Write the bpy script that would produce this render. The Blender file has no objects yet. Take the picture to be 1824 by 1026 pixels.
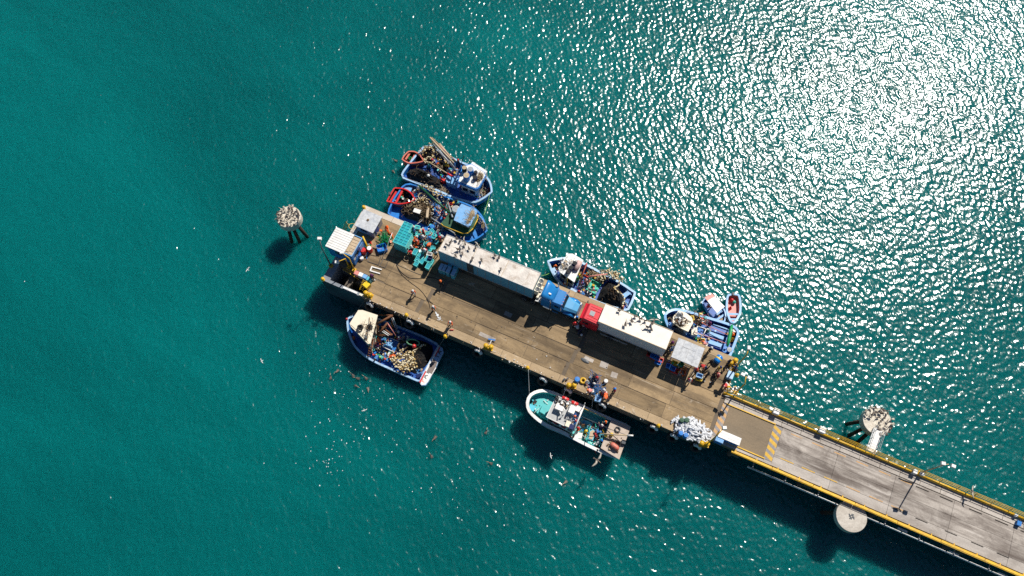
import bpy, math, random
from mathutils import Vector, Matrix

random.seed(7)
sc = bpy.context.scene
COL = sc.collection
PI = math.pi
R = math.radians

# ------------------------------------------------------------------ camera, sky, sun, exposure
TILT, CAMH, FPX = 22.0, 100.0, 1419.0
cam = bpy.data.cameras.new('camera')
cam_o = bpy.data.objects.new('camera', cam); COL.objects.link(cam_o)
cam.sensor_width = 36.0; cam.lens = FPX / 1824.0 * 36.0
cam.clip_start = 1.0; cam.clip_end = 6000.0
cam_o.location = (0, 0, CAMH); cam_o.rotation_euler = (R(TILT), 0, 0)
sc.camera = cam_o

SUN_EL, SUN_AZ = 49.0, 37.5            # azimuth measured from +Y towards +X
w = bpy.data.worlds.new('World'); sc.world = w; w.use_nodes = True
nt = w.node_tree
bg = nt.nodes['Background']
sky = nt.nodes.new('ShaderNodeTexSky'); sky.sky_type = 'NISHITA'; sky.sun_disc = False
sky.sun_elevation = R(SUN_EL); sky.sun_rotation = R(SUN_AZ)
sky.air_density = 1.0; sky.dust_density = 0.1; sky.ozone_density = 5.0
nt.links.new(sky.outputs[0], bg.inputs[0]); bg.inputs[1].default_value = 0.05
sl = bpy.data.lights.new('sun', 'SUN'); sl.energy = 4.9; sl.angle = R(0.5); sl.color = (1.0, 0.955, 0.88)
so = bpy.data.objects.new('sun', sl); COL.objects.link(so)
sdir = Vector((math.sin(R(SUN_AZ)) * math.cos(R(SUN_EL)), math.cos(R(SUN_AZ)) * math.cos(R(SUN_EL)), math.sin(R(SUN_EL))))
so.rotation_euler = sdir.to_track_quat('Z', 'Y').to_euler(); so.location = (0, 0, 60)
sc.view_settings.view_transform = 'Standard'; sc.view_settings.look = 'None'
sc.view_settings.exposure = 0.2; sc.view_settings.gamma = 1.0
sc.view_settings.use_curve_mapping = False
sc.render.engine = 'CYCLES'
sc.cycles.max_bounces = 6; sc.cycles.diffuse_bounces = 2; sc.cycles.glossy_bounces = 3
sc.cycles.transmission_bounces = 4; sc.cycles.sample_clamp_indirect = 4.0
sc.cycles.caustics_reflective = False; sc.cycles.caustics_refractive = False
sc.cycles.use_denoising = False
sc.cycles.use_adaptive_sampling = False

# ------------------------------------------------------------------ measuring helpers
_ct, _st = math.cos(R(TILT)), math.sin(R(TILT))
ZO = 0.0
def at(px, py, z=5.0):
    """point of the place at height z seen at photo pixel (px, py)"""
    x, y, q = px - 912.0, -(py - 513.0), -FPX
    v = (x, y * _ct - q * _st, y * _st + q * _ct)
    k = (z + ZO - CAMH) / v[2]
    return Vector((v[0] * k, v[1] * k, z))
YAW = R(-24.2)
U = Vector((math.cos(YAW), math.sin(YAW), 0)); N = Vector((-U.y, U.x, 0))
O = at(573, 498, 5.0); O.z = 0
DZ = 5.0
PL, PW = 52.5, 11.85                   # platform length and width
def pf(s, t, z=DZ):
    p = O + U * s + N * t; p.z = z
    return p
def fr(px, py, z=DZ):
    q = at(px, py, z) - O
    return q.dot(U), q.dot(N)

# ------------------------------------------------------------------ materials
MATS = {}
def lin(c):
    return tuple((x / 12.92 if x <= .04045 else ((x + .055) / 1.055) ** 2.4) for x in c)
def M(name, col, rough=.6, var=.25, scale=2.0, metal=0.0, bump=0.0, dirt=None, dirt_amt=.35, dirt_scale=1.2, rnd=0.0, spec=.5, detail=6):
    """procedural paint / stone / plastic: base colour, mottling, worn patches, fine relief"""
    if name in MATS: return MATS[name]
    m = bpy.data.materials.new(name); m.use_nodes = True
    t = m.node_tree; b = t.nodes['Principled BSDF']; L = t.links.new
    b.inputs['Roughness'].default_value = rough; b.inputs['Metallic'].default_value = metal
    b.inputs['Specular IOR Level'].default_value = spec
    g = t.nodes.new('ShaderNodeNewGeometry')
    n = t.nodes.new('ShaderNodeTexNoise'); n.inputs['Scale'].default_value = scale; n.inputs['Detail'].default_value = detail
    n.inputs['Roughness'].default_value = .65
    L(g.outputs['Position'], n.inputs['Vector'])
    mr = t.nodes.new('ShaderNodeMapRange'); mr.inputs[1].default_value = .3; mr.inputs[2].default_value = .7
    mr.inputs[3].default_value = 1 - var; mr.inputs[4].default_value = 1 + var * .45
    L(n.outputs['Fac'], mr.inputs[0])
    mul = t.nodes.new('ShaderNodeVectorMath'); mul.operation = 'SCALE'
    mul.inputs[0].default_value = col; L(mr.outputs[0], mul.inputs['Scale'])
    out = mul.outputs[0]
    if dirt is not None:
        n2 = t.nodes.new('ShaderNodeTexNoise'); n2.inputs['Scale'].default_value = dirt_scale; n2.inputs['Detail'].default_value = 8
        n2.inputs['Roughness'].default_value = .7; n2.inputs['Distortion'].default_value = .6
        L(g.outputs['Position'], n2.inputs['Vector'])
        r2 = t.nodes.new('ShaderNodeMapRange'); r2.inputs[1].default_value = .5; r2.inputs[2].default_value = .68
        r2.inputs[4].default_value = dirt_amt; L(n2.outputs['Fac'], r2.inputs[0])
        mx = t.nodes.new('ShaderNodeMix'); mx.data_type = 'RGBA'
        L(r2.outputs[0], mx.inputs[0]); L(out, mx.inputs[6]); mx.inputs[7].default_value = (*dirt, 1)
        out = mx.outputs[2]
    if rnd:
        oi = t.nodes.new('ShaderNodeObjectInfo'); r3 = t.nodes.new('ShaderNodeMapRange')
        r3.inputs[3].default_value = 1 - rnd; r3.inputs[4].default_value = 1 + rnd; L(oi.outputs['Random'], r3.inputs[0])
        m3 = t.nodes.new('ShaderNodeVectorMath'); m3.operation = 'SCALE'; L(out, m3.inputs[0]); L(r3.outputs[0], m3.inputs['Scale'])
        out = m3.outputs[0]
    L(out, b.inputs['Base Color'])
    if bump:
        n4 = t.nodes.new('ShaderNodeTexNoise'); n4.inputs['Scale'].default_value = scale * 5; n4.inputs['Detail'].default_value = 4
        L(g.outputs['Position'], n4.inputs['Vector'])
        bp = t.nodes.new('ShaderNodeBump'); bp.inputs['Distance'].default_value = bump; bp.inputs['Strength'].default_value = 1
        L(n4.outputs['Fac'], bp.inputs['Height']); L(bp.outputs[0], b.inputs['Normal'])
    MATS[name] = m
    return m

def water_material():
    m = bpy.data.materials.new('sea_water'); m.use_nodes = True
    t = m.node_tree; b = t.nodes['Principled BSDF']; L = t.links.new
    g = t.nodes.new('ShaderNodeNewGeometry')
    def noise(scale, detail, sx, sy, rot, dist=0.0, rough=.5):
        mp = t.nodes.new('ShaderNodeMapping'); mp.inputs['Scale'].default_value = (sx, sy, 1); mp.inputs['Rotation'].default_value = (0, 0, rot)
        mp.inputs['Scale'].default_value = (1, 1, 1); m2 = t.nodes.new('ShaderNodeMapping'); m2.inputs['Scale'].default_value = (sx, sy, 1)
        L(g.outputs['Position'], mp.inputs['Vector']); L(mp.outputs[0], m2.inputs['Vector']); mp = m2
        n = t.nodes.new('ShaderNodeTexNoise'); n.inputs['Scale'].default_value = scale; n.inputs['Detail'].default_value = detail
        n.inputs['Distortion'].default_value = dist; n.inputs['Roughness'].default_value = rough
        L(mp.outputs[0], n.inputs['Vector']); return n.outputs['Fac']
    def mad(a, k, c=None):
        x = t.nodes.new('ShaderNodeMath'); x.operation = 'MULTIPLY_ADD' if c is not None else 'MULTIPLY'
        L(a, x.inputs[0]); x.inputs[1].default_value = k
        if c is not None: L(c, x.inputs[2])
        return x.outputs[0]
    # slow drift of colour
    cn = noise(.016, 5, 1, 1.7, .4, .8, .6)
    cr = t.nodes.new('ShaderNodeMapRange'); cr.inputs[1].default_value = .3; cr.inputs[2].default_value = .7; L(cn, cr.inputs[0])
    mx = t.nodes.new('ShaderNodeMix'); mx.data_type = 'RGBA'; L(cr.outputs[0], mx.inputs[0])
    mx.inputs[6].default_value = (.0001, .098, .098, 1); mx.inputs[7].default_value = (.0003, .148, .143, 1)
    st = noise(.06, 6, .28, 1, R(35), .5, .65); sr = t.nodes.new('ShaderNodeMapRange'); sr.inputs[1].default_value = .35; sr.inputs[2].default_value = .7
    sr.inputs[3].default_value = .88; sr.inputs[4].default_value = 1.14; L(st, sr.inputs[0])
    sv = t.nodes.new('ShaderNodeVectorMath'); sv.operation = 'SCALE'; L(mx.outputs[2], sv.inputs[0]); L(sr.outputs[0], sv.inputs['Scale'])
    L(sv.outputs[0], b.inputs['Base Color'])
    b.inputs['Roughness'].default_value = WATER_ROUGH; b.inputs['IOR'].default_value = 1.43
    b.inputs['Subsurface Weight'].default_value = 1.0
    b.inputs['Subsurface Radius'].default_value = (.5, 1.0, 1.0); b.inputs['Subsurface Scale'].default_value = 9.0
    # waves: short chop over a longer ripple and a faint swell
    h = mad(noise(WS, .25, 1.0, .78, R(-12), .3), WA)
    h = mad(noise(WS * 2.6, 1.0, 1.0, .7, R(15), .2), WA * .12, h)
    h = mad(noise(WS * .27, 2.0, 1.0, .6, R(-25), .6), WA * 1.5, h)
    bp = t.nodes.new('ShaderNodeBump'); bp.inputs['Strength'].default_value = 1; bp.inputs['Distance'].default_value = 1
    L(h, bp.inputs['Height']); L(bp.outputs[0], b.inputs['Normal'])
    return m
WATER_ROUGH, WS, WA = .185, 1.95, .132
# ------------------------------------------------------------------ mesh building
class MB:
    def __init__(s): s.v = []; s.f = []; s.mi = []
    def add(s, vs, fs, mi=0):
        n = len(s.v); s.v += [Vector(p) for p in vs]
        s.f += [tuple(i + n for i in f) for f in fs]; s.mi += [mi] * len(fs); return s
    def box(s, c, d, rz=0.0, mi=0, top=1.0, ry=0.0, rx=0.0):
        """c = centre, d = full sizes; top scales the upper face"""
        hx, hy, hz = d[0] / 2, d[1] / 2, d[2] / 2
        m = Matrix.Translation(c) @ Matrix.Rotation(rz, 4, 'Z') @ Matrix.Rotation(ry, 4, 'Y') @ Matrix.Rotation(rx, 4, 'X')
        vs = [m @ Vector((x * hx * k, y * hy * k, z * hz)) for z, k in ((-1, 1), (1, top)) for x, y in ((-1, -1), (1, -1), (1, 1), (-1, 1))]
        return s.add(vs, [(3, 2, 1, 0), (4, 5, 6, 7), (0, 1, 5, 4), (1, 2, 6, 5), (2, 3, 7, 6), (3, 0, 4, 7)], mi)
    def prism(s, poly, z0, z1, mi=0, shrink=0.0):
        n = len(poly); a = sum((poly[i][0] * poly[(i + 1) % n][1] - poly[(i + 1) % n][0] * poly[i][1]) for i in range(n))
        if a < 0: poly = poly[::-1]
        cx = sum(p[0] for p in poly) / n; cy = sum(p[1] for p in poly) / n
        lo = [(p[0], p[1], z0) for p in poly]
        hi = [(p[0] + (cx - p[0]) * shrink, p[1] + (cy - p[1]) * shrink, z1) for p in poly]
        return s.add(lo + hi, [tuple(range(n - 1, -1, -1)), tuple(range(n, 2 * n))] + [(i, (i + 1) % n, n + (i + 1) % n, n + i) for i in range(n)], mi)
    def loft(s, rings, mi=0, cap0=True, cap1=True, closed=True):
        n = len(rings[0]); base = len(s.v)
        for r in rings: s.v += [Vector(p) for p in r]
        k = n if closed else n - 1
        for j in range(len(rings) - 1):
            for i in range(k):
                a = base + j * n + i; b = base + j * n + (i + 1) % n
                s.f.append((a, b, b + n, a + n)); s.mi.append(mi)
        if cap0: s.f.append(tuple(range(base + n - 1, base - 1, -1))); s.mi.append(mi)
        if cap1: e = base + (len(rings) - 1) * n; s.f.append(tuple(range(e, e + n))); s.mi.append(mi)
        return s
    def tube(s, pts, r, n=8, mi=0, closed=False, caps=True):
        pts = [Vector(p) for p in pts]; rings = []; up = Vector((0, 0, 1)); prev = None
        for i, p in enumerate(pts):
            if closed: d = pts[(i + 1) % len(pts)] - pts[i - 1]
            else: d = pts[min(i + 1, len(pts) - 1)] - pts[max(i - 1, 0)]
            d.normalize()
            if prev is None:
                a = d.cross(up)
                if a.length < 1e-3: a = d.cross(Vector((1, 0, 0)))
            else:
                a = prev - d * prev.dot(d)
                if a.length < 1e-4: a = d.cross(up)
            a.normalize(); prev = a; b = d.cross(a)
            rr = r[i] if isinstance(r, (list, tuple)) else r
            rings.append([p + a * (math.cos(2 * PI * k / n) * rr) + b * (math.sin(2 * PI * k / n) * rr) for k in range(n)])
        if closed: rings.append(rings[0])
        return s.loft(rings, mi, caps and not closed, caps and not closed)
    def lathe(s, c, prof, n=16, mi=0, axis=None):
        """prof = [(radius, height)...]; axis tilts it"""
        m = Matrix.Translation(c)
        if axis is not None: m = m @ Vector(axis).to_track_quat('Z', 'Y').to_matrix().to_4x4()
        rings = [[m @ Vector((r * math.cos(2 * PI * k / n), r * math.sin(2 * PI * k / n), h)) for k in range(n)] for r, h in prof]
        return s.loft(rings, mi, prof[0][0] > 1e-3, prof[-1][0] > 1e-3)
    def ball(s, c, r, n=10, mi=0, rz=0.0, ry=0.0):
        rx, ryy, rzz = (r, r, r) if not isinstance(r, (tuple, list)) else r
        m = Matrix.Translation(c) @ Matrix.Rotation(rz, 4, 'Z') @ Matrix.Rotation(ry, 4, 'Y')
        h = n // 2; rings = []
        for j in range(h + 1):
            t = PI * j / h; q = max(math.sin(t), .02)
            rings.append([m @ Vector((rx * q * math.cos(2 * PI * k / n), ryy * q * math.sin(2 * PI * k / n), -rzz * math.cos(t))) for k in range(n)])
        return s.loft(rings, mi)
    def torus(s, c, R_, r, n=20, m=8, axis=(0, 0, 1), mi=0):
        q = Matrix.Translation(c) @ Vector(axis).to_track_quat('Z', 'Y').to_matrix().to_4x4()
        rings = [[q @ Vector(((R_ + r * math.cos(2 * PI * j / m)) * math.cos(2 * PI * i / n), (R_ + r * math.cos(2 * PI * j / m)) * math.sin(2 * PI * i / n), r * math.sin(2 * PI * j / m))) for j in range(m)] for i in range(n)]
        rings.append(rings[0]); return s.loft(rings, mi, False, False)
    def mesh(s, name, mats, loc=None, smooth=False, jit=0):
        me = bpy.data.meshes.new(name)
        off = Vector(loc) if loc is not None else Vector((0, 0, 0))
        me.from_pydata([tuple(p - off) for p in s.v], [], s.f)
        for m in (mats if isinstance(mats, (list, tuple)) else [mats]): me.materials.append(m)
        if any(s.mi): me.polygons.foreach_set('material_index', s.mi)
        if smooth: me.polygons.foreach_set('use_smooth', [True] * len(me.polygons))
        me.update(); return me
    def build(s, name, mats, parent=None, smooth=False, world=True, label=None):
        """world=True: the vertices are world coordinates and are brought into the parent's frame"""
        inv = None
        if parent is not None and world:
            M4 = Matrix.Translation(tot(parent)) ; inv = M4
            me = s.mesh(name, mats, M4.translation, smooth)
        else: me = s.mesh(name, mats, None, smooth)
        o = bpy.data.objects.new(name, me); COL.objects.link(o)
        if parent is not None: o.parent = parent
        if label: o['label'] = label
        return o
def tot(o):
    p = Vector(o.location)
    while o.parent is not None: o = o.parent; p = p + Vector(o.location)
    return p
def thing(name, label, cat, loc=(0, 0, 0), rz=0.0, group=None):
    o = bpy.data.objects.new(name, None); COL.objects.link(o); o.empty_display_size = .2
    o.location = loc; o.rotation_euler = (0, 0, rz); o['label'] = label; o['category'] = cat
    if group: o['group'] = group
    return o
def tag(o, label, cat, group=None, kind=None):
    o['label'] = label; o['category'] = cat
    if group: o['group'] = group
    if kind: o['kind'] = kind
    return o
def struct(o):
    o['kind'] = 'structure'; return o
def solo(mb, name, mats, label, cat, loc=None, group=None, smooth=False, kind=None, rz=0.0):
    """a thing that is one mesh; verts in world space if loc is None, origin put at their base"""
    if loc is None:
        xs = [p.x for p in mb.v]; ys = [p.y for p in mb.v]; zs = [p.z for p in mb.v]
        l = Vector(((min(xs) + max(xs)) / 2, (min(ys) + max(ys)) / 2, min(zs)))
        me = mb.mesh(name, mats, l, smooth)
    else: l = Vector(loc); me = mb.mesh(name, mats, None, smooth)
    o = bpy.data.objects.new(name, me); COL.objects.link(o); o.location = l; o.rotation_euler = (0, 0, rz)
    return tag(o, label, cat, group, kind)
def tree(o):
    return [(c, tree(c)) for c in o.children]
def dup(root, loc, rz=None, label=None, group=None, scale=None, mats=None):
    def cp(o, parent):
        c = o.copy(); COL.objects.link(c)
        if parent is not None: c.parent = parent
        if mats and o.name.split('.')[0] in mats:
            c.material_slots[0].link = 'OBJECT'; c.material_slots[0].material = mats[o.name.split('.')[0]]
        for ch in CH.get(o.name, []): cp(ch, c)
        return c
    if root.name not in CH: index(root)
    c = cp(root, None); c.location = loc
    if rz is not None: c.rotation_euler = (0, 0, rz)
    if scale: c.scale = (scale,) * 3 if not isinstance(scale, (tuple, list)) else scale
    if label: c['label'] = label
    if group: c['group'] = group
    return c
CH = {}
def index(o):
    CH[o.name] = list(o.children)
    for c in o.children: index(c)
class Proto:
    """a builder called once; afterwards every use is a copy of the first object and its parts"""
    def __init__(s, fn): s.fn = fn; s.first = None
    def put(s, loc, rz=0.0, label=None, group=None, scale=None, mats=None, cat=None):
        if s.first is None:
            s.first = s.fn(); index(s.first); s.used = False
        if not s.used:
            s.used = True; c = s.first
            s.src = s.first
            c.location = loc; c.rotation_euler = (0, 0, rz)
            if scale: c.scale = (scale,) * 3 if not isinstance(scale, (tuple, list)) else scale
            if label: c['label'] = label
            if group: c['group'] = group
            if mats:
                def rec(o):
                    k = o.name.split('.')[0]
                    if k in mats: o.material_slots[0].link = 'OBJECT'; o.material_slots[0].material = mats[k]
                    for x in CH.get(o.name, []): rec(x)
                rec(c)
        else:
            c = dup(s.first, loc, rz, label, group, scale, mats)
            if not group and 'group' in c: del c['group']
            if not scale: c.scale = (1, 1, 1)
        if cat: c['category'] = cat
        return c

# colours and surfaces (linear base colours)
RUST = (.16, .06, .022)
mt = dict(
 white=M('white_paint', (.78, .77, .74), .45, .12, 3, dirt=(.42, .34, .26), dirt_amt=.35),
 clean=M('clean_white', (.82, .80, .76), .4, .08, 2, dirt=(.50, .42, .33), dirt_amt=.4, dirt_scale=1.4),
 cream=M('cream_paint', (.80, .72, .56), .45, .08, 2, dirt=(.5, .36, .22), dirt_amt=.25),
 grey=M('grey_paint', (.32, .34, .36), .5, .25, 4, dirt=(.16, .12, .09)),
 dgrey=M('dark_grey_paint', (.06, .07, .08), .5, .3, 5),
 black=M('black_rubber', (.012, .012, .013), .75, .3, 6),
 glass=M('dark_glass', (.01, .015, .02), .08, .1, 2),
 blue=M('blue_paint', (.015, .20, .60), .4, .22, 3, dirt=(.25, .3, .38), dirt_amt=.25),
 dblue=M('deep_blue_paint', (.010, .10, .42), .45, .3, 3, dirt=(.06, .05, .05), dirt_amt=.6),
 lblue=M('light_blue_paint', (.18, .42, .74), .42, .22, 3, dirt=(.34, .30, .26), dirt_amt=.5, dirt_scale=2),
 sky=M('pale_blue_paint', (.36, .56, .78), .42, .2, 3, dirt=(.24, .17, .12), dirt_amt=.6, dirt_scale=1.8),
 navy=M('navy_plastic', (.008, .02, .10), .35, .2, 4),
 bblue=M('bright_blue_plastic', (.01, .20, .62), .3, .15, 4),
 turq=M('turquoise_plastic', (.02, .50, .50), .4, .14, 3, rnd=.12, dirt=(.3, .5, .46), dirt_amt=.2),
 tdeck=M('turquoise_deck_paint', (.09, .50, .50), .5, .15, 2, dirt=(.3, .36, .3), dirt_amt=.3),
 teal=M('teal_plastic', (.10, .50, .62), .4, .15, 3, rnd=.1),
 green=M('green_plastic', (.01, .30, .10), .4, .2, 4),
 dgreen=M('dark_green_paint', (.005, .075, .03), .45, .3, 3, dirt=(.1, .14, .03), dirt_amt=.3),
 sgreen=M('sea_green_paint', (.03, .50, .36), .45, .15, 3),
 lime=M('lime_plastic', (.25, .55, .10), .4, .2, 4),
 red=M('red_paint', (.62, .02, .02), .4, .15, 3, dirt=(.35, .05, .04), dirt_amt=.3),
 pred=M('faded_red_paint', (.62, .15, .10), .5, .15, 3, dirt=(.5, .3, .25), dirt_amt=.3),
 pink=M('faded_pink_paint', (.70, .26, .22), .5, .15, 3),
 orange=M('orange_plastic', (.80, .15, .02), .45, .15, 4),
 yellow=M('yellow_paint', (.72, .42, .015), .45, .2, 3, dirt=(.30, .16, .03), dirt_amt=.45, rnd=.08),
 byel=M('bright_yellow_plastic', (.80, .55, .02), .4, .12, 3),
 wood=M('weathered_wood', (.40, .27, .15), .7, .3, 5, dirt=(.2, .14, .09)),
 pwood=M('pale_wood', (.55, .42, .28), .7, .25, 5, dirt=(.3, .2, .13)),
 brown=M('brown_canvas', (.17, .10, .05), .8, .35, 4),
 rust=M('rusty_steel', RUST, .75, .45, 5, dirt=(.35, .13, .04), dirt_amt=.6),
 steel=M('galvanised_steel', (.45, .46, .47), .4, .2, 5, metal=.6),
 chrome=M('chrome', (.7, .7, .7), .15, .1, 3, metal=1),
 net=M('black_net', (.006, .006, .007), .95, .5, 5, bump=.05, dirt=(.045, .035, .025), dirt_amt=.7, dirt_scale=3),
 bnet=M('brown_net', (.075, .05, .026), .95, .5, 5, bump=.06, dirt=(.26, .19, .11), dirt_amt=.8, dirt_scale=3),
 rope=M('tan_rope', (.50, .38, .24), .9, .3, 10, bump=.01),
 grope=M('green_rope', (.18, .42, .24), .9, .3, 10),
 float=M('cream_cork_float', (.74, .64, .42), .6, .25, 9, dirt=(.80, .72, .56), dirt_amt=.5, dirt_scale=8),
 float2=M('yellowed_cork_float', (.52, .36, .13), .6, .3, 9),
 float3=M('dark_cork_float', (.13, .085, .045), .7, .3, 9),
 drust=M('dark_pile_rust', (.05, .028, .016), .85, .4, 4, dirt=(.16, .07, .03), dirt_amt=.5),
 skin=M('skin', (.34, .19, .12), .55, .1, 5),
 hair=M('dark_hair', (.012, .009, .007), .6, .2, 9),
 denim=M('denim', (.025, .045, .12), .85, .3, 9),
 khaki=M('khaki_cloth', (.28, .22, .13), .85, .25, 9),
 dcloth=M('dark_cloth', (.014, .016, .022), .85, .3, 9),
 wcloth=M('white_cloth', (.66, .64, .62), .85, .15, 9),
 ocloth=M('orange_cloth', (.80, .13, .03), .8, .15, 9),
 rcloth=M('red_cloth', (.52, .03, .03), .8, .2, 9),
 bcloth=M('blue_cloth', (.03, .16, .42), .8, .2, 9),
 tcloth=M('teal_cloth', (.05, .36, .38), .8, .2, 9),
 ycloth=M('yellow_cloth', (.70, .48, .06), .8, .2, 9),
 pcloth=M('purple_cloth', (.12, .02, .10), .8, .2, 9),
 tarp=M('dirty_white_tarp', (.56, .57, .58), .7, .3, 2.2, dirt=(.24, .27, .33), dirt_amt=.6, bump=.03),
 gtarp=M('grey_tarp', (.20, .22, .24), .7, .3, 3, dirt=(.1, .1, .11)),
 troof=M('dirty_trailer_roof', (.70, .64, .57), .55, .28, 1.2, dirt=(.30, .21, .14), dirt_amt=.75, dirt_scale=.8, bump=.03),
 bird=M('grey_brown_feathers', (.15, .12, .10), .8, .4, 12, rnd=.35),
 birdl=M('pale_feathers', (.52, .46, .38), .8, .3, 10, rnd=.2),
 bill=M('pale_bill', (.50, .36, .22), .5, .2, 9),
 guano=M('guano_crusted_concrete', (.62, .54, .42), .85, .35, 2.5, dirt=(.20, .15, .10), dirt_amt=.7, dirt_scale=1.8, bump=.04),
)
# ------------------------------------------------------------------ concrete
def concrete(name, col, dark, pale, rough=.85, rnd=0.0, streak=0.0, pamt=.8, damt=.75):
    m = bpy.data.materials.new(name); m.use_nodes = True
    t = m.node_tree; b = t.nodes['Principled BSDF']; L = t.links.new
    b.inputs['Roughness'].default_value = rough; b.inputs['Specular IOR Level'].default_value = .3
    g = t.nodes.new('ShaderNodeNewGeometry')
    mp = t.nodes.new('ShaderNodeMapping'); mp.inputs['Scale'].default_value = (.55, 1, 1)
    rt = t.nodes.new('ShaderNodeMapping'); rt.inputs['Rotation'].default_value = (0, 0, -YAW); L(g.outputs['Position'], rt.inputs['Vector']); L(rt.outputs[0], mp.inputs['Vector'])
    mps = t.nodes.new('ShaderNodeMapping'); mps.inputs['Scale'].default_value = (.06, 1, 1)
    L(rt.outputs[0], mps.inputs['Vector'])
    def noise(vec, sc_, det, dist=0.0, rough=.65):
        n = t.nodes.new('ShaderNodeTexNoise'); n.inputs['Scale'].default_value = sc_; n.inputs['Detail'].default_value = det
        n.inputs['Distortion'].default_value = dist; n.inputs['Roughness'].default_value = rough; L(vec, n.inputs['Vector']); return n.outputs['Fac']
    def rng(f, a, b_, c, d):
        r = t.nodes.new('ShaderNodeMapRange'); r.inputs[1].default_value = a; r.inputs[2].default_value = b_; r.inputs[3].default_value = c; r.inputs[4].default_value = d
        L(f, r.inputs[0]); return r.outputs[0]
    def mix(f, a, colr):
        x = t.nodes.new('ShaderNodeMix'); x.data_type = 'RGBA'; L(f, x.inputs[0])
        if isinstance(a, tuple): x.inputs[6].default_value = (*a, 1)
        else: L(a, x.inputs[6])
        x.inputs[7].default_value = (*colr, 1); return x.outputs[2]
    c = mix(rng(noise(mp.outputs[0], .42, 9, .6, .72), .44, .66, 0, damt), col, dark)
    c = mix(rng(noise(mp.outputs[0], .9, 10, 1.2, .75), .60, .70, 0, pamt), c, pale)
    if streak: c = mix(rng(noise(mps.outputs[0], 2.3, 9, .3, .8), .58, .66, 0, streak * pamt * .8), c, pale)
    if streak: c = mix(rng(noise(mps.outputs[0], 1.1, 6, .2), .47, .66, 0, streak), c, dark)
    f = rng(noise(g.outputs['Position'], 6, 4), .3, .7, .86, 1.1)
    v = t.nodes.new('ShaderNodeVectorMath'); v.operation = 'SCALE'; L(c, v.inputs[0]); L(f, v.inputs['Scale']); c = v.outputs[0]
    if rnd:
        oi = t.nodes.new('ShaderNodeObjectInfo'); r3 = rng(oi.outputs['Random'], 0, 1, 1 - rnd, 1 + rnd)
        v2 = t.nodes.new('ShaderNodeVectorMath'); v2.operation = 'SCALE'; L(c, v2.inputs[0]); L(r3, v2.inputs['Scale']); c = v2.outputs[0]
    L(c, b.inputs['Base Color'])
    bp = t.nodes.new('ShaderNodeBump'); bp.inputs['Distance'].default_value = .02; L(noise(g.outputs['Position'], 3.5, 6), bp.inputs['Height']); L(bp.outputs[0], b.inputs['Normal'])
    return m
c_deck = concrete('brown_deck_concrete', (.325, .228, .125), (.13, .092, .055), (.54, .46, .36), rnd=.20, streak=.8, pamt=.9, damt=.9)
c_edge = concrete('pale_edge_concrete', (.44, .32, .19), (.24, .17, .10), (.78, .72, .64), rnd=.08, pamt=1.0, damt=.6, streak=.5)
c_nw = concrete('bird_whitened_concrete', (.60, .52, .43), (.42, .34, .26), (.76, .72, .66), pamt=.9, damt=.6)
c_joint = concrete('dark_joint_concrete', (.17, .13, .09), (.10, .08, .06), (.26, .22, .17))
c_side = concrete('wet_side_concrete', (.16, .13, .10), (.05, .045, .04), (.25, .21, .15))
c_road = concrete('grey_road_concrete', (.45, .40, .35), (.12, .095, .08), (.62, .57, .52), rnd=.08, streak=.9, pamt=.8, damt=.85)
c_walk = concrete('pale_walkway_concrete', (.48, .43, .38), (.20, .165, .14), (.64, .58, .52), rnd=.08, streak=.3)
c_ramp = concrete('brown_asphalt', (.245, .185, .120), (.15, .12, .085), (.34, .27, .19), streak=.4, pamt=.35, damt=.5)
c_out = concrete('stained_outer_wall', (.055, .10, .12), (.02, .03, .035), (.14, .17, .17))  # shade on the landing's outer face and floor put into the colour
c_pit = concrete('blue_grey_wall', (.30, .33, .36), (.16, .17, .19), (.50, .50, .50))

# ------------------------------------------------------------------ sea
me = bpy.data.meshes.new('sea_water')
me.from_pydata([(-3000, -3000, 0), (3000, -3000, 0), (3000, 3000, 0), (-3000, 3000, 0)], [], [(0, 1, 2, 3)])
me.materials.append(water_material())
sea = bpy.data.objects.new('sea', me); COL.objects.link(sea); struct(sea)

# ------------------------------------------------------------------ platform: slabs, kerb strips, side walls, piles
def froot(name, s, t, z=0.0):
    o = bpy.data.objects.new(name, None); COL.objects.link(o); o.location = pf(s, t, z); return struct(o)
plat = froot('pier_platform', 0, 0)
PIT = (1.0, 5.9, .42, 2.75)            # opening for the landing at the south-west corner
def fprism(mb, s0, s1, t0, t1, z0, z1, mi=0):
    return mb.prism([pf(s0, t0)[:2], pf(s1, t0)[:2], pf(s1, t1)[:2], pf(s0, t1)[:2]], z0, z1, mi)
b = MB()
zb, zt = 3.75, DZ - .05
fprism(b, PIT[1], PL, .02, PW - .02, zb, zt); fprism(b, .02, PIT[1] - .001, PIT[3], PW - .02, zb, zt)
b.build('deck_base', c_joint, plat)
b = MB(); fprism(b, PIT[0], PIT[1], PIT[2], PIT[3], .35, .7); b.build('landing_floor', c_out, plat)
b = MB(); fprism(b, -.015, PIT[1], -.02, -.001, .3, DZ - .09); fprism(b, -.02, -.001, 0, PIT[3], .3, DZ - .09); b.build('outer_face', c_out, plat)
b = MB()
fprism(b, 0, PIT[0], 0, PIT[3] - .002, .2, DZ - .02); fprism(b, PIT[0] + .001, PIT[1], 0, PIT[2], .2, DZ - .06)
fprism(b, PIT[0] + .001, PIT[1] - .001, PIT[3] + .003, PIT[3] + .25, .3, zb - .003)
b.build('landing_wall', c_pit, plat)
for k in range(9):                      # steps going down along the landing's north wall
    b = MB(); fprism(b, PIT[0] + .1 + k * .42, PIT[0] + .48 + k * .42, PIT[3] - .85, PIT[3] - .01, .7, 1.1 + k * .38); b.build('stair_step', c_side, plat)
b = MB()
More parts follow.
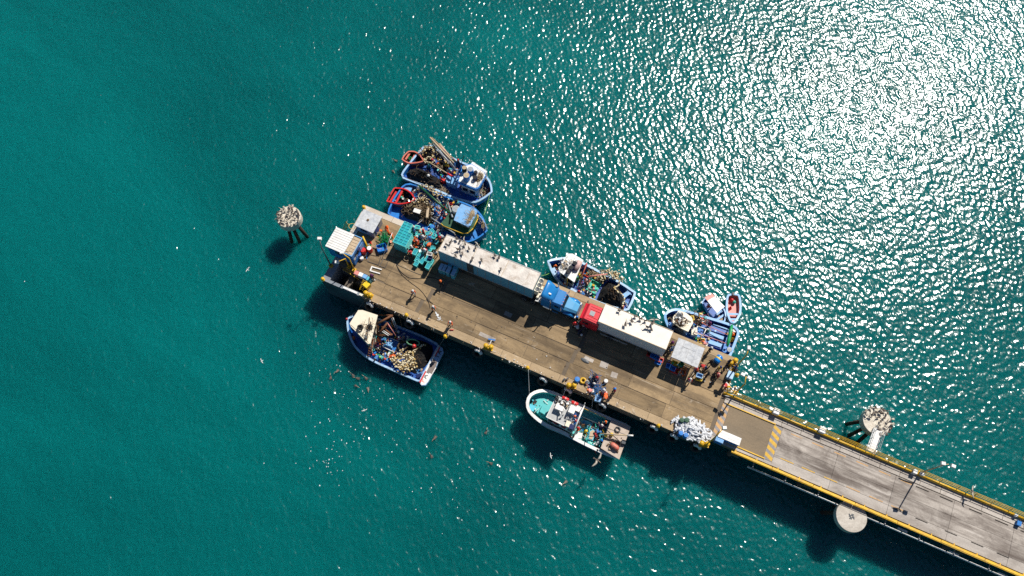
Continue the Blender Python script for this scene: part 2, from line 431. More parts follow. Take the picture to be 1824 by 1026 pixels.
for (s0, s1, t0, t1) in ((PIT[1], PL, 0, .02), (0, PL, PW - .02, PW), (0, .02, PIT[3], PW), (PL - .02, PL, .02, PW - .02)):
    fprism(b, s0, s1, t0, t1, 3.3, DZ - .055)
b.build('side_face', c_side, plat)
# pale edge strips north and south, cut into lengths
def strip(s0, s1, t0, t1, n, mat, name, zt=DZ, par=None, gap=.02):
    d = (s1 - s0) / n
    for i in range(n):
        b = MB(); fprism(b, s0 + i * d + gap, s0 + (i + 1) * d - gap, t0, t1, DZ - .052, zt + random.uniform(0, .008)); b.build(name, mat, par or plat)
strip(PIT[1] + .02, PL, .0, 1.0, 12, c_edge, 'edge_slab')
strip(0, 8.7, PW - .8, PW, 2, c_nw, 'edge_slab')
strip(8.72, PL, PW - .8, PW, 10, c_edge, 'edge_slab')
strip(0, PIT[0] * .98, PIT[3] + .02, PW - .82, 3, c_nw, 'edge_slab')
# deck slabs: staggered rows
rows = [(1.04, 2.85), (2.89, 4.7), (4.74, 6.6), (6.64, 8.4), (8.44, PW - .84)]
brk = {0: [7.9, 13.4, 20.8, 27.9, 33.6, 40.4, 46.2], 1: [7.6, 14.0, 20.4, 28.3, 33.9, 41.2, 46.6], 2: [7.6, 15.1, 21.9, 27.4, 34.2, 40.8, 46.4], 3: [6.9, 13.6, 21.1, 28.8, 34.0, 40.2, 46.4], 4: [7.1, 14.5, 20.2, 28.0, 33.7, 39.9, 46.9]}
for r_, (t0, t1) in enumerate(rows):
    s_start = PIT[1] + .04 if t0 < PIT[3] else PIT[0] + .02
    xs = [s_start] + [x for x in brk[r_] if x > s_start + 1] + [PL - .02]
    for i in range(len(xs) - 1):
        tt0 = max(t0, PIT[3] + .28) if xs[i] < PIT[1] - .1 and t0 < PIT[3] + .3 else t0
        b = MB(); fprism(b, xs[i] + .025, xs[i + 1] - .025 - (0.45 if (i % 3 == 1) else 0), tt0, t1 - random.choice((0, 0, .06)), DZ - .052, DZ + random.uniform(-.012, .01)); b.build('deck_slab', c_deck, plat)
# a strip of deck beside the pit
for (s0, s1) in ((PIT[0] + .02, 3.4), (3.44, PIT[1])):
    b = MB(); fprism(b, s0, s1, PIT[3] + .05, 4.7 - .02, DZ - .052, DZ + .004)
# patches and stains that are real raised mortar
for px_, py_, a_, b2 in ((1076, 650, 1.0, .8), (1094, 668, .8, .7), (1049, 640, 1.2, .45), (868, 600, 2.2, .5), (905, 560, 1.0, .6)):
    p = at(px_, py_, DZ); o_ = MB().box((p.x, p.y, DZ + .018), (a_, b2, .02), YAW + random.uniform(-.1, .1)).build('mortar_patch', c_walk, plat)
# piles below
for s in range(3, 52, 6):
    for t in (1.2, 6.0, 10.6):
        p = pf(s, t, 0); MB().lathe((p.x, p.y, -1), [(.35, 0), (.35, zb + .99)], 12).build('pile', c_side, plat)
for s in range(3, 52, 6):
    b = MB(); fprism(b, s - .4, s + .4, .5, PW - .5, 3.1, zb - .002); b.build('cross_beam', c_side, plat)

# ------------------------------------------------------------------ causeway running off to the south-east
cw = froot('pier_causeway', PL, 0)
CE = 120.0; W0, W1 = .95, 6.9
def wedge(s0, s1, t0, t1, z0, z1, name, mat, par=cw):
    b = MB(); fprism(b, s0, s1, t0, t1, z0, z1); return b.build(name, mat, par)
wedge(PL + .005, CE, W0 + .02, W1 - .02, 4.1, DZ - .06, 'causeway_beam', c_joint)
RE = fr(1371, 783)[0]; RE1 = RE + 1.1
wedge(PL + .005, CE, W1 - 1.05, W1, DZ - .058, DZ + .03, 'footway_base', c_joint)
# footway slabs
s = PL + .05
while s < CE:
    for (t0, t1) in ((W1 - 1.0, W1 - .52), (W1 - .49, W1 - .02)):
        wedge(s, min(s + 2.35, CE), t0, t1, DZ + .031, DZ + .07, 'footway_slab', c_walk)
    s += 2.4
# ramp sheet between the hatched strips, then road slabs
RS = fr(1284, 745)[0] + .55
wedge(RS, RE - .06, W0 + .4, W1 - 1.12, DZ - .058, DZ + .02, 'ramp_slab', c_ramp)
s = RE + 1.04
while s < CE:
    e = min(s + 6.9, CE)
    wedge(s, e - .03, W0 + .02, W0 + 1.15, DZ - .058, DZ + random.uniform(-.004, .004), 'road_slab', c_walk)
    wedge(s, e - .03, W0 + 1.18, W0 + 2.95, DZ - .058, DZ + random.uniform(-.004, .004), 'road_slab', c_road)
    wedge(s, e - .03, W0 + 2.98, W1 - 1.08, DZ - .058, DZ + random.uniform(-.004, .004), 'road_slab', c_road)
    s = e
# fill round the ramp
wedge(PL + .005, RS - .02, W0 + .4, W1 - 1.12, DZ - .058, DZ - .004, 'threshold_slab', c_road)
wedge(PL + .005, RE + 1.02, W0, W0 + .38, DZ - .058, DZ + .03, 'kerb_slab', c_walk)
wedge(RE - .05, RE + 1.02, W0 + .4, W1 - 1.12, DZ - .058, DZ + .01, 'threshold_slab', c_road)
# causeway piles and cross beams
for s in range(56, 120, 9):
    for t in (1.6, 6.0):
        p = pf(s, t, 0); MB().lathe((p.x, p.y, -1), [(.35, 0), (.35, 4.4)], 12).build('pile', c_side, cw)
    wedge(s - .5, s + .5, .6, 7.1, 3.3, 4.098, 'cross_beam', c_side)

# painted hatching, dashes (thin sheets on the concrete)
yp = M('yellow_road_paint', (.66, .38, .015), .6, .25, 3, dirt=(.3, .24, .17), dirt_amt=.5, dirt_scale=2.5)
op = M('worn_orange_road_paint', (.60, .33, .11), .6, .3, 3, dirt=(.38, .31, .24), dirt_amt=.8, dirt_scale=2.0)
gp = M('grey_road_paint', (.26, .24, .235), .7, .3, 3, dirt=(.40, .35, .3), dirt_amt=.5, dirt_scale=2.0)
def hatch(sa, sb, ta, tb, n, m1, z, lab):
    root = froot('hatched_strip', sa, ta); root['label'] = lab
    b = MB(); fprism(b, sa, sb, ta, tb, z, z + .004); b.build('grey_band', gp, root)
    d = (tb - ta) / n
    for i in range(n):
        t = ta + i * d; u1 = min(t + d * .55, tb)
        sk = .48
        q = [pf(sa, t + sk)[:2], pf(sb, t)[:2], pf(sb, t + d * .52)[:2], pf(sa, min(t + d * .52 + sk, tb))[:2]]
        MB().prism(q, z + .0045, z + .009).build('painted_bar', m1, root)
hatch(RE - .02, RE + .98, W0 + .42, W1 - 1.14, 5, yp, DZ + .022, 'bright yellow and grey hatched strip across the causeway road')
hatch(RS - .90, RS - .04, W0 + .6, W1 - 1.14, 5, op, DZ + .022, 'worn orange and grey hatched strip where platform meets causeway')
marks = froot('road_markings', 60, 3)
random.seed(3)
for s in (60.6, 63.2, 65.9, 68.6, 71.3, 73.9):
    if s > RE1:
        if random.random() < .9:
            b = MB(); fprism(b, s + .5, s + 1.9, W1 - 1.42, W1 - 1.30, DZ + .007, DZ + .011); b.build('paint_dash', op, marks)
    b = MB()
    if s > RE1 - 1: fprism(b, s + .2, s + 1.8, W0 + 1.22, W0 + 1.33, DZ + .007, DZ + .011); b.build('paint_dash', yp if s < 66 else op, marks)
drains = froot('drain_slots', 76, 3)
dm = M('drain_dark', (.02, .016, .012), .9)
for s in (76.2, 79.0, 82.4, 85.4, 88.3, 91.4):
    b = MB(); fprism(b, s, s + 1.5, W1 - 1.40, W1 - 1.28, DZ + .007, DZ + .011); b.build('drain_slot', dm, drains)
    if s > 76:
        b = MB(); fprism(b, s - 2.0, s - .6, W0 + 1.0, W0 + 1.1, DZ + .007, DZ + .011); b.build('drain_slot', dm, drains)

# ------------------------------------------------------------------ rails and kerbs of the causeway
yrail = M('bright_yellow_rail', (.80, .46, .02), .5, .25, 3, dirt=(.42, .24, .09), dirt_amt=.75, dirt_scale=1.6, rnd=.12)
rn = thing('railing', 'yellow pipe railing along the seaward north edge of the causeway', 'railing', pf(PL, W1))
s = PL - .4
while s < CE:
    MB().tube([pf(s, W1 + .06 + random.uniform(-.02, .02), DZ + .2), pf(min(s + 5.95, CE), W1 + .06 + random.uniform(-.02, .02), DZ + .2)], .19, 10).build('kerb_pipe', yrail, rn, True); s += 6
for k, (dt, z) in enumerate(((.30, DZ + .55), (.36, DZ + .85), (.40, DZ + 1.15))):
    MB().tube([pf(PL - .2, W1 + dt, z), pf(CE, W1 + dt, z)], .035, 6).build('rail', mt['yellow'], rn, True)
s = PL
while s < CE:
    MB().tube([pf(s, W1 + .22, DZ - .3), pf(s, W1 + .40, DZ + 1.16)], .04, 6).build('post', mt['yellow'], rn, True); s += 2.0
rs = thing('railing', 'yellow kerb rail along the boat side of the causeway', 'railing', pf(PL + 5, W0))
S2 = fr(1305, 797)[0]
s = S2
while s < CE:
    j = random.uniform(-.02, .02); b = MB(); fprism(b, s, min(s + 4.95, CE), W0 - .42 + j, W0 - .14 + j, DZ - .1, DZ + .12); b.build('kerb_beam', yrail, rs); s += 5
MB().tube([pf(S2, W0 - .5, DZ + .12), pf(CE, W0 - .5, DZ + .12)], .035, 6).build('rail', mt['yellow'], rs, True)
s = S2 + .4
while s < CE:
    b = MB(); fprism(b, s, s + .12, W0 - .14, W0 + .1, DZ - .2, DZ + .05); b.build('bracket', mt['yellow'], rs); s += 2.6
for (s0, t, lab) in ((PL + .4, W1 - 1.1, 'pale yellow kerb between footway and brown ramp'), (S2 - .9, W0 + .38, 'yellow kerb on the boat side of the brown ramp')):
    b = MB(); fprism(b, s0, RE + .1, t, t + .12, DZ - .03, DZ + .14); solo(b, 'kerb', mt['yellow'], lab, 'kerb')
pip = MB().tube([pf(fr(1338, 822)[0], W0 - 1.0, 3.9), pf(fr(1500, 895)[0], W0 - .9, 3.9), pf(CE, W0 - .9, 3.9)], .10, 8)
pipo = solo(pip, 'service_pipe', mt['white'], 'white service pipe hanging below the south edge of the causeway', 'pipe', smooth=True)
s = fr(1345, 826)[0]
while s < CE:
    bb = MB(); fprism(bb, s, s + .1, W0 - 1.12, W0 + .1, 3.95, 4.12); bb.build('pipe_bracket', mt['steel'], pipo); s += 4
# white pedestal boxes outboard of the north rail
for (x, y, k, lab) in ((1383, 733, .62, 'white pedestal box on the north rail just past the ramp'), (1465, 766, .66, 'white splattered box on the north rail left of the bird covered dolphin')):
    p = at(x, y, DZ + .8); q = thing('pedestal_box', lab, 'box', (p.x, p.y, DZ))
    MB().box((p.x, p.y, DZ + .45), (k, k, .9), YAW).build('housing', mt['white'], q)
    MB().box((p.x, p.y, DZ + .94), (k + .12, k + .12, .07), YAW, top=.85).build('lid', mt['white'], q)
# ------------------------------------------------------------------ people (one skinned body, clothes as children)
def skin_mesh(name, verts, edges, radii, mat, sub=1, root=0):
    me = bpy.data.meshes.new(name + '_s'); me.from_pydata(verts, edges, [])
    o = bpy.data.objects.new(name + '_s', me); COL.objects.link(o)
    o.modifiers.new('skin', 'SKIN'); 
    d = me.skin_vertices[0].data if me.skin_vertices else None
    if d is None: return None
    for i, r in enumerate(radii): d[i].radius = r if isinstance(r, tuple) else (r, r); d[i].use_root = (i == root)
    m2 = o.modifiers.new('sub', 'SUBSURF'); m2.levels = sub; m2.render_levels = sub
    dg = bpy.context.evaluated_depsgraph_get(); dg.update()
    r = bpy.data.meshes.new_from_object(o.evaluated_get(dg)); r.name = name
    r.materials.clear(); r.materials.append(mat)
    r.polygons.foreach_set('use_smooth', [True] * len(r.polygons))
    bpy.data.objects.remove(o); bpy.data.meshes.remove(me)
    return r
def person_proto(pose):
    """facing +Y, feet on z = 0"""
    V = Vector
    lean = {'stand': 4, 'carry': 10, 'walk': 6, 'bend': 62, 'sit': 8, 'crouch': 35, 'reach': 18, 'spray': 14}[pose]
    hipz = {'sit': .46, 'crouch': .40, 'bend': .88}.get(pose, .93)
    hip = V((0, 0 if pose != 'bend' else -.12, hipz))
    ln = R(lean); dirv = V((0, math.sin(ln), math.cos(ln)))
    chest = hip + dirv * .34; neck = hip + dirv * .53
    hd = V((0, math.sin(ln * .75), math.cos(ln * .75)))
    head = neck + hd * .14; crown = neck + hd * .24
    sh = [neck - dirv * .06 + V((s * .19, 0, 0)) for s in (-1, 1)]
    fwd = V((0, math.cos(ln), -math.sin(ln)))
    arms = {
     'stand': [((-.05, .02, -.28), (.02, .12, -.24)), ((.05, .0, -.28), (-.02, .10, -.25))],
     'carry': [((-.04, .10, -.24), (.05, .24, .0)), ((.04, .10, -.24), (-.05, .24, .0))],
     'walk': [((-.04, .12, -.25), (.02, .14, -.20)), ((.04, -.12, -.25), (-.02, .0, -.25))],
     'bend': [((-.05, .06, -.27), (.04, .10, -.23)), ((.05, .06, -.27), (-.04, .10, -.23))],
     'sit': [((-.06, .08, -.26), (.06, .22, -.06)), ((.06, .08, -.26), (-.06, .22, -.06))],
     'crouch': [((-.06, .14, -.22), (.06, .20, -.10)), ((.06, .14, -.22), (-.06, .20, -.10))],
     'reach': [((-.06, .20, -.16), (.02, .22, .02)), ((.06, .18, -.18), (-.04, .24, .0))],
     'spray': [((-.03, .12, -.24), (.14, .20, .0)), ((.04, .16, -.20), (-.12, .22, .02))]}[pose]
    legs = {
     'walk': [((-.02, .16, -.42), (0, -.08, -.44)), ((.02, -.10, -.43), (0, -.20, -.40))],
     'bend': [((-.04, .06, -.42), (0, -.02, -.41)), ((.04, .06, -.42), (0, -.02, -.41))],
     'sit': [((-.06, .42, .03), (0, .02, -.42)), ((.06, .42, .03), (0, .02, -.42))],
     'crouch': [((-.12, .34, .06), (0, -.16, -.40)), ((.12, .34, .06), (0, -.16, -.40))]}.get(
        pose, [((-.04, .03, -.43), (-.02, -.02, -.43)), ((.04, .02, -.43), (.02, -.02, -.43))])
    vs, es, rs = [], [], []
    def av(p, r, parent=None):
        vs.append(tuple(p)); rs.append(r)
        if parent is not None: es.append((parent, len(vs) - 1))
        return len(vs) - 1
    ih = av(hip, (.15, .11)); ic = av(chest, (.155, .105), ih); inn = av(neck, (.075, .07), ic)
    ihd = av(head, (.078, .09), inn); icr = av(crown, (.07, .08), ihd)
    av(head + fwd * .10 - hd * .01, .022, ihd)                       # nose
    arm_pts, leg_pts = [], []
    for k, sd in ((0, -1), (1, 1)):
        s_ = av(sh[k], .06, ic)
        el = sh[k] + V(arms[k][0]) + V((sd * .02, 0, 0)); wr = el + V(arms[k][1])
        e_ = av(el, .045, s_); w_ = av(wr, .03, e_)
        dd = (wr - el).normalized(); pl = wr + dd * .07
        p_ = av(pl, (.04, .018), w_)
        side = dd.cross(V((0, 0, 1)));
        if side.length < .1: side = V((1, 0, 0))
        side.normalize()
        for q, ln_ in ((-.030, .055), (-.010, .070), (.010, .065), (.030, .05)):
            f1 = av(pl + side * q + dd * .03, .009, p_); av(pl + side * q * 1.1 + dd * (.03 + ln_) - V((0, 0, .012)), .008, f1)
        t1 = av(wr + side * (-sd * .035) + dd * .03, .010, w_); av(wr + side * (-sd * .05) + dd * .075, .009, t1)
        arm_pts.append((sh[k], el, wr))
        hj = hip + V((sd * .09, 0, -.03)); j_ = av(hj, .085, ih)
        kn = hj + V(legs[k][0]); an = kn + V(legs[k][1]); an.z = max(an.z, .07)
        k_ = av(kn, .058, j_); a_ = av(an, .042, k_); av(V((an.x + sd * .02, an.y + .15, .035)), (.045, .03), a_)
        leg_pts.append((hj, kn, an))
    root = thing('person', 'person', 'person')
    body = bpy.data.objects.new('body', skin_mesh('body', vs, es, rs, mt['skin'])); COL.objects.link(body); body.parent = root
    def part(name, verts, edges, radii, mat, sub=1):
        o = bpy.data.objects.new(name, skin_mesh(name, verts, edges, radii, mat, sub)); COL.objects.link(o); o.parent = root; return o
    v = [tuple(hip + dirv * .02), tuple(chest), tuple(neck - dirv * .045)]; e = [(0, 1), (1, 2)]; r = [(.172, .132), (.182, .132), (.13, .10)]
    for k in (0, 1):
        n0 = len(v); a_, el, wr = arm_pts[k]
        v += [tuple(a_), tuple(el), tuple(el.lerp(wr, .75))]; e += [(1, n0), (n0, n0 + 1), (n0 + 1, n0 + 2)]; r += [.082, .064, .05]
    part('shirt', v, e, r, mt['bcloth'])
    v = [tuple(hip - V((0, 0, -.02)))]; e = []; r = [(.165, .125)]
    for k in (0, 1):
        n0 = len(v); h_, kn, an = leg_pts[k]
        v += [tuple(h_), tuple(kn), tuple(an + V((0, 0, .03)))]; e += [(0, n0), (n0, n0 + 1), (n0 + 1, n0 + 2)]; r += [.105, .08, .066]
    part('trousers', v, e, r, mt['denim'])
    b = MB(); top = head + hd * .05
    b.lathe(tuple(top - hd * .03), [(.155, 0), (.15, .015), (.118, .02), (.112, .06), (.085, .105), (.04, .125), (.001, .13)], 14, axis=tuple(hd))
    b.box(tuple(top + fwd * .14 - hd * .02), (.16, .09, .015), 0, rx=-ln * .75)
    hat = b.build('hat', mt['wcloth'], root, True, world=False)
    for s in (-1, 1):
        vs_ = [(s * .045, .135 + .0, -.015)]
        for k2, (sd) in enumerate((s,)):
            an = leg_pts[0 if s < 0 else 1][2]
            MB().ball((an.x + s * .01, an.y + .07, .055), (.055, .15, .055), 8).build('boot', mt['dcloth'], root, True, world=False)
        MB().ball(tuple(head + fwd * .082 + V((s * .032, 0, 0)) + hd * .025), .013, 6).build('eye', mt['white'], root, True, world=False)
    MB().box(tuple(head + fwd * .088 - hd * .045), (.05, .012, .012), 0, rx=-ln * .75).build('mouth', mt['pcloth'], root, world=False)
    return root
PP = {k: Proto(lambda k=k: person_proto(k)) for k in ('stand', 'carry', 'walk', 'bend', 'sit', 'crouch', 'reach', 'spray')}
def person(px, py, z, pose, face, shirt, trousers, hat, label, zz=None):
    """(px, py) = the middle of the figure in the photo; face = heading in degrees, 0 = up the picture"""
    p = at(px, py, z + .9); p.z = z
    return PP[pose].put(p, R(face), label, None, random.uniform(1.0, 1.08), {'shirt': mt[shirt], 'trousers': mt[trousers], 'hat': mt[hat]})

# ------------------------------------------------------------------ birds
def pelican_proto(kind):
    """standing or floating pelican, facing +Y; standing feet on z=0"""
    root = thing('pelican', 'pelican', 'bird')
    z = .30 if kind == 'stand' else .10
    b = MB(); pts = [(0, -.42, z + .10), (0, -.30, z + .12), (0, -.12, z + .13), (0, .08, z + .18), (0, .18, z + .30), (0, .20, z + .46), (0, .23, z + .58), (0, .30, z + .62), (0, .36, z + .60)]
    b.tube(pts, [.03, .09, .155, .14, .07, .045, .045, .055, .03], 10)
    b.build('body', mt['bird'], root, True, world=False)
    MB().tube([(0, .34, z + .60), (0, .50, z + .50), (0, .66, z + .40)], [.035, .03, .008], 6).build('bill', mt['bill'], root, True, world=False)
    MB().ball((0, .29, z + .645), (.045, .06, .03), 8).build('crown', mt['birdl'], root, True, world=False)
    for s in (-1, 1):
        MB().ball((s * .13, -.16, z + .15), (.05, .30, .11), 8, rz=s * .12).build('wing', mt['bird'], root, True, world=False)
        if kind == 'stand':
            b = MB().tube([(s * .06, 0, z + .06), (s * .06, 0, .02)], .014, 5); b.box((s * .06, .05, .01), (.09, .12, .015)); b.build('leg', mt['dgrey'], root, world=False)
    return root
def flying_proto():
    root = thing('seabird', 'bird', 'bird')
    MB().tube([(0, -.48, 0), (0, -.28, 0), (0, 0, .02), (0, .22, .03), (0, .36, .05)], [.05, .09, .12, .10, .05], 10).build('body', mt['bird'], root, True, world=False)
    MB().tube([(0, .34, .05), (0, .46, .03), (0, .62, .0)], [.05, .03, .01], 6).build('bill', mt['bill'], root, True, world=False)
    MB().add([(-.08, -.42, 0), (.08, -.42, 0), (.13, -.66, .0), (-.13, -.66, .0), (-.08, -.42, .02), (.08, -.42, .02), (.13, -.66, .015), (-.13, -.66, .015)],
             [(3, 2, 1, 0), (4, 5, 6, 7), (0, 1, 5, 4), (1, 2, 6, 5), (2, 3, 7, 6), (3, 0, 4, 7)]).build('tail', mt['bird'], root, world=False)
    for s in (-1, 1):
        prof = [(.08, .14, -.20), (.45, .24, -.12), (.75, .16, -.16), (1.05, .02, -.20), (1.25, -.16, -.26)]
        rings = []
        for i, (x, f, a_) in enumerate(prof):
            z = .06 + .10 * math.sin(i / 4 * PI)
            rings.append([(s * x, f, z), (s * x, (f + a_) / 2, z + .025), (s * x, a_, z), (s * x, (f + a_) / 2, z - .012)])
        MB().loft(rings).build('wing', mt['birdl'], root, True, world=False)
    return root
BS = Proto(lambda: pelican_proto('stand')); BF = Proto(lambda: pelican_proto('float')); BW = Proto(flying_proto)

# ------------------------------------------------------------------ small goods
def crate_proto(mat, d, name='fish_crate', cat='crate', lid=None):
    def fn():
        root = thing(name, name, cat); x, y, z = d; t = .035
        b = MB(); b.box((0, 0, .02), (x - .02, y - .02, .04)); b.build('crate_floor', mat, root, world=False)
        for s in (-1, 1):
            MB().box((s * (x / 2 - t / 2), 0, z / 2), (t, y, z)).build('side_panel', mat, root, world=False)
            MB().box((0, s * (y / 2 - t / 2), z / 2 + .001), (x - 2 * t - .004, t, z - .002)).build('end_panel', mat, root, world=False)
        r = MB()
        for s in (-1, 1):
            r.box((s * (x / 2), 0, z - .03), (.05, y + .05, .05)); r.box((0, s * (y / 2), z - .03), (x - .055, .05, .052))
        r.build('rim', lid or mat, root, world=False)
        if lid: MB().box((0, 0, z - .075), (x - .075, y - .075, .03)).build('inset_lid', lidt, root, world=False)
        return root
    return Proto(fn)
lidt = M('deep_turquoise_lid', (.01, .30, .37), .4, .2, 4, rnd=.15)
rimt = M('pale_turquoise_rim', (.26, .80, .72), .4, .1, 4, rnd=.08)
CR = {'turq': crate_proto(mt['turq'], (.60, .40, .32), lid=rimt), 'tall': crate_proto(mt['turq'], (.52, .80, .62), lid=rimt), 'teal': crate_proto(mt['teal'], (.50, .75, .8)),
      'red': crate_proto(mt['red'], (.62, .45, .32)), 'blue': crate_proto(mt['bblue'], (.62, .45, .32)), 'lblue': crate_proto(mt['lblue'], (.62, .45, .32)),
      'yellow': crate_proto(mt['byel'], (.62, .45, .32)), 'orange': crate_proto(mt['orange'], (.6, .45, .3)), 'green': crate_proto(mt['green'], (.6, .45, .3)),
      'sgreen': crate_proto(mt['sgreen'], (1.35, 1.6, .4)), 'whitec': crate_proto(mt['white'], (.6, .45, .32)), 'navy': crate_proto(mt['navy'], (.6, .45, .3))}
def crate(kind, px, py, z, rot, label, group=None, scale=None):
    p = at(px, py, z + .3); p.z = z
    return CR[kind].put(p, YAW + R(rot), label, group, scale)
def barrel_proto(mat, lid, r=.29, h=.88):
    def fn():
        root = thing('barrel', 'barrel', 'barrel')
        MB().lathe((0, 0, 0), [(r * .92, 0), (r, .06), (r * .97, h * .3), (r * 1.03, h * .33), (r * .97, h * .36), (r * .97, h * .63), (r * 1.03, h * .66), (r * .97, h * .69), (r, h - .06), (r * .93, h)], 18).build('drum', mat, root, True, world=False)
        MB().lathe((0, 0, h - .02), [(r * .88, 0), (r * .88, .035), (r * .3, .04), (r * .28, .055), (.001, .056)], 18).build('lid', lid, root, world=False)
        return root
    return Proto(fn)
BR = {'blue': barrel_proto(mt['bblue'], mt['blue']), 'bluetan': barrel_proto(mt['blue'], mt['rope'], .42, 1.0), 'blacktan': barrel_proto(mt['black'], mt['rope'], .34, .9), 'bluelid': barrel_proto(mt['bblue'], mt['grey'], .38, .95),
      'navy': barrel_proto(mt['navy'], mt['black'], .33, .6), 'red': barrel_proto(mt['red'], mt['red']), 'redw': barrel_proto(mt['red'], mt['clean']), 'bluew': barrel_proto(mt['dblue'], mt['dblue'], .36), 'white': barrel_proto(mt['clean'], mt['white'], .24, .45),
      'green': barrel_proto(mt['dgreen'], mt['dgreen'], .3, .85), 'tank': barrel_proto(mt['clean'], mt['grey'], .62, 1.15)}
def barrel(kind, px, py, z, label, group=None, scale=None):
    p = at(px, py, z + .8); p.z = z
    return BR[kind].put(p, random.uniform(0, 3), label, group, scale)
def buoy_proto(mat, r=.22):
    def fn():
        root = thing('buoy', 'buoy', 'buoy')
        MB().ball((0, 0, r), (r, r, r * 1.1), 12).build('ball', mat, root, True, world=False)
        MB().torus((0, 0, r * 2.15), .05, .018, 8, 5, (1, 0, 0)).build('eye_ring', mt['white'], root, True, world=False)
        return root
    return Proto(fn)
BU = {c: buoy_proto(mt[m]) for c, m in (('orange', 'orange'), ('red', 'red'), ('white', 'clean'), ('green', 'sgreen'), ('yellow', 'byel'), ('blue', 'bblue'))}
def buoy(c, px, py, z, label, scale=None, group=None):
    p = at(px, py, z + .2); p.z = z
    return BU[c].put(p, random.uniform(0, 3), label, group, scale)
def mound(poly, z0, h, n=22, rough=.12, seed=0, zoff=None):
    """lumpy heap over a polygon of world points"""
    rnd = random.Random(seed); b = MB()
    cx = sum(p[0] for p in poly) / len(poly); cy = sum(p[1] for p in poly) / len(poly)
    m = 36; out = []
    per = [Vector((p[0], p[1], 0)) for p in poly]; L_ = [(per[(i + 1) % len(per)] - per[i]).length for i in range(len(per))]; T = sum(L_)
    for k in range(m):
        d = T * k / m; i = 0
        while d > L_[i]: d -= L_[i]; i += 1
        out.append(per[i].lerp(per[(i + 1) % len(per)], d / L_[i]))
    rings = []
    steps = 9
    for j in range(steps + 1):
        t = j / steps; k = 1 - t
        zz = z0 + h * (1 - (1 - t) ** 2.2) if j else z0
        ring = []
        for q in out:
            a = k * (1 + rnd.uniform(-.05, .05)) if 0 < j < steps else k
            ring.append((cx + (q.x - cx) * max(a, .015), cy + (q.y - cy) * max(a, .015), zz + (rnd.uniform(-rough, rough) if j else 0)))
        rings.append(ring)
    b.loft(rings, cap0=False); return b
def px_poly(pts, z): return [at(p[0], p[1], z) for p in pts]
def strands(poly, z0, h, n, r, seed, mi=0, ln=1.2):
    """loose cord lying over a heap"""
    rnd = random.Random(seed); b = MB()
    xs = [p[0] for p in poly]; ys = [p[1] for p in poly]
    cx, cy = sum(xs) / len(xs), sum(ys) / len(ys)
    for _ in range(n):
        i = rnd.randrange(len(poly)); q = poly[i]; q2 = poly[(i + 1) % len(poly)]; t = rnd.random(); f = rnd.random() ** .6 * .85
        x = cx + (q[0] + (q2[0] - q[0]) * t - cx) * f; y = cy + (q[1] + (q2[1] - q[1]) * t - cy) * f
        a = rnd.uniform(0, 6.28); pts = []
        hh = lambda fx: z0 + h * (1 - min(fx, 1) ** 2.2) + .08
        for k in range(9):
            pts.append((x, y, hh(f) - .02 + rnd.uniform(0, .06))); a += rnd.uniform(-1.1, 1.1); x += math.cos(a) * ln / 9; y += math.sin(a) * ln / 9
        b.tube(pts, r, 4, mi)
    return b
def net(name, pts, z0, h, mat, label, seed=0, cords=40, cmat='rope', cat='fishing net', rough=.13, cr=.02):
    poly = px_poly(pts, z0 + h * .5)
    c = poly[0]; root = thing(name, label, cat, (sum(p.x for p in poly) / len(poly), sum(p.y for p in poly) / len(poly), z0))
    mound(poly, z0, h, seed=seed, rough=rough).build('mesh_heap', mat, root, False)
    if cords:
        o = strands(poly, z0, h, cords, cr, seed + 1).build('loose_cord', mt[cmat], root); o['kind'] = 'stuff'
    return root
def floats(name, pts, z, n, label, seed=0, spread=.12, r=.085, mat='float', rise=.0, cat='net floats'):
    """cork floats strung along a path of photo points"""
    rnd = random.Random(seed); P_ = [at(x, y, z) for x, y in pts]
    L_ = [(P_[i + 1] - P_[i]).length for i in range(len(P_) - 1)]; T = sum(L_); b = MB()
    for k in range(n):
        d = T * k / max(n - 1, 1) * .9999; i = 0
        while d > L_[i]: d -= L_[i]; i += 1
        q = P_[i].lerp(P_[i + 1], d / L_[i]); dr = (P_[i + 1] - P_[i]).normalized()
        q = q + Vector((rnd.gauss(0, spread), rnd.gauss(0, spread), rnd.uniform(0, rise) + abs(rnd.gauss(0, spread * .4))))
        dr = (dr + Vector((rnd.uniform(-.7, .7), rnd.uniform(-.7, .7), rnd.uniform(-.3, .3)))).normalized()
        b.tube([q - dr * r * 1.0, q - dr * r * .8, q + dr * r * .8, q + dr * r * 1.0], [r * .5, r, r, r * .5], 6, rnd.choice((0, 0, 1, 2)) if mat == 'float' else 0)
    return solo(b, name, [mt[mat], mt['float2'], mt['float3']] if mat == 'float' else mt[mat], label, cat, kind='stuff', smooth=False)
def pole(a, b, r, mat, label, cat='pole', name='pole', parent=None, n=8, pname=None):
    """a, b = (px, py, z)"""
    A, B = at(*a), at(*b); mb = MB().tube([A, B], r, n)
    if parent is not None: return mb.build(pname or name, mt[mat], parent, True)
    return solo(mb, name, mt[mat], label, cat, smooth=True)
def coil(px, py, z, R_, r, turns, mat, label, cat='rope coil', name='rope_coil', squash=(1, 1), rot=0):
    p = at(px, py, z); pts = []; rnd = random.Random(int(px * 7 + py))
    for k in range(turns * 14):
        a = 2 * PI * k / 14; rr = R_ * (1 + rnd.uniform(-.12, .12)); x, y = math.cos(a) * rr * squash[0], math.sin(a) * rr * squash[1]
        c_, s_ = math.cos(rot), math.sin(rot)
        pts.append((p.x + x * c_ - y * s_, p.y + x * s_ + y * c_, z + r + k / 14 * r * .9 + rnd.uniform(0, r)))
    return solo(MB().tube(pts, r, 5), name, mt[mat], label, cat, smooth=True)
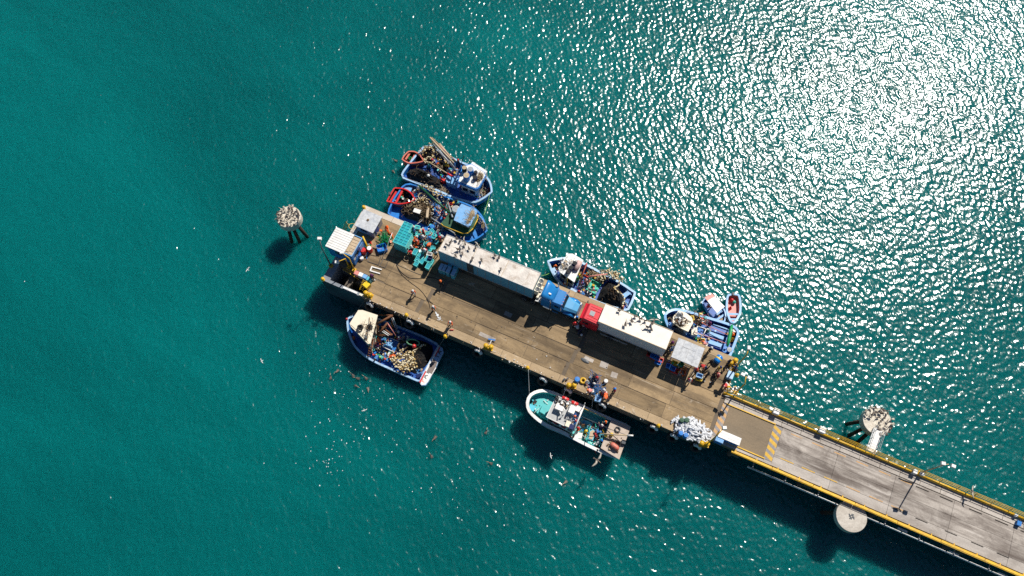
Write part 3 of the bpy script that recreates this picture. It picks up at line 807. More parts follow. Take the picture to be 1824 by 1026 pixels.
def curve_pts(pts, z, n=6):
    P_ = [at(x, y, q if q is not None else z) for (x, y, q) in [(p + (None,))[:3] for p in pts]]; out = []
    for i in range(len(P_) - 1):
        a, b, c, d = P_[max(i - 1, 0)], P_[i], P_[i + 1], P_[min(i + 2, len(P_) - 1)]
        for k in range(n):
            t = k / n
            out.append(.5 * ((2 * b) + (c - a) * t + (2 * a - 5 * b + 4 * c - d) * t * t + (3 * b - a - 3 * c + d) * t ** 3))
    out.append(P_[-1]); return out
def cord(pts, z, r, mat, label, cat='hose', name='hose', n=6):
    return solo(MB().tube(curve_pts(pts, z, n), r, 6), name, mt[mat], label, cat, smooth=True)
def line(a, b, sag, r, mat, label, cat='mooring rope', name='mooring_rope'):
    A, B = at(*a), at(*b); pts = [A.lerp(B, t / 10) - Vector((0, 0, sag * 4 * (t / 10) * (1 - t / 10))) for t in range(11)]
    return solo(MB().tube(pts, r, 5), name, mt[mat], label, cat, smooth=True)
def tray(px, py, z, d, rot, mat, label, cat, name, h=.4, lidmat=None):
    """a lidded box: body, lid, two handles"""
    p = at(px, py, z + h); q = thing(name, label, cat, (p.x, p.y, z), YAW + R(rot))
    MB().box((0, 0, h * .42), (d[0] * .94, d[1] * .94, h * .84)).build('box_body', mt[mat], q, world=False)
    MB().box((0, 0, h * .92), (d[0], d[1], h * .16 - .004), top=.94).build('lid', mt[lidmat or mat], q, world=False)
    for s in (-1, 1): MB().box((s * (d[0] * .47 + .02), 0, h * .6), (.035, d[1] * .3, .04)).build('handle', mt['dgrey'], q, world=False)
    return q

GM = ['white', 'bblue', 'orange', 'rust', 'rope', 'tdeck', 'yellow', 'dgrey', 'grey', 'red', 'brown', 'steel', 'green', 'pwood']
def gear(pts, z, n, seed, label, top=.6, pal=None, size=.16):
    """loose small gear scattered over a polygon: boxes, short pipes, balls, cord ends"""
    rnd = random.Random(seed); poly = px_poly(pts, z); b = MB(); pal = pal or GM
    xs = [p.x for p in poly]; ys = [p.y for p in poly]; k = 0; m = len(poly)
    def inside(x, y):
        c = False
        for i in range(m):
            a, d = poly[i], poly[i - 1]
            if (a.y > y) != (d.y > y) and x < (d.x - a.x) * (y - a.y) / (d.y - a.y) + a.x: c = not c
        return c
    while k < n:
        x, y = rnd.uniform(min(xs), max(xs)), rnd.uniform(min(ys), max(ys))
        if not inside(x, y): continue
        k += 1; mi = rnd.randrange(len(pal)); t = rnd.random(); s_ = size * rnd.uniform(.6, 1.5); zz = z + rnd.random() ** 2 * top; a = rnd.uniform(0, PI)
        if t < .42: b.box((x, y, zz + s_ * .4), (s_ * 1.5, s_, s_ * .8), a, mi, rx=rnd.uniform(-.3, .3))
        elif t < .72:
            l_ = rnd.uniform(.3, 1.1) * size / .16; dx, dy = math.cos(a) * l_ / 2, math.sin(a) * l_ / 2
            b.tube([(x - dx, y - dy, zz + .05), (x, y, zz + .12 + rnd.random() * .1), (x + dx, y + dy, zz + rnd.uniform(.05, .4))], rnd.uniform(.02, .05) * min(1, size / .12), 5, mi)
        elif t < .86: b.ball((x, y, zz + s_ * .5), s_ * .55, 6, mi)
        else: b.torus((x, y, zz + .05), s_ * .9, .035, 10, 4, (0, rnd.uniform(-.4, .4), 1), mi)
    return solo(b, 'loose_gear', [mt[q] for q in pal], label, 'gear', kind='stuff')
# ------------------------------------------------------------------ boats
def resample(pts, m=56, smooth=1):
    """closed outline -> m points; sharp = third value 1"""
    n = len(pts); out = []
    dense = []
    for i in range(n):
        a, b, c, d = pts[i - 1], pts[i], pts[(i + 1) % n], pts[(i + 2) % n]
        for k in range(8):
            t = k / 8
            if len(b) > 2 or len(c) > 2:
                a_ = b if len(b) > 2 else a; d_ = c if len(c) > 2 else d
            else: a_, d_ = a, d
            q = [0, 0]
            for j in (0, 1):
                q[j] = .5 * (2 * b[j] + (c[j] - a_[j]) * t + (2 * a_[j] - 5 * b[j] + 4 * c[j] - d_[j]) * t * t + (3 * b[j] - a_[j] - 3 * c[j] + d_[j]) * t ** 3)
            dense.append(tuple(q))
    L_ = [math.hypot(dense[(i + 1) % len(dense)][0] - dense[i][0], dense[(i + 1) % len(dense)][1] - dense[i][1]) for i in range(len(dense))]
    T = sum(L_); acc = 0; i = 0
    for k in range(m):
        d = T * k / m
        while acc + L_[i] < d: acc += L_[i]; i += 1
        f = (d - acc) / L_[i]; p, q = dense[i], dense[(i + 1) % len(dense)]
        out.append((p[0] + (q[0] - p[0]) * f, p[1] + (q[1] - p[1]) * f))
    return out
def boat(label, cat, outline, stern, bow, zs, zb, deck_z, rim, hullm, rimm, deckm, stripe=None, name='fishing_boat', group=None, wl=.84, inm=None, m=56):
    """outline: gunwale in photo points; stern, bow: photo points of the axis ends; zs/zb gunwale heights there"""
    pts = resample(outline, m)
    ax, ay = bow[0] - stern[0], bow[1] - stern[1]; l2 = ax * ax + ay * ay
    g = []
    for x, y in pts:
        t = max(0, min(1, ((x - stern[0]) * ax + (y - stern[1]) * ay) / l2)); g.append(at(x, y, zs + (zb - zs) * t ** 2.4))
    a2 = sum(g[i].x * g[(i + 1) % m].y - g[(i + 1) % m].x * g[i].y for i in range(m))
    if a2 < 0: g.reverse()
    B_, S_ = at(bow[0], bow[1], zb), at(stern[0], stern[1], zs)
    A = Vector((B_.x - S_.x, B_.y - S_.y, 0)); Ln = A.length; A.normalize(); Nn = Vector((-A.y, A.x, 0))
    root = thing(name, label, cat, ((B_.x + S_.x) / 2, (B_.y + S_.y) / 2, 0), group=group)
    def scaled(k, f, z):
        """narrow towards the keel: k across, f along"""
        out = []
        for p in g:
            d = Vector((p.x - S_.x, p.y - S_.y, 0)); u_, v_ = d.dot(A), d.dot(Nn)
            q = Vector((S_.x, S_.y, 0)) + A * (u_ * f + (Ln * (1 - f)) * .25) + Nn * (v_ * k)
            out.append((q.x, q.y, z(p) if callable(z) else z))
        return out
    b = MB()
    b.loft([scaled(.45, .80, -1.2), scaled(wl, .93, 0.05), scaled((wl + 1) / 2 + .03, .965, lambda p: p.z * .5), [(p.x, p.y, p.z) for p in g]], 0, True, False)
    b.build('hull', mt[hullm], root, True)
    # inner offset
    nor = []
    for i in range(m):
        d = g[(i + 1) % m] - g[i - 1]; d.z = 0; d.normalize(); nor.append(Vector((-d.y, d.x, 0)))
    inn = [g[i] + nor[i] * rim for i in range(m)]
    b = MB()
    b.loft([[(p.x, p.y, p.z - .10) for p in [g[i] - nor[i] * .05 for i in range(m)]], [(p.x, p.y, p.z + .05) for p in [g[i] - nor[i] * .05 for i in range(m)]], [(p.x, p.y, p.z + .05) for p in inn], [(p.x, p.y, p.z - .12) for p in inn]], 0, False, False)
    b.build('gunwale', mt[rimm], root, False)
    b = MB(); b.loft([[(p.x, p.y, p.z - .05) for p in [q + nor[i] * .004 for i, q in enumerate(inn)]], [(p.x, p.y, deck_z) for p in [q + nor[i] * .06 for i, q in enumerate(inn)]]], 0, False, False)
    b.build('bulwark', mt[inm or deckm], root, False)
    b = MB(); b.add([(p.x, p.y, deck_z) for p in [q + nor[i] * .055 for i, q in enumerate(inn)]], [tuple(range(m))]); b.add([(p.x, p.y, deck_z - .06) for p in [q + nor[i] * .055 for i, q in enumerate(inn)]], [tuple(range(m - 1, -1, -1))])
    b.build('deck', mt[deckm], root)
    if stripe:
        b = MB(); k1 = scaled(1.012, .996, lambda p: p.z - .22); k2 = scaled(1.02, .997, lambda p: p.z - .34); b.loft([k2, k1], 0, False, False); b.build('rubbing_strake', mt[stripe], root, True)
    root['axis'] = 0
    del root['axis']
    return root
def block(root, pname, pts, z0, z1, mat, shrink=0.0, inset=0.0):
    """prism under a roof polygon given in photo points seen at height z1"""
    poly = px_poly(pts, z1)
    if inset:
        cx = sum(p.x for p in poly) / len(poly); cy = sum(p.y for p in poly) / len(poly)
        poly = [Vector((p.x + (cx - p.x) / max((Vector((p.x - cx, p.y - cy)).length), .01) * inset, p.y + (cy - p.y) / max((Vector((p.x - cx, p.y - cy)).length), .01) * inset, 0)) for p in poly]
    return MB().prism([(p.x, p.y) for p in poly], z0, z1, shrink=shrink).build(pname, mt[mat], root)
def cabin(root, pts, z_roof, z_deck, roofm, wallm, th=.12, inset=.25, win=True, side_edges=None, wz=(.52, .82), edge=None):
    wh = z_roof - th
    poly = px_poly(pts, z_roof); n = len(poly)
    ar = sum(poly[i].x * poly[(i + 1) % n].y - poly[(i + 1) % n].x * poly[i].y for i in range(n))
    if ar < 0: poly.reverse()
    cx = sum(p.x for p in poly) / n; cy = sum(p.y for p in poly) / n
    MB().prism([(p.x, p.y) for p in poly], z_roof - th, z_roof, shrink=.01).build('roof', mt[roofm], root)
    q = [Vector((p.x + (cx - p.x) * .01, p.y, 0)) for p in poly]
    ins = []
    for p in poly:
        d = Vector((cx - p.x, cy - p.y, 0)); ins.append(Vector((p.x, p.y, 0)) + d.normalized() * inset * 1.3)
    w_ = MB().prism([(p.x, p.y) for p in ins], z_deck, z_roof - th - .002).build('cabin_wall', mt[wallm], root)
    if edge:
        b = MB()
        for i in range(n):
            a, c = poly[i], poly[(i + 1) % n]; b.tube([(a.x, a.y, z_roof + .03), (c.x, c.y, z_roof + .03)], .045, 6)
        b.build('roof_rim', mt[edge], root)
    if win:
        for i in range(n):
            a, c = ins[i], ins[(i + 1) % n]; d = c - a; ln = d.length
            if ln < .9: continue
            k = max(1, int(ln / .85)); d.normalize(); nn = Vector((d.y, -d.x, 0)); h = (z_roof - z_deck)
            for j in range(k):
                u0 = ln * (j + .5) / k; cc = a + d * u0 + nn * .012
                o = MB().box((cc.x, cc.y, z_deck + h * (wz[0] + wz[1]) / 2), (ln / k * .66, .04, h * (wz[1] - wz[0])), math.atan2(d.y, d.x)).build('window', mt['glass'], root)
    return poly
def frame_rails(root, name, pts, r, mat, closed=False):
    P_ = [at(*p) for p in pts]
    if closed: P_.append(P_[0])
    b = MB()
    for i in range(len(P_) - 1): b.tube([P_[i], P_[i + 1]], r, 6)
    return b.build(name, mt[mat], root, True)
# ------------------------------------------------------------------ trucks
def wheel(root, x, y, r=.5, w_=.28, name='wheel'):
    o = MB().lathe((x, y, r), [(r * .55, -w_ / 2), (r * .95, -w_ / 2), (r, -w_ * .38), (r, w_ * .38), (r * .95, w_ / 2), (r * .55, w_ / 2)], 20, axis=(0, 1, 0)).build(name, mt['black'], root, True, world=False)
    MB().lathe((x, y, r), [(r * .5, -w_ / 2 + .02), (r * .56, -w_ / 2 - .01), (r * .56, w_ / 2 + .01), (r * .5, w_ / 2 - .02), (.08, w_ / 2 - .04)], 16, axis=(0, 1, 0)).build('rim', mt['white'], o, True, world=False)
def box_trailer(label, px, py, zt, ln, wd, floor, wallm, roofm, seams, name='box_trailer', axles=(-4.9, -3.6), front=None):
    p = at(px, py, DZ + zt); q = thing(name, label, 'trailer', (p.x, p.y, DZ), YAW)
    h = zt - floor
    for s in (-1, 1):
        o = MB().box((0, s * (wd / 2 - .03), floor + h / 2), (ln, .06, h - .05)).build('side_wall', mt[wallm], q, world=False)
        n_ = 12
        for k in range(n_ + 1):
            MB().box((-ln / 2 + .05 + k * (ln - .1) / n_, s * (wd / 2 + .008), floor + h / 2), (.05, .02, h - .12)).build('side_rib', mt[wallm], o, world=False)
        MB().box((0, s * (wd / 2 + .012), floor + .09), (ln, .03, .16)).build('lower_rail', mt['grey'], q, world=False)
    MB().box((ln / 2 - .03, 0, floor + h / 2), (.06, wd - .124, h - .05)).build('front_wall', mt[wallm], q, world=False)
    for s in (-1, 1):
        d = MB().box((-ln / 2 + .03, s * (wd / 4 - .015), floor + h / 2), (.06, wd / 2 - .07, h - .06)).build('rear_door', mt[wallm], q, world=False)
        MB().tube([(-ln / 2 - .03, s * .25, floor + .1), (-ln / 2 - .03, s * .25, floor + h - .1)], .022, 6).build('lock_bar', mt['steel'], d, world=False)
    MB().box((0, 0, floor + .05), (ln - .13, wd - .13, .1)).build('load_floor', mt['dgrey'], q, world=False)
    d = ln / seams
    for k in range(seams):
        MB().box((-ln / 2 + d * (k + .5), 0, zt - .03), (d - .035, wd - .12, .045), rx=random.uniform(-.004, .004)).build('roof_panel', mt[roofm], q, world=False)
    for k in range(seams + 1):
        MB().box((-ln / 2 + d * k + (.03 if k == 0 else -.03 if k == seams else 0), 0, zt - .018), (.055, wd - .122, .04)).build('roof_bow', mt[roofm] if k % 3 else mt['rope'], q, world=False)
    for s in (-1, 1): MB().box((0, s * (wd / 2 - .03), zt), (ln + .02, .065, .075)).build('top_rail', mt['steel'] if roofm == 'troof' else mt['pwood'], q, world=False)
    MB().box((0, 0, floor - .2), (ln - .8, 1.0, .3)).build('chassis', mt['dgrey'], q, world=False)
    for x in axles:
        for s in (-1, 1): wheel(q, x, s * (wd / 2 - .2))
    for x in (1.8,):
        for s in (-1, 1):
            MB().box((x, s * .8, floor * .45), (.12, .12, floor * .8)).build('landing_leg', mt['dgrey'], q, world=False)
    for s in (-1, 1): MB().box((-ln / 2 - .02, s * 1.0, floor - .12), (.05, .3, .12)).build('tail_lamp', mt['red'], q, world=False)
    return q
T1 = box_trailer('long box trailer with dirty white roof covered in pelicans, behind the blue tractor unit', 871.5, 466.3, 4.0, 13.0, 2.53, 1.15, 'grey', 'troof', 9)
m_side = M('faded_trailer_side', (.11, .36, .52), .55, .12, 1.5, dirt=(.16, .34, .44), dirt_amt=.3)
for c in T1.children:
    if c.name.startswith(('side_wall', 'front_wall', 'rear_door')): c.data.materials[0] = m_side
# one grey patched panel on the south side
MB().box((-2.1, -2.53 / 2 - .02, 2.6), (.9, .03, 2.5)).build('patch_panel', mt['dgrey'], T1, world=False, label='dark grey replacement panel')
T2 = box_trailer('shorter box trailer with clean cream white roof and pale side, coupled to the red cab', 1132.2, 581.2, 3.8, 8.75, 2.6, 1.1, 'clean', 'clean', 5, axles=(3.1,))
m_s2 = M('pale_grey_trailer_side', (.62, .64, .68), .5, .05, 1.5)
m_r2 = M('cream_trailer_roof', (.80, .735, .64), .5, .08, 1.0, dirt=(.62, .52, .42), dirt_amt=.4, dirt_scale=1.5)
for c in T2.children:
    if c.name.startswith(('side_wall', 'front_wall', 'rear_door')): c.data.materials[0] = m_s2
    if c.name.startswith(('roof_panel', 'roof_bow')): c.data.materials[0] = m_r2
# blue conventional tractor
pr = at(971, 515, DZ + 3.6)
q = thing('tractor_unit', 'blue long nosed tractor unit with sleeper cab and tall roof fairing', 'truck', (pr.x, pr.y, DZ), YAW)
mb_ = M('tractor_blue', (.015, .20, .52), .28, .12, 2, dirt=(.06, .22, .42), dirt_amt=.4)
def part(name, mb, m, smooth=False, par=None): return mb.build(name, m, par or q, smooth, world=False)
L1 = 4.75
part('chassis', MB().box((.8, 0, .85), (7.6, .9, .28)), mt['dgrey'])
s_ = MB()
s_.loft([[(0, -1.18, 1.0), (0, 1.18, 1.0), (0, 1.18, 3.0), (0, .95, 3.3), (0, -.95, 3.3), (0, -1.18, 3.0)], [(1.5, -1.18, 1.0), (1.5, 1.18, 1.0), (1.5, 1.18, 2.9), (1.5, .95, 3.15), (1.5, -.95, 3.15), (1.5, -1.18, 2.9)]])
part('sleeper', s_, mb_)
prof = []
for x, z, hw in ((-.15, 3.95, 1.15), (.15, 3.98, 1.18), (.6, 3.72, 1.12), (1.05, 3.42, 1.02), (1.5, 3.18, .9)):
    prof.append([(x, -hw, z - .35), (x, hw, z - .35), (x, hw, z - .08), (x, hw * .6, z - .03), (x, 0, z + .0), (x, -hw * .6, z - .03), (x, -hw, z - .08)])
part('roof_fairing', MB().loft(prof), mb_, True)
c_ = MB(); c_.loft([[(1.51, -1.08, 1.0), (1.51, 1.08, 1.0), (1.51, 1.08, 2.7), (1.51, .9, 2.95), (1.51, -.9, 2.95), (1.51, -1.08, 2.7)], [(2.5, -1.05, 1.0), (2.5, 1.05, 1.0), (2.5, 1.05, 2.65), (2.5, .85, 2.88), (2.5, -.85, 2.88), (2.5, -1.05, 2.65)], [(2.95, -1.0, 1.0), (2.95, 1.0, 1.0), (2.95, 1.0, 2.0), (2.95, .8, 2.1), (2.95, -.8, 2.1), (2.95, -1.0, 2.0)]])
cab = part('cab', c_, mb_)
part('windshield', MB().add([(2.53, -.9, 2.82), (2.53, .9, 2.82), (2.97, .86, 2.10), (2.97, -.86, 2.10), (2.50, -.9, 2.80), (2.50, .9, 2.80), (2.94, .86, 2.08), (2.94, -.86, 2.08)], [(3, 2, 1, 0), (4, 5, 6, 7), (0, 1, 5, 4), (1, 2, 6, 5), (2, 3, 7, 6), (3, 0, 4, 7)]), mt['glass'], par=cab)
part('visor', MB().box((2.58, 0, 2.9), (.22, 1.8, .04), ry=.25), mb_, par=cab)
for s in (-1, 1):
    d = part('door', MB().box((2.05, s * 1.09, 1.85), (.85, .04, 1.5)), mb_); part('door_window', MB().box((2.05, s * 1.118, 2.3), (.6, .02, .5)), mt['glass'], par=d)
    part('mirror', MB().box((2.75, s * 1.38, 2.25), (.08, .2, .5)).tube([(2.6, s * 1.05, 2.5), (2.75, s * 1.38, 2.5)], .02, 5), mt['chrome'])
    part('fuel_tank', MB().lathe((.9, s * 1.0, .75), [(.3, -.6), (.33, -.55), (.33, .55), (.3, .6)], 14, axis=(1, 0, 0)), mt['chrome'], True)
    part('fender', MB().loft([[(3.0, s * .75, 1.05), (3.0, s * 1.2, 1.05), (3.0, s * 1.2, 1.2), (3.0, s * .75, 1.3)], [(3.4, s * .75, 1.4), (3.4, s * 1.22, 1.32), (3.4, s * 1.22, 1.42), (3.4, s * .75, 1.55)], [(4.0, s * .75, 1.4), (4.0, s * 1.22, 1.3), (4.0, s * 1.22, 1.4), (4.0, s * .75, 1.52)], [(4.5, s * .72, .85), (4.5, s * 1.15, .85), (4.5, s * 1.15, 1.1), (4.5, s * .72, 1.2)]]), mb_, True)
    part('headlight', MB().box((4.62, s * .98, 1.05), (.12, .3, .28)), mt['clean'])
    part('exhaust_stack', MB().tube([(1.3, s * 1.3, 1.0), (1.3, s * 1.3, 3.7), (1.15, s * 1.3, 3.85)], .07, 8), mt['chrome'], True)
    part('step', MB().box((2.0, s * 1.2, .7), (.8, .25, .06)), mt['chrome'])
h_ = MB().loft([[(2.96, -.95, 1.2), (2.96, .95, 1.2), (2.96, .95, 1.9), (2.96, .6, 2.12), (2.96, -.6, 2.12), (2.96, -.95, 1.9)], [(3.9, -.78, 1.15), (3.9, .78, 1.15), (3.9, .78, 1.72), (3.9, .5, 1.95), (3.9, -.5, 1.95), (3.9, -.78, 1.72)], [(4.6, -.68, 1.05), (4.6, .68, 1.05), (4.6, .66, 1.55), (4.6, .42, 1.75), (4.6, -.42, 1.75), (4.6, -.66, 1.55)]])
hood = part('hood', h_, M('hood_blue', (.10, .36, .62), .28, .1, 2), False)
for s in (-1, 1): part('hood_vent', MB().box((4.2, s * .72, 1.5), (.5, .03, .2)), mt['chrome'], par=hood)
g_ = part('grille', MB().box((4.64, 0, 1.3), (.06, .95, .75)), mt['chrome'])
for k in range(5): part('grille_bar', MB().box((4.69, 0, 1.02 + k * .14), (.03, .9, .05)), mt['chrome'], par=g_)
part('bumper', MB().box((4.72, 0, .62), (.22, 2.35, .34)), mt['chrome'])
part('bumper_stripe', MB().box((4.845, 0, .66), (.02, 2.2, .09)), mt['red'])
for k, y in enumerate((-.8, -.4, 0, .4, .8)): part('marker_lamp', MB().box((2.62, y, 2.95), (.07, .09, .05)), mt['orange'])
part('fifth_wheel', MB().lathe((-1.4, 0, 1.05), [(.45, 0), (.45, .08), (.1, .1)], 12), mt['rust'])
part('catwalk', MB().box((-.5, 0, 1.06), (.7, 2.0, .05)), mt['steel'])
part('air_hoses', MB().tube([(-.05, .2, 2.0), (-.5, .3, 1.5), (-.95, .1, 2.1)], .03, 6).tube([(-.05, -.2, 2.0), (-.5, -.35, 1.4), (-.95, -.2, 2.1)], .03, 6), mt['black'])
for x in (-2.3, -1.1):
    for s in (-1, 1): wheel(q, x, s * 1.0, .5, .5)
for s in (-1, 1): wheel(q, 3.75, s * 1.02, .5, .3)
part('sunken_badge', MB().ball((.75, -.35, 3.66), (.26, .13, .05), 10), mt['white'], True)  # highlight on the curved fairing, painted as a flat white blob
for k in range(3): part('battery_box', MB().box((-.62, -.7 + k * .62, 2.0 - .5 * (k % 2)), (.34, .42, .5)), mt['cream'])
# refrigeration unit frame on the trailer nose
u1 = MB().box((6.5 + .3, 0, 2.7), (.55, 1.9, 1.1)).build('cooling_unit', mt['cream'], T1, world=False)
for k in (-1, 0, 1): MB().lathe((6.6 + .25, k * .6, 3.24), [(.26, 0), (.26, .05), (.2, .055), (.04, .02)], 14).build('fan_grille', mt['dgrey'], u1, world=False)
# red cab-over
pc = at(1056, 558, DZ + 3.2)
q = thing('cab_over_truck', 'red flat fronted cab with grey roof hatch, pulling the cream roofed trailer', 'truck', (pc.x, pc.y, DZ), YAW + PI)
mr_ = M('cab_red', (.66, .018, .035), .3, .08, 2, dirt=(.55, .05, .06), dirt_amt=.4)
hw = 1.22
body = part('cab', MB().loft([[(-1.15, -hw, .95), (-1.15, hw, .95), (-1.15, hw, 2.9), (-1.15, hw - .15, 3.12), (-1.15, -hw + .15, 3.12), (-1.15, -hw, 2.9)], [(.75, -hw, .95), (.75, hw, .95), (.75, hw, 2.95), (.75, hw - .18, 3.22), (.75, -hw + .18, 3.22), (.75, -hw, 2.95)], [(1.12, -hw, .6), (1.12, hw, .6), (1.05, hw, 2.0), (.98, hw - .15, 2.95), (.98, -hw + .15, 2.95), (1.05, -hw, 2.0)]]), mr_)
part('roof_hatch', MB().box((.05, .05, 3.215), (.62, .62, .05), ry=.0), mt['grey'], par=body)
for y in (-.8, -.45, .5, .85): part('roof_rib', MB().box((-.25, y, 3.185), (1.5, .06, .05), ry=-.045), mr_, par=body)
part('windshield', MB().box((1.06, 0, 2.35), (.05, 2.1, .85), ry=-.09), mt['glass'])
part('front_panel', MB().box((1.14, 0, 1.3), (.06, 2.2, .8)), mr_)
part('bumper', MB().box((1.18, 0, .55), (.25, 2.45, .45)), mt['dgrey'])
part('sun_visor', MB().box((1.15, 0, 2.88), (.3, 2.1, .04), ry=.3), mr_)
for s in (-1, 1):
    part('headlight', MB().box((1.3, s * .95, .7), (.05, .36, .2)), mt['clean'])
    d = part('door', MB().box((.35, s * (hw + .012), 1.9), (1.0, .04, 1.7)), mr_); part('door_window', MB().box((.4, s * (hw + .04), 2.35), (.75, .02, .6)), mt['glass'], par=d)
    part('mirror', MB().box((1.2, s * 1.5, 2.4), (.09, .2, .5)).tube([(1.0, s * 1.2, 2.75), (1.2, s * 1.5, 2.7)], .025, 5), mt['dgrey'])
    part('step', MB().box((.4, s * 1.15, .55), (.6, .3, .08)), mt['dgrey'])
    wheel(q, .35, s * 1.05, .5, .3)
    wheel(q, -3.0, s * 1.0, .5, .5); 
part('chassis', MB().box((-2.2, 0, .8), (4.4, .85, .26)), mt['dgrey'])
part('wind_deflector', MB().box((-1.2, 0, 2.2), (.08, 2.3, 1.6)), mt['dgrey'])
m_sk = part('side_skirt', MB().box((-3.5, 1.22, .8), (3.6, .05, .35)), mt['steel'])

# ------------------------------------------------------------------ buildings at the west end
sh = thing('control_cabin', 'blue site cabin with white corrugated roof at the far west corner of the pier', 'cabin', tuple(at(612, 432, 8.0))[:2] + (DZ,), YAW)
c0 = at(605.5, 428, 8.15); c1 = at(613, 431, 7.9)
dl = Matrix.Rotation(-YAW, 3, 'Z') @ Vector((c0.x - c1.x, c0.y - c1.y, 0))
sh.location = (c1.x, c1.y, DZ)
def sp(name, mb, m, par=sh): return mb.build(name, mt[m], par, False, world=False)
BX, BY, BH = 3.7, 2.75, 2.7
for s in (-1, 1):
    wl_ = sp('wall', MB().box((0, s * (BY / 2 - .04), BH / 2 + .1), (BX, .08, BH)), 'blue')
    for k in range(9): sp('wall_rib', MB().box((-BX / 2 + .2 + k * .41, s * (BY / 2 + .012), BH / 2 + .1), (.1, .03, BH - .2)), 'blue', wl_)
    sp('wall', MB().box((s * (BX / 2 - .04), 0, BH / 2 + .1), (.08, BY - .163, BH)), 'blue')
sp('window', MB().box((BX / 2 + .02, -.4, 1.9), (.04, .9, .7)), 'glass'); sp('window', MB().box((-.3, -BY / 2 - .03, 1.9), (.9, .04, .7)), 'glass')
sp('door', MB().box((BX / 2 + .03, .75, 1.3), (.05, .75, 2.0)), 'lblue')
sp('notice', MB().box((BX / 2 + .05, -1.1, 1.6), (.02, .35, .5)), 'white')
fl = sp('roof_tray', MB().box((0, 0, BH + .11), (BX - .1, BY - .1, .06)), 'pwood')
for k in range(6): sp('roof_plank', MB().box((1.05, -BY / 2 + .32 + k * .42, BH + .16), (1.3, .37, .04)), 'pwood', fl)
for s in (-1, 1):
    sp('roof_rim', MB().box((0, s * (BY / 2), BH + .2), (BX + .1, .1, .18)), 'lblue'); sp('roof_rim', MB().box((s * (BX / 2), 0, BH + .198), (.1, BY - .104, .178)), 'lblue')
for k in range(9):
    sp('roof_sheet', MB().box((dl.x, dl.y - 1.32 + k * .33, BH + .42 + .012 * (k % 2)), (2.65, .29, .05)), 'clean')
sp('roof_frame', MB().box((dl.x, dl.y, BH + .33), (2.6, 2.9, .1)), 'grey')
sp('roof_patch', MB().box((.95, -BY / 2 + .7, BH + .24), (.5, .7, .04)), 'rope')
kb = at(656, 393.5, 6.9)
kk = thing('kiosk', 'low grey hut with flat bird stained white roof at the north-west corner', 'hut', (kb.x, kb.y, DZ), YAW)
sp('wall', MB().box((0, 0, .85), (2.45, 2.3, 1.7)), 'grey', kk); sp('roof', MB().box((0, 0, 1.8), (2.75, 2.6, .16)), 'tarp', kk)
sp('door', MB().box((1.24, -.3, .85), (.04, .8, 1.6)), 'dblue', kk); sp('window', MB().box((-.2, -1.17, 1.1), (.9, .04, .6)), 'glass', kk); sp('vent_cap', MB().lathe((-.1, .1, 1.88), [(.16, 0), (.16, .1), (.001, .14)], 10), 'brown', kk)
cn = at(1225.5, 628, DZ + 2.7)
ca = thing('work_shelter', 'open shelter with dirty white sheet roof beside the cream trailer', 'shelter', (cn.x, cn.y, DZ), YAW)
for i in range(4):
    for j in range(3):
        sp('roof_sheet', MB().box((-1.26 + i * .84, -.90 + j * .9, 2.68 + random.uniform(-.02, .02)), (.825, .885, .04), rx=random.uniform(-.015, .015)), 'tarp', ca)
for i in (-1, 1):
    for j in (-1, 1): sp('post', MB().box((i * 1.6, j * 1.25, 1.32), (.08, .08, 2.64)), 'dblue', ca)
    sp('beam', MB().box((0, i * 1.3, 2.6), (3.4, .08, .1)), 'dblue', ca); sp('beam', MB().box((i * 1.63, 0, 2.598), (.08, 2.5, .098)), 'dblue', ca)
# white and blue lockers at the platform's south-east corner
for (x, y, d, lab, kind) in ((1300, 779, (2.6, .95, 1.0), 'long white topped blue locker beside the hatched strip', 'locker'), (1283, 781, (.9, .9, .9), 'blue bin with open lid at the end of the long white locker', 'bin')):
    p = at(x, y, DZ + d[2]); q_ = thing(kind, lab, kind, (p.x, p.y, DZ - .1), YAW)
    MB().box((0, 0, d[2] / 2 - .05), (d[0], d[1], d[2])).build('body', mt['blue'], q_, world=False)
    n_ = max(1, int(d[1] / .3))
    for k in range(n_): MB().box((0, -d[1] / 2 + (k + .5) * d[1] / n_, d[2] + .02), (d[0] + .05, d[1] / n_ - .02, .07)).build('lid_plank', mt['clean'] if kind == 'locker' else mt['lblue'], q_, world=False)
# landing gates, ladders
def ladder(a, b, wdt, n, label, m='yellow', name='ladder'):
    A, B = at(*a), at(*b); d = (B - A); sd = d.cross(Vector((0, 0, 1)))
    if sd.length < .05: sd = U.copy()
    sd.normalize(); q_ = thing(name, label, 'ladder', tuple(A))
    for s in (-.5, .5): MB().tube([A + sd * wdt * s, B + sd * wdt * s], .04, 6).build('stile', mt[m], q_)
    for k in range(n):
        c = A.lerp(B, (k + .5) / n); MB().tube([c - sd * wdt / 2, c + sd * wdt / 2], .025, 5).build('rung', mt[m], q_)
    return q_
ladder((643, 517, 5.1), (650, 499, 5.9), .45, 7, 'yellow ladder leaning over the east end of the dark landing opening')
ladder((612, 411, 5.1), (619, 397, 6.2), .5, 8, 'yellow gangway ladder north of the corrugated roof')
ladder((596, 479, 1.0), (603, 497, 1.0), .6, 7, 'dark yellow ladder down inside the landing opening')
ladder((612, 478, 4.6), (640, 496, 4.6), .3, 12, 'low yellow guard rail along the north side of the landing opening')
hoop = at(627, 403, 6.0); solo(MB().torus(hoop, .42, .03, 20, 6, (0.2, .1, 1)), 'safety_hoop', mt['yellow'], 'thin yellow safety hoop above the gangway ladder', 'safety hoop')
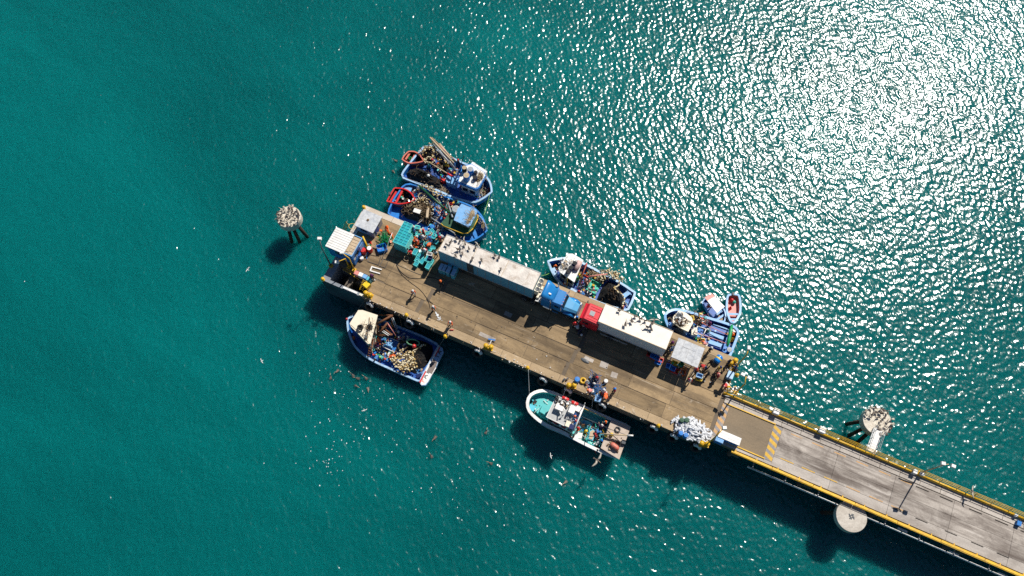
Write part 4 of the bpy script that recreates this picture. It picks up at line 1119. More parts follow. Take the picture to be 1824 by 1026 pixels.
# lamp posts, masts and flood lights
def lamp(base, top, heads, label, m='yellow', arm=0.0):
    B = at(*base); T = at(*top); q_ = thing('lamp_post', label, 'lamp post', (B.x, B.y, base[2]))
    MB().tube([B, (B.x, B.y, T.z - .3)] + ([T] if True else []), [.09, .07, .055], 8).build('pole', mt[m], q_, True)
    MB().box((B.x, B.y, base[2] + .15), (.45, .45, .3), YAW).build('base_block', mt['yellow'], q_)
    for dx, dy in heads:
        h_ = MB().box((T.x + dx, T.y + dy, T.z + .04), (.55, .42, .22), math.atan2(dy, dx + .01), top=.8).build('lamp_housing', mt['clean'], q_)
        MB().box((T.x + dx * 1.05, T.y + dy * 1.05, T.z - .09), (.42, .32, .03), math.atan2(dy, dx + .01)).build('lens', mt['glass'], h_)
    return q_
lamp((1309, 655, 5), (1334, 621, 10.6), [(.0, .1)], 'tall thin yellow lamp post at the platform\'s north-east corner')
lamp((1310, 700, 5), (1329, 670, 9.6), [(-.35, .2), (.35, -.2)], 'yellow lamp post with twin heads at the start of the causeway')
lamp((1637, 843, 5), (1690, 827, 11.2), [(-.6, .1), (.45, -.2)], 'lamp post with two white heads leaning out over the water halfway down the causeway', 'rope')
lamp((1258, 792, 5), (1289, 762, 10.4), [(.1, .0)], 'yellow lamp post on the south-east bollard beside the blue lockers')
lamp((590, 474, 5), (569, 425, 11.0), [(0, 0)], 'slender dark mast with a white ball lamp at the far west corner', 'dgrey')
lamp((622, 476, 5), (600, 467, 8.0), [(0, 0)], 'yellow flood light on a short bent post south of the corrugated roof')
lamp((632, 482, 5), (609, 450, 9.2), [(0, 0)], 'yellow flood light reaching over the corrugated roof')
for (x, y, lab) in ((1631, 840, 'left one of two white boxes at the foot of the causeway lamp post'), (1644, 843, 'right one of two white boxes at the foot of the causeway lamp post')):
    tray(x, y, DZ, (.5, .45), 0, 'white', lab, 'box', 'junction_box', .8)
sy = at(1309, 690, DZ); 
q_ = thing('gate_frame', 'white tubular gate frame at the corner where platform meets causeway', 'gate', tuple(sy))
for k in range(4): MB().tube([pf(PL - .3 + k * .0, 6.6 + k * .3, DZ + .3), pf(PL + 1.1, 6.6 + k * .3 + .35, DZ + .3)], .03, 5).build('bar', mt['clean'], q_)
kb_ = MB(); fprism(kb_, PL - .26, PL - .05, 7.4, 10.4, DZ + .005, DZ + .16); solo(kb_, 'kerb', mt['yellow'], 'yellow kerb along the east edge of the platform', 'kerb')

# bollards
def bollard_proto(kind):
    def fn():
        root = thing('bollard', 'bollard', 'bollard')
        if kind == 'small':
            MB().lathe((0, 0, 0), [(.24, 0), (.24, .05), (.14, .08), (.13, .32), (.21, .36), (.21, .44), (.001, .47)], 14).build('post', mt['yellow'], root, True, world=False)
        else:
            MB().box((0, 0, .05), (1.2, .7, .1)).build('base_plate', mt['yellow'], root, world=False)
            for x in (-.33, .33): MB().lathe((x, 0, .1), [(.26, 0), (.2, .06), (.19, .4), (.29, .46), (.29, .58), (.001, .62)], 14).build('post', mt['yellow'], root, True, world=False)
            MB().tube([(-.42, 0, .42), (.42, 0, .42)], .09, 8).build('cross_bar', mt['yellow'], root, True, world=False)
        return root
    return Proto(fn)
BB, BM = bollard_proto('big'), bollard_proto('small')
for (x, y, k, lab, rz) in ((656, 525, 'b', 'big yellow double bollard east of the landing opening', 0), (870, 618, 'b', 'big yellow double bollard halfway along the south edge with a blue valve key beside it', .2), (1018, 687, 'b', 'big yellow double bollard next to the blue drum on the south edge', .4), (1254, 791, 'b', 'big yellow double bollard at the south-east corner', .3), (1305, 645, 'b', 'big yellow double bollard under the north-east lamp post', .9),
                       (724, 561, 's', 'small yellow bollard above the first mooring boat\'s working deck', 0), (793, 599, 's', 'small yellow bollard by the worker in orange holding a red bar', 0), (940, 655, 's', 'small yellow bollard holding the turquoise boat\'s bow line', 0), (1173, 758, 's', 'small yellow bollard west of the white offcut heap', 0), (648, 369, 's', 'small rusty yellow bollard at the north-west corner tip', 0), (575, 497, 's', 'small rusty yellow bollard on the landing wall\'s corner', 0), (1313, 668, 's', 'small yellow bollard on the east edge', 0)):
    p = at(x, y, DZ + .25); p.z = DZ + .01
    (BB if k == 'b' else BM).put(p, YAW + rz, lab)
vk = at(876, 606, DZ); q_ = thing('valve_key', 'blue T shaped valve key lying beside the middle double bollard', 'tool', (vk.x, vk.y, DZ))
MB().box((vk.x, vk.y, DZ + .25), (.9, .14, .08), R(-10)).build('cross_handle', mt['bblue'], q_); MB().tube([(vk.x, vk.y, DZ + .24), at(871, 616, DZ + .1)], .06, 6).build('shaft', mt['white'], q_)
# tyre fenders hung on the south face
def fender_fn():
    root = thing('tyre_fender', 'tyre', 'tyre fender')
    MB().torus((0, 0, 0), .50, .22, 24, 10, (0, -1, .6)).build('tyre', mt['black'], root, True, world=False)
    MB().tube([(math.cos(a) * .51, math.sin(a) * .51 * .514 - .012, math.sin(a) * .51 * .857 + .02) for a in [PI * (.02 + .80 * k / 14) for k in range(15)]], [.05, .16] + [.222] * 11 + [.16, .05], 10).build('guano_crust', mt['white'], root, True, world=False)  # bird droppings, kept to the top arc to paint its sunlit crescent
    MB().torus((0, .20, -.12), .50, .20, 24, 8, (0, -1, .6)).build('inner_casing', mt['black'], root, True, world=False)
    for s in (-1, 1): MB().tube([(s * .3, .1, .5), (s * .25, .5, 1.25)], .035, 5).build('chain', mt['rust'], root, world=False)
    return root
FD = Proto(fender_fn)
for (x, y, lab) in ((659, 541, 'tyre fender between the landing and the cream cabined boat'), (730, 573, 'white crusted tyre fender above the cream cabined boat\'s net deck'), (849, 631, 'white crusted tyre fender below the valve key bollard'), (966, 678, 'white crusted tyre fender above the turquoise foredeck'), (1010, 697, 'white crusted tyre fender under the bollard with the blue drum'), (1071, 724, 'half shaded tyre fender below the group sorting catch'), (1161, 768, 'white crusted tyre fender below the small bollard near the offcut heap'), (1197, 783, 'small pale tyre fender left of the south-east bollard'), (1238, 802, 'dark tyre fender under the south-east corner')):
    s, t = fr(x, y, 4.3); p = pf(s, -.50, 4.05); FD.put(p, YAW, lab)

# ------------------------------------------------------------------ dolphins
def dolphin(px, py, zc, r, label, piles, th=1.2, m='guano', sidem='guano'):
    p = at(px, py, zc); q_ = thing('mooring_dolphin', label, 'mooring dolphin', (p.x, p.y, 0))
    MB().lathe((p.x, p.y, zc - th), [(r * .97, 0), (r, .08), (r, th - .1), (r * .975, th)], 40).build('cap', M('guano_' + str(px), (.72, .65, .54), .85, .35, 2.5, dirt=(.34, .26, .18), dirt_amt=.5, dirt_scale=1.8, bump=.04) if m == 'guano' else mt[m], q_)
    for a in piles:
        c, s = math.cos(R(a)), math.sin(R(a))
        MB().tube([(p.x + c * r * .55, p.y + s * r * .55, zc - th), (p.x + c * r * 1.15, p.y + s * r * 1.15, -.8)], .24, 10).build('raked_pile', mt['drust'], q_, True)
    return q_
D1 = dolphin(514, 386, 4.6, 1.62, 'round mooring dolphin crowded with birds standing alone west of the pier', (-110, -72, -28))
D2 = dolphin(1563, 750, 4.9, 1.75, 'round mooring dolphin crowded with birds joined to the causeway by a footbridge', (158, 205, 245))
D3 = dolphin(1517, 920, 4.6, 1.80, 'bare round concrete dolphin cap beside the causeway\'s south edge', (90, 150, 30), m='white', th=.9)
m_cap = concrete('clean_cap_concrete', (.58, .53, .46), (.30, .25, .2), (.72, .68, .62), pamt=.9, damt=.7); D3.children[0].data.materials[0] = m_cap
dc = D3.location
b = MB()
for (dx, dy, a_, b_) in ((-.16, 0, .11, .66), (.16, 0, .11, .66), (0, .13, .62, .11), (0, -.13, .62, .11)):
    b.box((dc.x + dx, dc.y + dy, 4.62 + (.005 if a_ > .3 else 0)), (a_, b_, .04), .25)
b.build('painted_hash_mark', mt['dgrey'], D3, label='dark hash shaped lifting mark on the cap')
# bridge to the east dolphin
A_, B_ = at(1551, 805, 5.1), at(1565, 765, 5.1)
q_ = thing('footbridge', 'narrow white railed footbridge from the causeway to the east dolphin', 'footbridge', tuple(A_)[:2] + (DZ,))
d_ = (B_ - A_); d_.z = 0; ln = d_.length; d_.normalize(); s_ = Vector((-d_.y, d_.x, 0)); n_ = 9
for k in range(n_):
    c = A_ + d_ * ln * (k + .5) / n_; MB().box((c.x, c.y, 5.12), (ln / n_ - .02, .85, .08), math.atan2(d_.y, d_.x)).build('deck_panel', mt['white'], q_)
for s in (-.5, .5):
    MB().tube([A_ + s_ * s + Vector((0, 0, -.1)), B_ + s_ * s + Vector((0, 0, -.1))], .08, 6).build('girder', mt['steel'], q_)
    for z in (.5, 1.0): MB().tube([A_ + s_ * s * 1.1 + Vector((0, 0, z)), B_ + s_ * s * 1.1 + Vector((0, 0, z))], .025, 5).build('rail', mt['steel'], q_)
    for k in range(5):
        c = A_.lerp(B_, k / 4) + s_ * s * 1.1; MB().tube([c - Vector((0, 0, .1)), c + Vector((0, 0, 1.0))], .025, 5).build('post', mt['steel'], q_)
# ================================================================== boat 1: northernmost, bow to the right
b1 = boat('northernmost blue and white purse seiner with black nets aft and barrels on its cabin roof', 'fishing boat',
    [(877, 342, 1), (862, 353.5), (843, 361), (809, 353), (774, 338), (740, 326), (718, 317.5, 1), (714.5, 310, 1), (723, 298), (740, 277), (754, 261, 1), (769, 259, 1), (790, 272), (817, 286), (845, 298), (866, 313), (875, 328)],
    (735, 288), (877, 342), 1.7, 2.5, .8, .22, 'blue', 'sky', 'dblue', 'sky', inm='blue')
cabin(b1, [(815, 324), (848, 337.5), (854, 334.5), (866, 313), (864, 307), (839, 291), (823, 296)], 4.0, .8, 'blue', 'white', .5, .35, True, edge=None, wz=(.25, .5))
block(b1, 'roof_top', [(817, 322.5), (847, 335), (853, 332), (864.5, 312), (862, 306.5), (839.5, 292.5), (825, 297)], 4.0, 4.05, 'white')
block(b1, 'fore_hatch', [(839, 291), (865, 309.5), (868, 305), (842, 288)], 1.9, 3.6, 'white')
block(b1, 'work_table', [(794, 315), (803, 310), (817, 318), (812, 330), (795, 324)], .8, 2.1, 'lblue')
for k, (a, c, r, m_) in enumerate((((818, 303, 2), (826, 278, 8.5), .05, 'dgrey'), ((812, 318, 1), (822, 296, 5.5), .10, 'blue'), ((806, 300, 1), (815, 303, 4.8), .08, 'sky'))):
    pole(a, c, r, m_, '', parent=b1, pname='mast' if k == 0 else 'stanchion')
pole((767, 291, 2.2), (797, 309, 2.6), .09, 'rope', '', parent=b1, pname='boom')
pole((797, 309, 2.6), (805, 314, 2.7), .16, 'red', '', parent=b1, pname='boom_roller')
pole((798, 283, 2.5), (818, 312, 3.0), .07, 'grey', '', parent=b1, pname='boom'); pole((803, 309, 2.4), (815, 300, 3.2), .06, 'pink', '', parent=b1, pname='stay')
frame_rails(b1, 'stern_rail', [(717, 314, 2.1), (745, 326, 2.1), (774, 336, 2.1)], .035, 'rust')
net('fishing_net', [(722, 304), (732, 296), (748, 296), (768, 307), (789, 319), (787, 331), (774, 334), (744, 322), (726, 314)], .85, 1.6, mt['net'], 'long black net heaped along the near side of the northernmost boat', 3, 14, 'brown')
net('fishing_net', [(747, 281), (754, 268), (768, 266), (773, 276), (768, 287), (756, 289)], .85, 1.3, mt['net'], 'black net inside the ring of cream floats on the northernmost boat', 4, 12, 'brown')
net('fishing_net', [(776, 288), (786, 283), (800, 300), (796, 308), (782, 303)], .85, 1.2, mt['net'], 'small black net left of the blue table on the northernmost boat', 5, 14, 'rope')
floats('net_floats', [(750, 272), (757, 265), (765, 263), (772, 267), (778, 268), (774, 262), (768, 257)], 2.2, 95, 'cream floats heaped at the stern of the northernmost boat', 1, .22, rise=.3)
floats('net_floats', [(774, 270), (771, 280), (758, 283), (757, 288), (765, 289), (775, 287)], 2.2, 60, 'cream floats ringing the round black net on the northernmost boat', 2, .10)
for k, (a, c, m_, lab) in enumerate((((766, 245, 2.9), (808, 290, 3.2), 'pwood', 'leftmost long tan pole'), ((769, 245, 2.9), (812, 287, 3.1), 'wood', 'second long tan pole'), ((776, 252, 2.9), (800, 276, 3.1), 'pink', 'pinkish board in the pole bundle'), ((783, 256, 2.9), (803, 281, 3.1), 'pwood', 'rightmost long tan pole'), ((772, 256, 2.8), (806, 295, 3.0), 'white', 'pale pole underneath the tan poles'), ((780, 268, 2.8), (812, 303, 2.9), 'grey', 'grey pole beside the tan poles'), ((786, 268, 2.9), (810, 299, 3.1), 'steel', 'thin steel pole beside the tan poles'))):
    pole(a, c, .13 if k in (0, 3) else .09, m_, lab + ' along the far side of the northernmost boat')
barrel('blacktan', 827, 299, 4.06, 'black barrel with tan lid on the northernmost boat\'s cabin roof')
barrel('bluelid', 838, 303, 4.06, 'blue barrel with grey lid on the northernmost boat\'s cabin roof', scale=1.12)
barrel('bluetan', 831, 314, 4.06, 'largest blue barrel, tan lid, on the northernmost boat\'s cabin roof', scale=1.1)
barrel('navy', 846, 314, 4.06, 'short navy tub on the northernmost boat\'s cabin roof', scale=.95)
barrel('navy', 847, 304, 4.06, 'dark open tub furthest forward on the northernmost boat\'s cabin roof', scale=.8)
net('rope_heap', [(853, 306), (861, 309), (860, 317), (852, 324), (846, 322)], 4.06, .25, mt['bnet'], 'tan rope heaped at the front of the northernmost boat\'s roof', 9, 26, 'rope', 'rope heap', .05)
net('rope_heap', [(857, 344), (863, 335), (867, 339), (868, 345), (860, 350)], .85, .5, mt['bnet'], 'tan rope heaped on the northernmost boat\'s foredeck', 10, 22, 'rope', 'rope heap', .06)
buoy('orange', 869, 342, .9, 'orange buoy on the northernmost boat\'s foredeck', 1.2)
for (x, y, m_, lab) in ((776, 293, 'o', 'orange clothes sitting among floats'), (770, 289, 'r', 'red hat standing by the black nets'), (761, 295, 'g', 'green top leaning over the net')):
    person(x, y, .9, 'crouch' if m_ != 'r' else 'stand', -70, {'o': 'ocloth', 'r': 'pcloth', 'g': 'tcloth'}[m_], 'dcloth', {'o': 'orange', 'r': 'red', 'g': 'sgreen'}[m_], 'worker in ' + lab + ' on the northernmost boat')
person(794, 292, .9, 'bend', 200, 'ycloth', 'ycloth', 'byel', 'worker in yellow oilskins bending beside the poles on the northernmost boat')
person(810, 297, 1.2, 'reach', 40, 'bcloth', 'denim', 'navy', 'worker in blue behind the barrels of the northernmost boat')
person(817, 289, 1.2, 'stand', 120, 'dcloth', 'denim', 'red', 'worker with red cap at the far rail of the northernmost boat')
person(821, 327.5, 1.5, 'stand', 250, 'rcloth', 'rcloth', 'rcloth', 'worker in red beside the northernmost boat\'s cabin')
tray(790, 321, 1.0, (.7, .5), 20, 'red', 'red box on the aft edge of the blue table', 'box', 'box', .5)
net('rope_heap', [(782, 336), (793, 334), (801, 341), (797, 347), (786, 343)], .85, .5, mt['bnet'], 'brown ropes on the near side deck of the northernmost boat', 12, 30, 'rope', 'rope heap', .08)
buoy('white', 763, 313, 2.1, 'tan ball float lying on the long black net')

# ================================================================== boat 2: second from the top
b2 = boat('blue fishing boat with green and yellow cabin sides, second from the top of the picture', 'fishing boat',
    [(868, 411, 1), (858, 420), (846, 427), (834, 431), (812, 428), (780, 420), (745, 408), (712, 396), (691, 380, 1), (693, 371, 1), (703, 352), (718, 330, 1), (730, 327), (750, 333), (780, 345), (809, 355), (840, 367), (856, 381), (864, 396)],
    (702, 355), (868, 411), 1.7, 2.6, .8, .16, 'bblue', 'blue', 'blue', 'dgreen', inm='dblue')
block(b2, 'lower_cabin', [(790, 402), (826, 417), (840, 413), (848, 398), (850, 385), (812, 366)], .8, 2.3, 'white', inset=.25)
block(b2, 'green_bulwark', [(785, 398), (790, 403), (824, 416.5), (834, 415.5), (843, 407), (851.5, 390), (852, 383), (846, 380), (812, 366)], 2.3, 3.3, 'dgreen')
frame_rails(b2, 'yellow_band', [(x, y, 3.33) for x, y in ((785, 398), (790, 402.5), (824, 416), (834, 415), (842.5, 407), (851, 390), (851.5, 384), (846, 380.5))], .06, 'yellow')
frame_rails(b2, 'lower_yellow_band', [(x, y, 2.5) for x, y in ((786, 402), (791, 407), (825, 420.5), (835, 419))], .05, 'yellow')
cabin(b2, [(808, 392), (834, 404), (838.5, 401.5), (850.5, 377.5), (848.5, 373), (822, 362.5), (815, 372)], 4.3, 3.31, 'lblue', 'white', .16, .22, True, wz=(.15, .75))
frame_rails(b2, 'bow_rail', [(852, 383, 3.0), (858, 389, 3.1), (864, 399, 3.2), (867, 408, 3.2)], .09, 'lblue')
block(b2, 'deck_house', [(776, 393), (790, 400), (800, 392), (786, 384)], .8, 1.8, 'blue')
pole((745, 330, 3.0), (801, 379, 3.4), .17, 'dgreen', '', parent=b2, pname='main_boom')
pole((768, 388, 3.0), (810, 416, 3.2), .10, 'grey', '', parent=b2, pname='near_boom')
pole((797, 358, 1.2), (806, 387, 4.2), .12, 'grey', '', parent=b2, pname='mast_leg'); pole((793, 362, 1.2), (799, 355, 5.5), .12, 'steel', '', parent=b2, pname='mast_leg')
pole((735, 349, 1), (745, 332, 3.5), .09, 'grey', '', parent=b2, pname='frame_leg'); pole((748, 352, 1), (745, 332, 3.5), .09, 'grey', '', parent=b2, pname='frame_leg')
pole((776, 386, 2.6), (790, 371, 3.2), .05, 'pink', '', parent=b2, pname='stay'); pole((776, 374, 2.6), (788, 386, 3.2), .05, 'pink', '', parent=b2, pname='stay')
pole((772, 387, 2.4), (792, 383, 2.6), .09, 'sea' if 'sea' in mt else 'grey', '', parent=b2, pname='derrick')
block(b2, 'stern_locker', [(716, 336), (721, 329.5), (735, 333), (731, 341)], .9, 1.4, 'lblue')
net('fishing_net', [(712, 371), (720, 362), (735, 360), (742, 352), (752, 345), (765, 357), (772, 372), (771, 388), (761, 398), (748, 392), (738, 388), (722, 384)], .85, 1.8, mt['bnet'], 'large brown net heaped on the second boat\'s aft deck', 21, 60, 'rope')
net('net_rope', [(742, 354), (757, 346), (776, 372), (772, 392), (756, 396), (738, 384)], 1.0, 1.7, mt['bnet'], 'dark brown net and rope around the plank on the second boat', 28, 60, 'brown')
net('fishing_net', [(711, 372), (722, 366), (732, 372), (736, 385), (722, 384)], .85, 1.4, mt['net'], 'black net under the red skiff\'s stern on the second boat', 22, 16, 'brown')
floats('net_floats', [(751, 331), (760, 335), (770, 340), (781, 347), (788, 352)], 2.1, 110, 'yellowish floats along the far rail of the second boat', 5, .26, rise=.3)
floats('net_floats', [(736, 361), (742, 357), (746, 358), (752, 351), (768, 362), (774, 368)], 2.8, 38, 'few pale floats on top of the brown net', 6, .3)
coil(752, 351, 2.5, .5, .06, 4, 'rope', 'ring of pale rope on the brown net of the second boat')
MBx = at(743, 376, 2.7); solo(MB().box((MBx.x, MBx.y, 2.72), (1.0, .6, .1), -.35), 'fibreglass_sheet', mt['white'], 'pale grey sheet lying on the brown net', 'sheet')
solo(MB().box(tuple(at(761.5, 379, 2.8)), (.35, 1.6, .09), -.05, top=.9), 'plank', mt['pwood'], 'pale plank standing out of the brown net of the second boat', 'plank')
net('rope_heap', [(830, 396), (834, 399), (846, 380), (844, 373), (839, 374)], 4.31, .38, mt['rope'], 'long bundle of tan rope on the light blue cabin roof', 24, 34, 'rope', 'rope bundle', .05)
barrel('tank', 812, 373, 3.3, 'big white tank with grey cap aft of the light blue cabin roof', scale=.85)
net('tarpaulin', [(768, 378), (774, 372), (781, 378), (779, 385), (771, 384)], 1.2, .8, mt['bblue'], 'crumpled bright blue tarpaulin amidships on the second boat', 25, 0, cat='tarpaulin', rough=.15)
net('rope_heap', [(857, 395), (864, 394), (867, 401), (861, 405), (857, 402)], 2.9, .5, mt['brown'], 'brown sack of rope on the bow rail of the second boat', 26, 14, 'rope', 'rope heap', .06)
for (x, y, ps, a, sh_, tr, h_, lab) in ((792, 386, 'stand', 200, 'wcloth', 'dcloth', 'wcloth', 'worker in pale shirt standing aft of the green cabin'), (817, 362, 'reach', 90, 'tcloth', 'denim', 'dcloth', 'worker in teal behind the white tank'), (795, 374, 'bend', 60, 'rcloth', 'dcloth', 'dcloth', 'worker in red bending near the masts of the second boat'), (793, 394, 'stand', 30, 'dcloth', 'dcloth', 'red', 'worker in dark clothes and red cap by the green cabin')):
    person(x, y, 1.0, ps, a, sh_, tr, h_, lab)
barrel('blue', 770, 404, .85, 'bright blue barrel on the second boat\'s near side deck', scale=1.1)
cord([(742, 400), (752, 392), (757, 384), (758, 376)], 1.9, .035, 'wcloth', 'pale hose curving over the second boat\'s blue deck')
net('rope_heap', [(773, 402), (784, 403), (787, 409), (777, 410)], .9, .5, mt['bnet'], 'pale ropes beside the bright blue barrel', 27, 24, 'wcloth', 'rope heap', .06)
floats('life_rings', [(786, 396), (790, 400)], 1.2, 6, 'few orange floats beside the green cabin', 8, .2, .12, 'orange')

# red tenders
def skiff(label, outline, stern, bow, zs, zb, hull, rim, deck, seats, motor=None, stripe=None, dz=.35, group=None, rimw=.13):
    s = boat(label, 'skiff', outline, stern, bow, zs, zb, dz, rimw, hull, rim, deck, stripe, 'skiff', group, m=40)
    for a, c in seats:
        A, B = at(*a), at(*c); d = B - A; ln = d.length
        MB().box(((A.x + B.x) / 2, (A.y + B.y) / 2, (A.z + B.z) / 2), (ln, .28, .05), math.atan2(d.y, d.x)).build('bench', mt[rim], s)
    if motor:
        p = at(*motor); o = MB().box((p.x, p.y, p.z), (.32, .5, .3), 0, top=.8).build('outboard_motor', mt['dgrey'], s); MB().tube([(p.x, p.y, p.z), (p.x, p.y, -.3)], .07, 6).build('motor_leg', mt['dgrey'], o)
    return s
s1 = skiff('faded red wooden skiff lying across the northernmost boat\'s stern', [(716, 284, 1), (720, 277), (727.5, 269.5, 1), (739, 270), (749, 277), (756, 287, 1), (744, 290), (730, 291), (722, 288)], (721, 277), (756, 287), 1.8, 2.2, 'pred', 'pred', 'black', [((722.5, 284, 1.6), (731, 271, 1.6)), ((732, 288, 1.6), (741, 273, 1.6))], stripe='sky', dz=1.15)
s2 = skiff('bright red skiff lying across the second boat\'s stern', [(689, 358.5, 1), (695, 347), (702.5, 334.5, 1), (719, 336), (732, 343), (740, 355, 1), (728, 361), (712, 363.5), (698, 361)], (696, 347), (740, 355), 1.8, 2.3, 'pred', 'red', 'black', [((695, 359, 1.7), (706, 341, 1.7)), ((705, 362, 1.7), (717, 339, 1.7))], (694, 345, 1.9), 'white', dz=1.15)
coil(731, 283, 1.2, .22, .05, 3, 'green', 'green rope coil inside the faded red skiff'); 
buoy('green', 715, 352, 1.2, 'pale green float inside the bright red skiff'); buoy('white', 702, 357, 1.2, 'white float at the stern of the bright red skiff')
barrel('white', 736, 352, 1.9, 'round white tub on the bow of the bright red skiff', scale=.8)

# ================================================================== boat 3: cream cabin, south side
b3 = boat('blue hulled boat with cream cabin roof and a big heap of cork floats', 'fishing boat',
    [(618, 568, 1), (626, 563), (640, 560), (670, 566), (700, 577), (730, 589), (756, 600), (783, 614.5, 1), (766, 647), (748, 681, 1), (725, 671), (700, 660), (667, 645), (648, 633), (631, 617), (622, 598), (618.5, 582)],
    (766, 647), (618, 572), 1.5, 2.5, .7, .2, 'dblue', 'sky', 'dblue', 'sky', inm='blue')
cabin(b3, [(638, 552, 1), (646, 552), (673, 561), (660, 612), (655, 613), (625, 582), (622.5, 576)], 4.3, .7, 'cream', 'cream', .14, .2, True, wz=(.6, .85))
frame_rails(b3, 'roof_rail', [(625, 579, 4.5), (640, 593, 4.5), (656, 610, 4.5)], .035, 'brown')
# stern platform with lettering
zsp = 1.45
block(b3, 'stern_platform', [(781, 615.5), (788, 619.5), (790, 627), (777, 653), (763, 680), (758.5, 686), (751, 686.5), (746.5, 681), (764, 648)], 1.0, zsp, 'sky')  # white platform given pale blue for the part lying in shade
block(b3, 'platform_paint', [(764, 650), (777, 655), (762, 680), (757, 685), (751, 685.5), (747, 681)], zsp + .004, zsp + .012, 'clean')  # sunlit part of the same platform, painted white
block(b3, 'brown_panel', [(766, 641), (772.5, 639), (779, 645.5), (777, 652), (769, 666), (758.5, 661)], zsp + .016, zsp + .026, 'brown')
pan = [c for c in b3.children if c.name.startswith('brown_panel')][0]; pan.data.materials[0] = M('grey_brown_panel', (.20, .16, .14), .7, .2, 3)
block(b3, 'transom_rail', [(781, 615), (783.5, 616.5), (749.5, 681.5), (747, 680)], 1.45, 1.62, 'white')
block(b3, 'red_rail', [(757.5, 660.5), (759.5, 661.5), (749, 681.5), (746.5, 680.5)], 1.625, 1.66, 'red')
block(b3, 'red_rail', [(783, 617.5), (784.5, 618.5), (776, 635), (774, 634)], 1.625, 1.66, 'red')
def text(root, body, px, py, z, size, rot, mat, name):
    c = bpy.data.curves.new(name, 'FONT'); c.body = body; c.size = size; c.extrude = .004; c.align_x = 'CENTER'; c.align_y = 'CENTER'
    c.offset = .012
    o = bpy.data.objects.new(name, c); COL.objects.link(o); c.materials.append(mt[mat]); o.parent = root
    p = at(px, py, z) - tot(root); dg = bpy.context.evaluated_depsgraph_get(); dg.update(); me = bpy.data.meshes.new_from_object(o.evaluated_get(dg)); bpy.data.objects.remove(o)
    o = bpy.data.objects.new(name, me); COL.objects.link(o); o.parent = root; o.location = p; o.rotation_euler = (0, 0, rot); return o
A_, B_ = at(748, 682, 1.45), at(782, 616, 1.45); ang = math.atan2((B_ - A_).y, (B_ - A_).x)
for ch, x, y, m_ in (('P', 753.5, 678, 'pink'), ('A', 757.5, 670.5, 'dgrey'), ('I', 761, 663.5, 'dgrey'), ('T', 778.5, 634.5, 'dgrey'), ('A', 783, 627.5, 'dgrey')):
    text(b3, ch, x, y, zsp + .02, .85, ang, m_, 'letter')
# rusty A frame and beam crane
for a, c, r in (((673, 600, 1), (672, 577, 4.5), .13), ((672, 577, 4.5), (698, 562, 4.8), .15), ((700, 584, 1.2), (698, 562, 4.8), .14), ((674, 561, 3.0), (699, 562, 4.8), .12), ((690, 575, 4.2), (672, 598, 3.2), .14), ((672, 598, 3.2), (699, 596, 3.4), .12), ((680, 582, 3.4), (698, 596, 3.4), .10)):
    pole(a, c, r, 'rust', '', parent=b3, pname='rusty_frame')
for a, c in (((690, 575, 4.2), (705, 598, 3.0)), ((670, 566, 3.0), (684, 572, 3.4)), ((682, 588, 3.5), (694, 596, 3.5)), ((680, 590, 3.5), (692, 598, 3.5)), ((697, 566, 4.5), (704, 583, 1.8)), ((700, 566, 4.5), (708, 585, 1.8))):
    pole(a, c, .05, 'pink' if c[0] == 705 else 'white', '', parent=b3, pname='stay_wire')
A_, B_ = at(663, 603, 3.5), at(657, 636, 2.6)
bt = MB(); d = (B_ - A_)
sd = d.cross(Vector((0, 0, 1))).normalized() * .17
for s in (-1, 1): bt.tube([A_ + sd * s, B_ + sd * s], .07, 6)
beam = bt.build('rusty_beam', mt['rust'], b3, True)
for k in range(8):
    c_ = A_.lerp(B_, (k + .5) / 8); MB().tube([c_ - sd, c_ + sd + Vector((0, 0, .1))], .05, 5).build('beam_rung', mt['rust'], beam)
# white rimmed blue hatch
hp = px_poly([(691, 600), (705, 607), (712, 612), (704, 627), (682, 616)], 1.2)
hc = px_poly([(690, 600), (712, 609), (703, 628), (681, 617)], 1.25)
MB().prism([(p.x, p.y) for p in hc], .7, 1.15).build('fish_hatch', mt['blue'], b3)
bx = MB()
for i in range(4): bx.tube([hc[i], hc[(i + 1) % 4]], .06, 6)
bx.build('hatch_rim', mt['white'], b3, True)
hq = px_poly([(688, 609), (701, 611), (699, 621), (686, 615)], 1.3); solo(MB().prism([(p.x, p.y) for p in hq], 1.16, 1.5), 'ice_block', mt['lblue'], 'pale blue ice block on the white rimmed hatch', 'ice block')
net('fishing_net', [(727, 604), (740, 602), (756, 606), (769, 613), (771, 622), (765, 640), (752, 657), (738, 664), (725, 655), (722, 630)], .75, 1.1, mt['net'], 'smooth black net filling the cream cabined boat\'s stern', 31, 8, 'brown', rough=.06)
floats('net_floats', [(700, 640), (706, 652), (716, 660), (728, 657), (739, 650), (734, 640), (724, 642), (714, 650), (704, 644), (712, 636), (724, 634), (736, 644), (726, 652), (712, 656)], 1.8, 330, 'large heap of cream cork floats on the cream cabined boat', 9, .24, .10, rise=.35)
floats('net_floats', [(757, 614), (748, 618), (738, 625), (732, 628), (724, 627), (722, 633), (730, 636), (736, 630)], 1.9, 52, 'string of cream floats curling over the black net', 10, .07, .10)
floats('net_floats', [(704, 628), (712, 634), (718, 626)], 1.7, 40, 'small cluster of cream floats beside the coiled hose', 11, .22, .09, rise=.2)
coil(719, 617, 1.3, .75, .09, 5, 'bnet', 'brown hose coil beside the white rimmed hatch', 'hose coil', 'hose_coil', (1, .75), .5); mt['bnet']
coil(736, 611, 1.9, .7, .05, 6, 'grope', 'pale green rope coil on the black net', squash=(1.2, .6), rot=-.2)
buoy('red', 738, 617, 1.9, 'coral red ball buoy on the black net beside the green rope', 1.3)
buoy('orange', 629, 603, .9, 'orange buoy squeezed beside the cream cabin', 1.5)
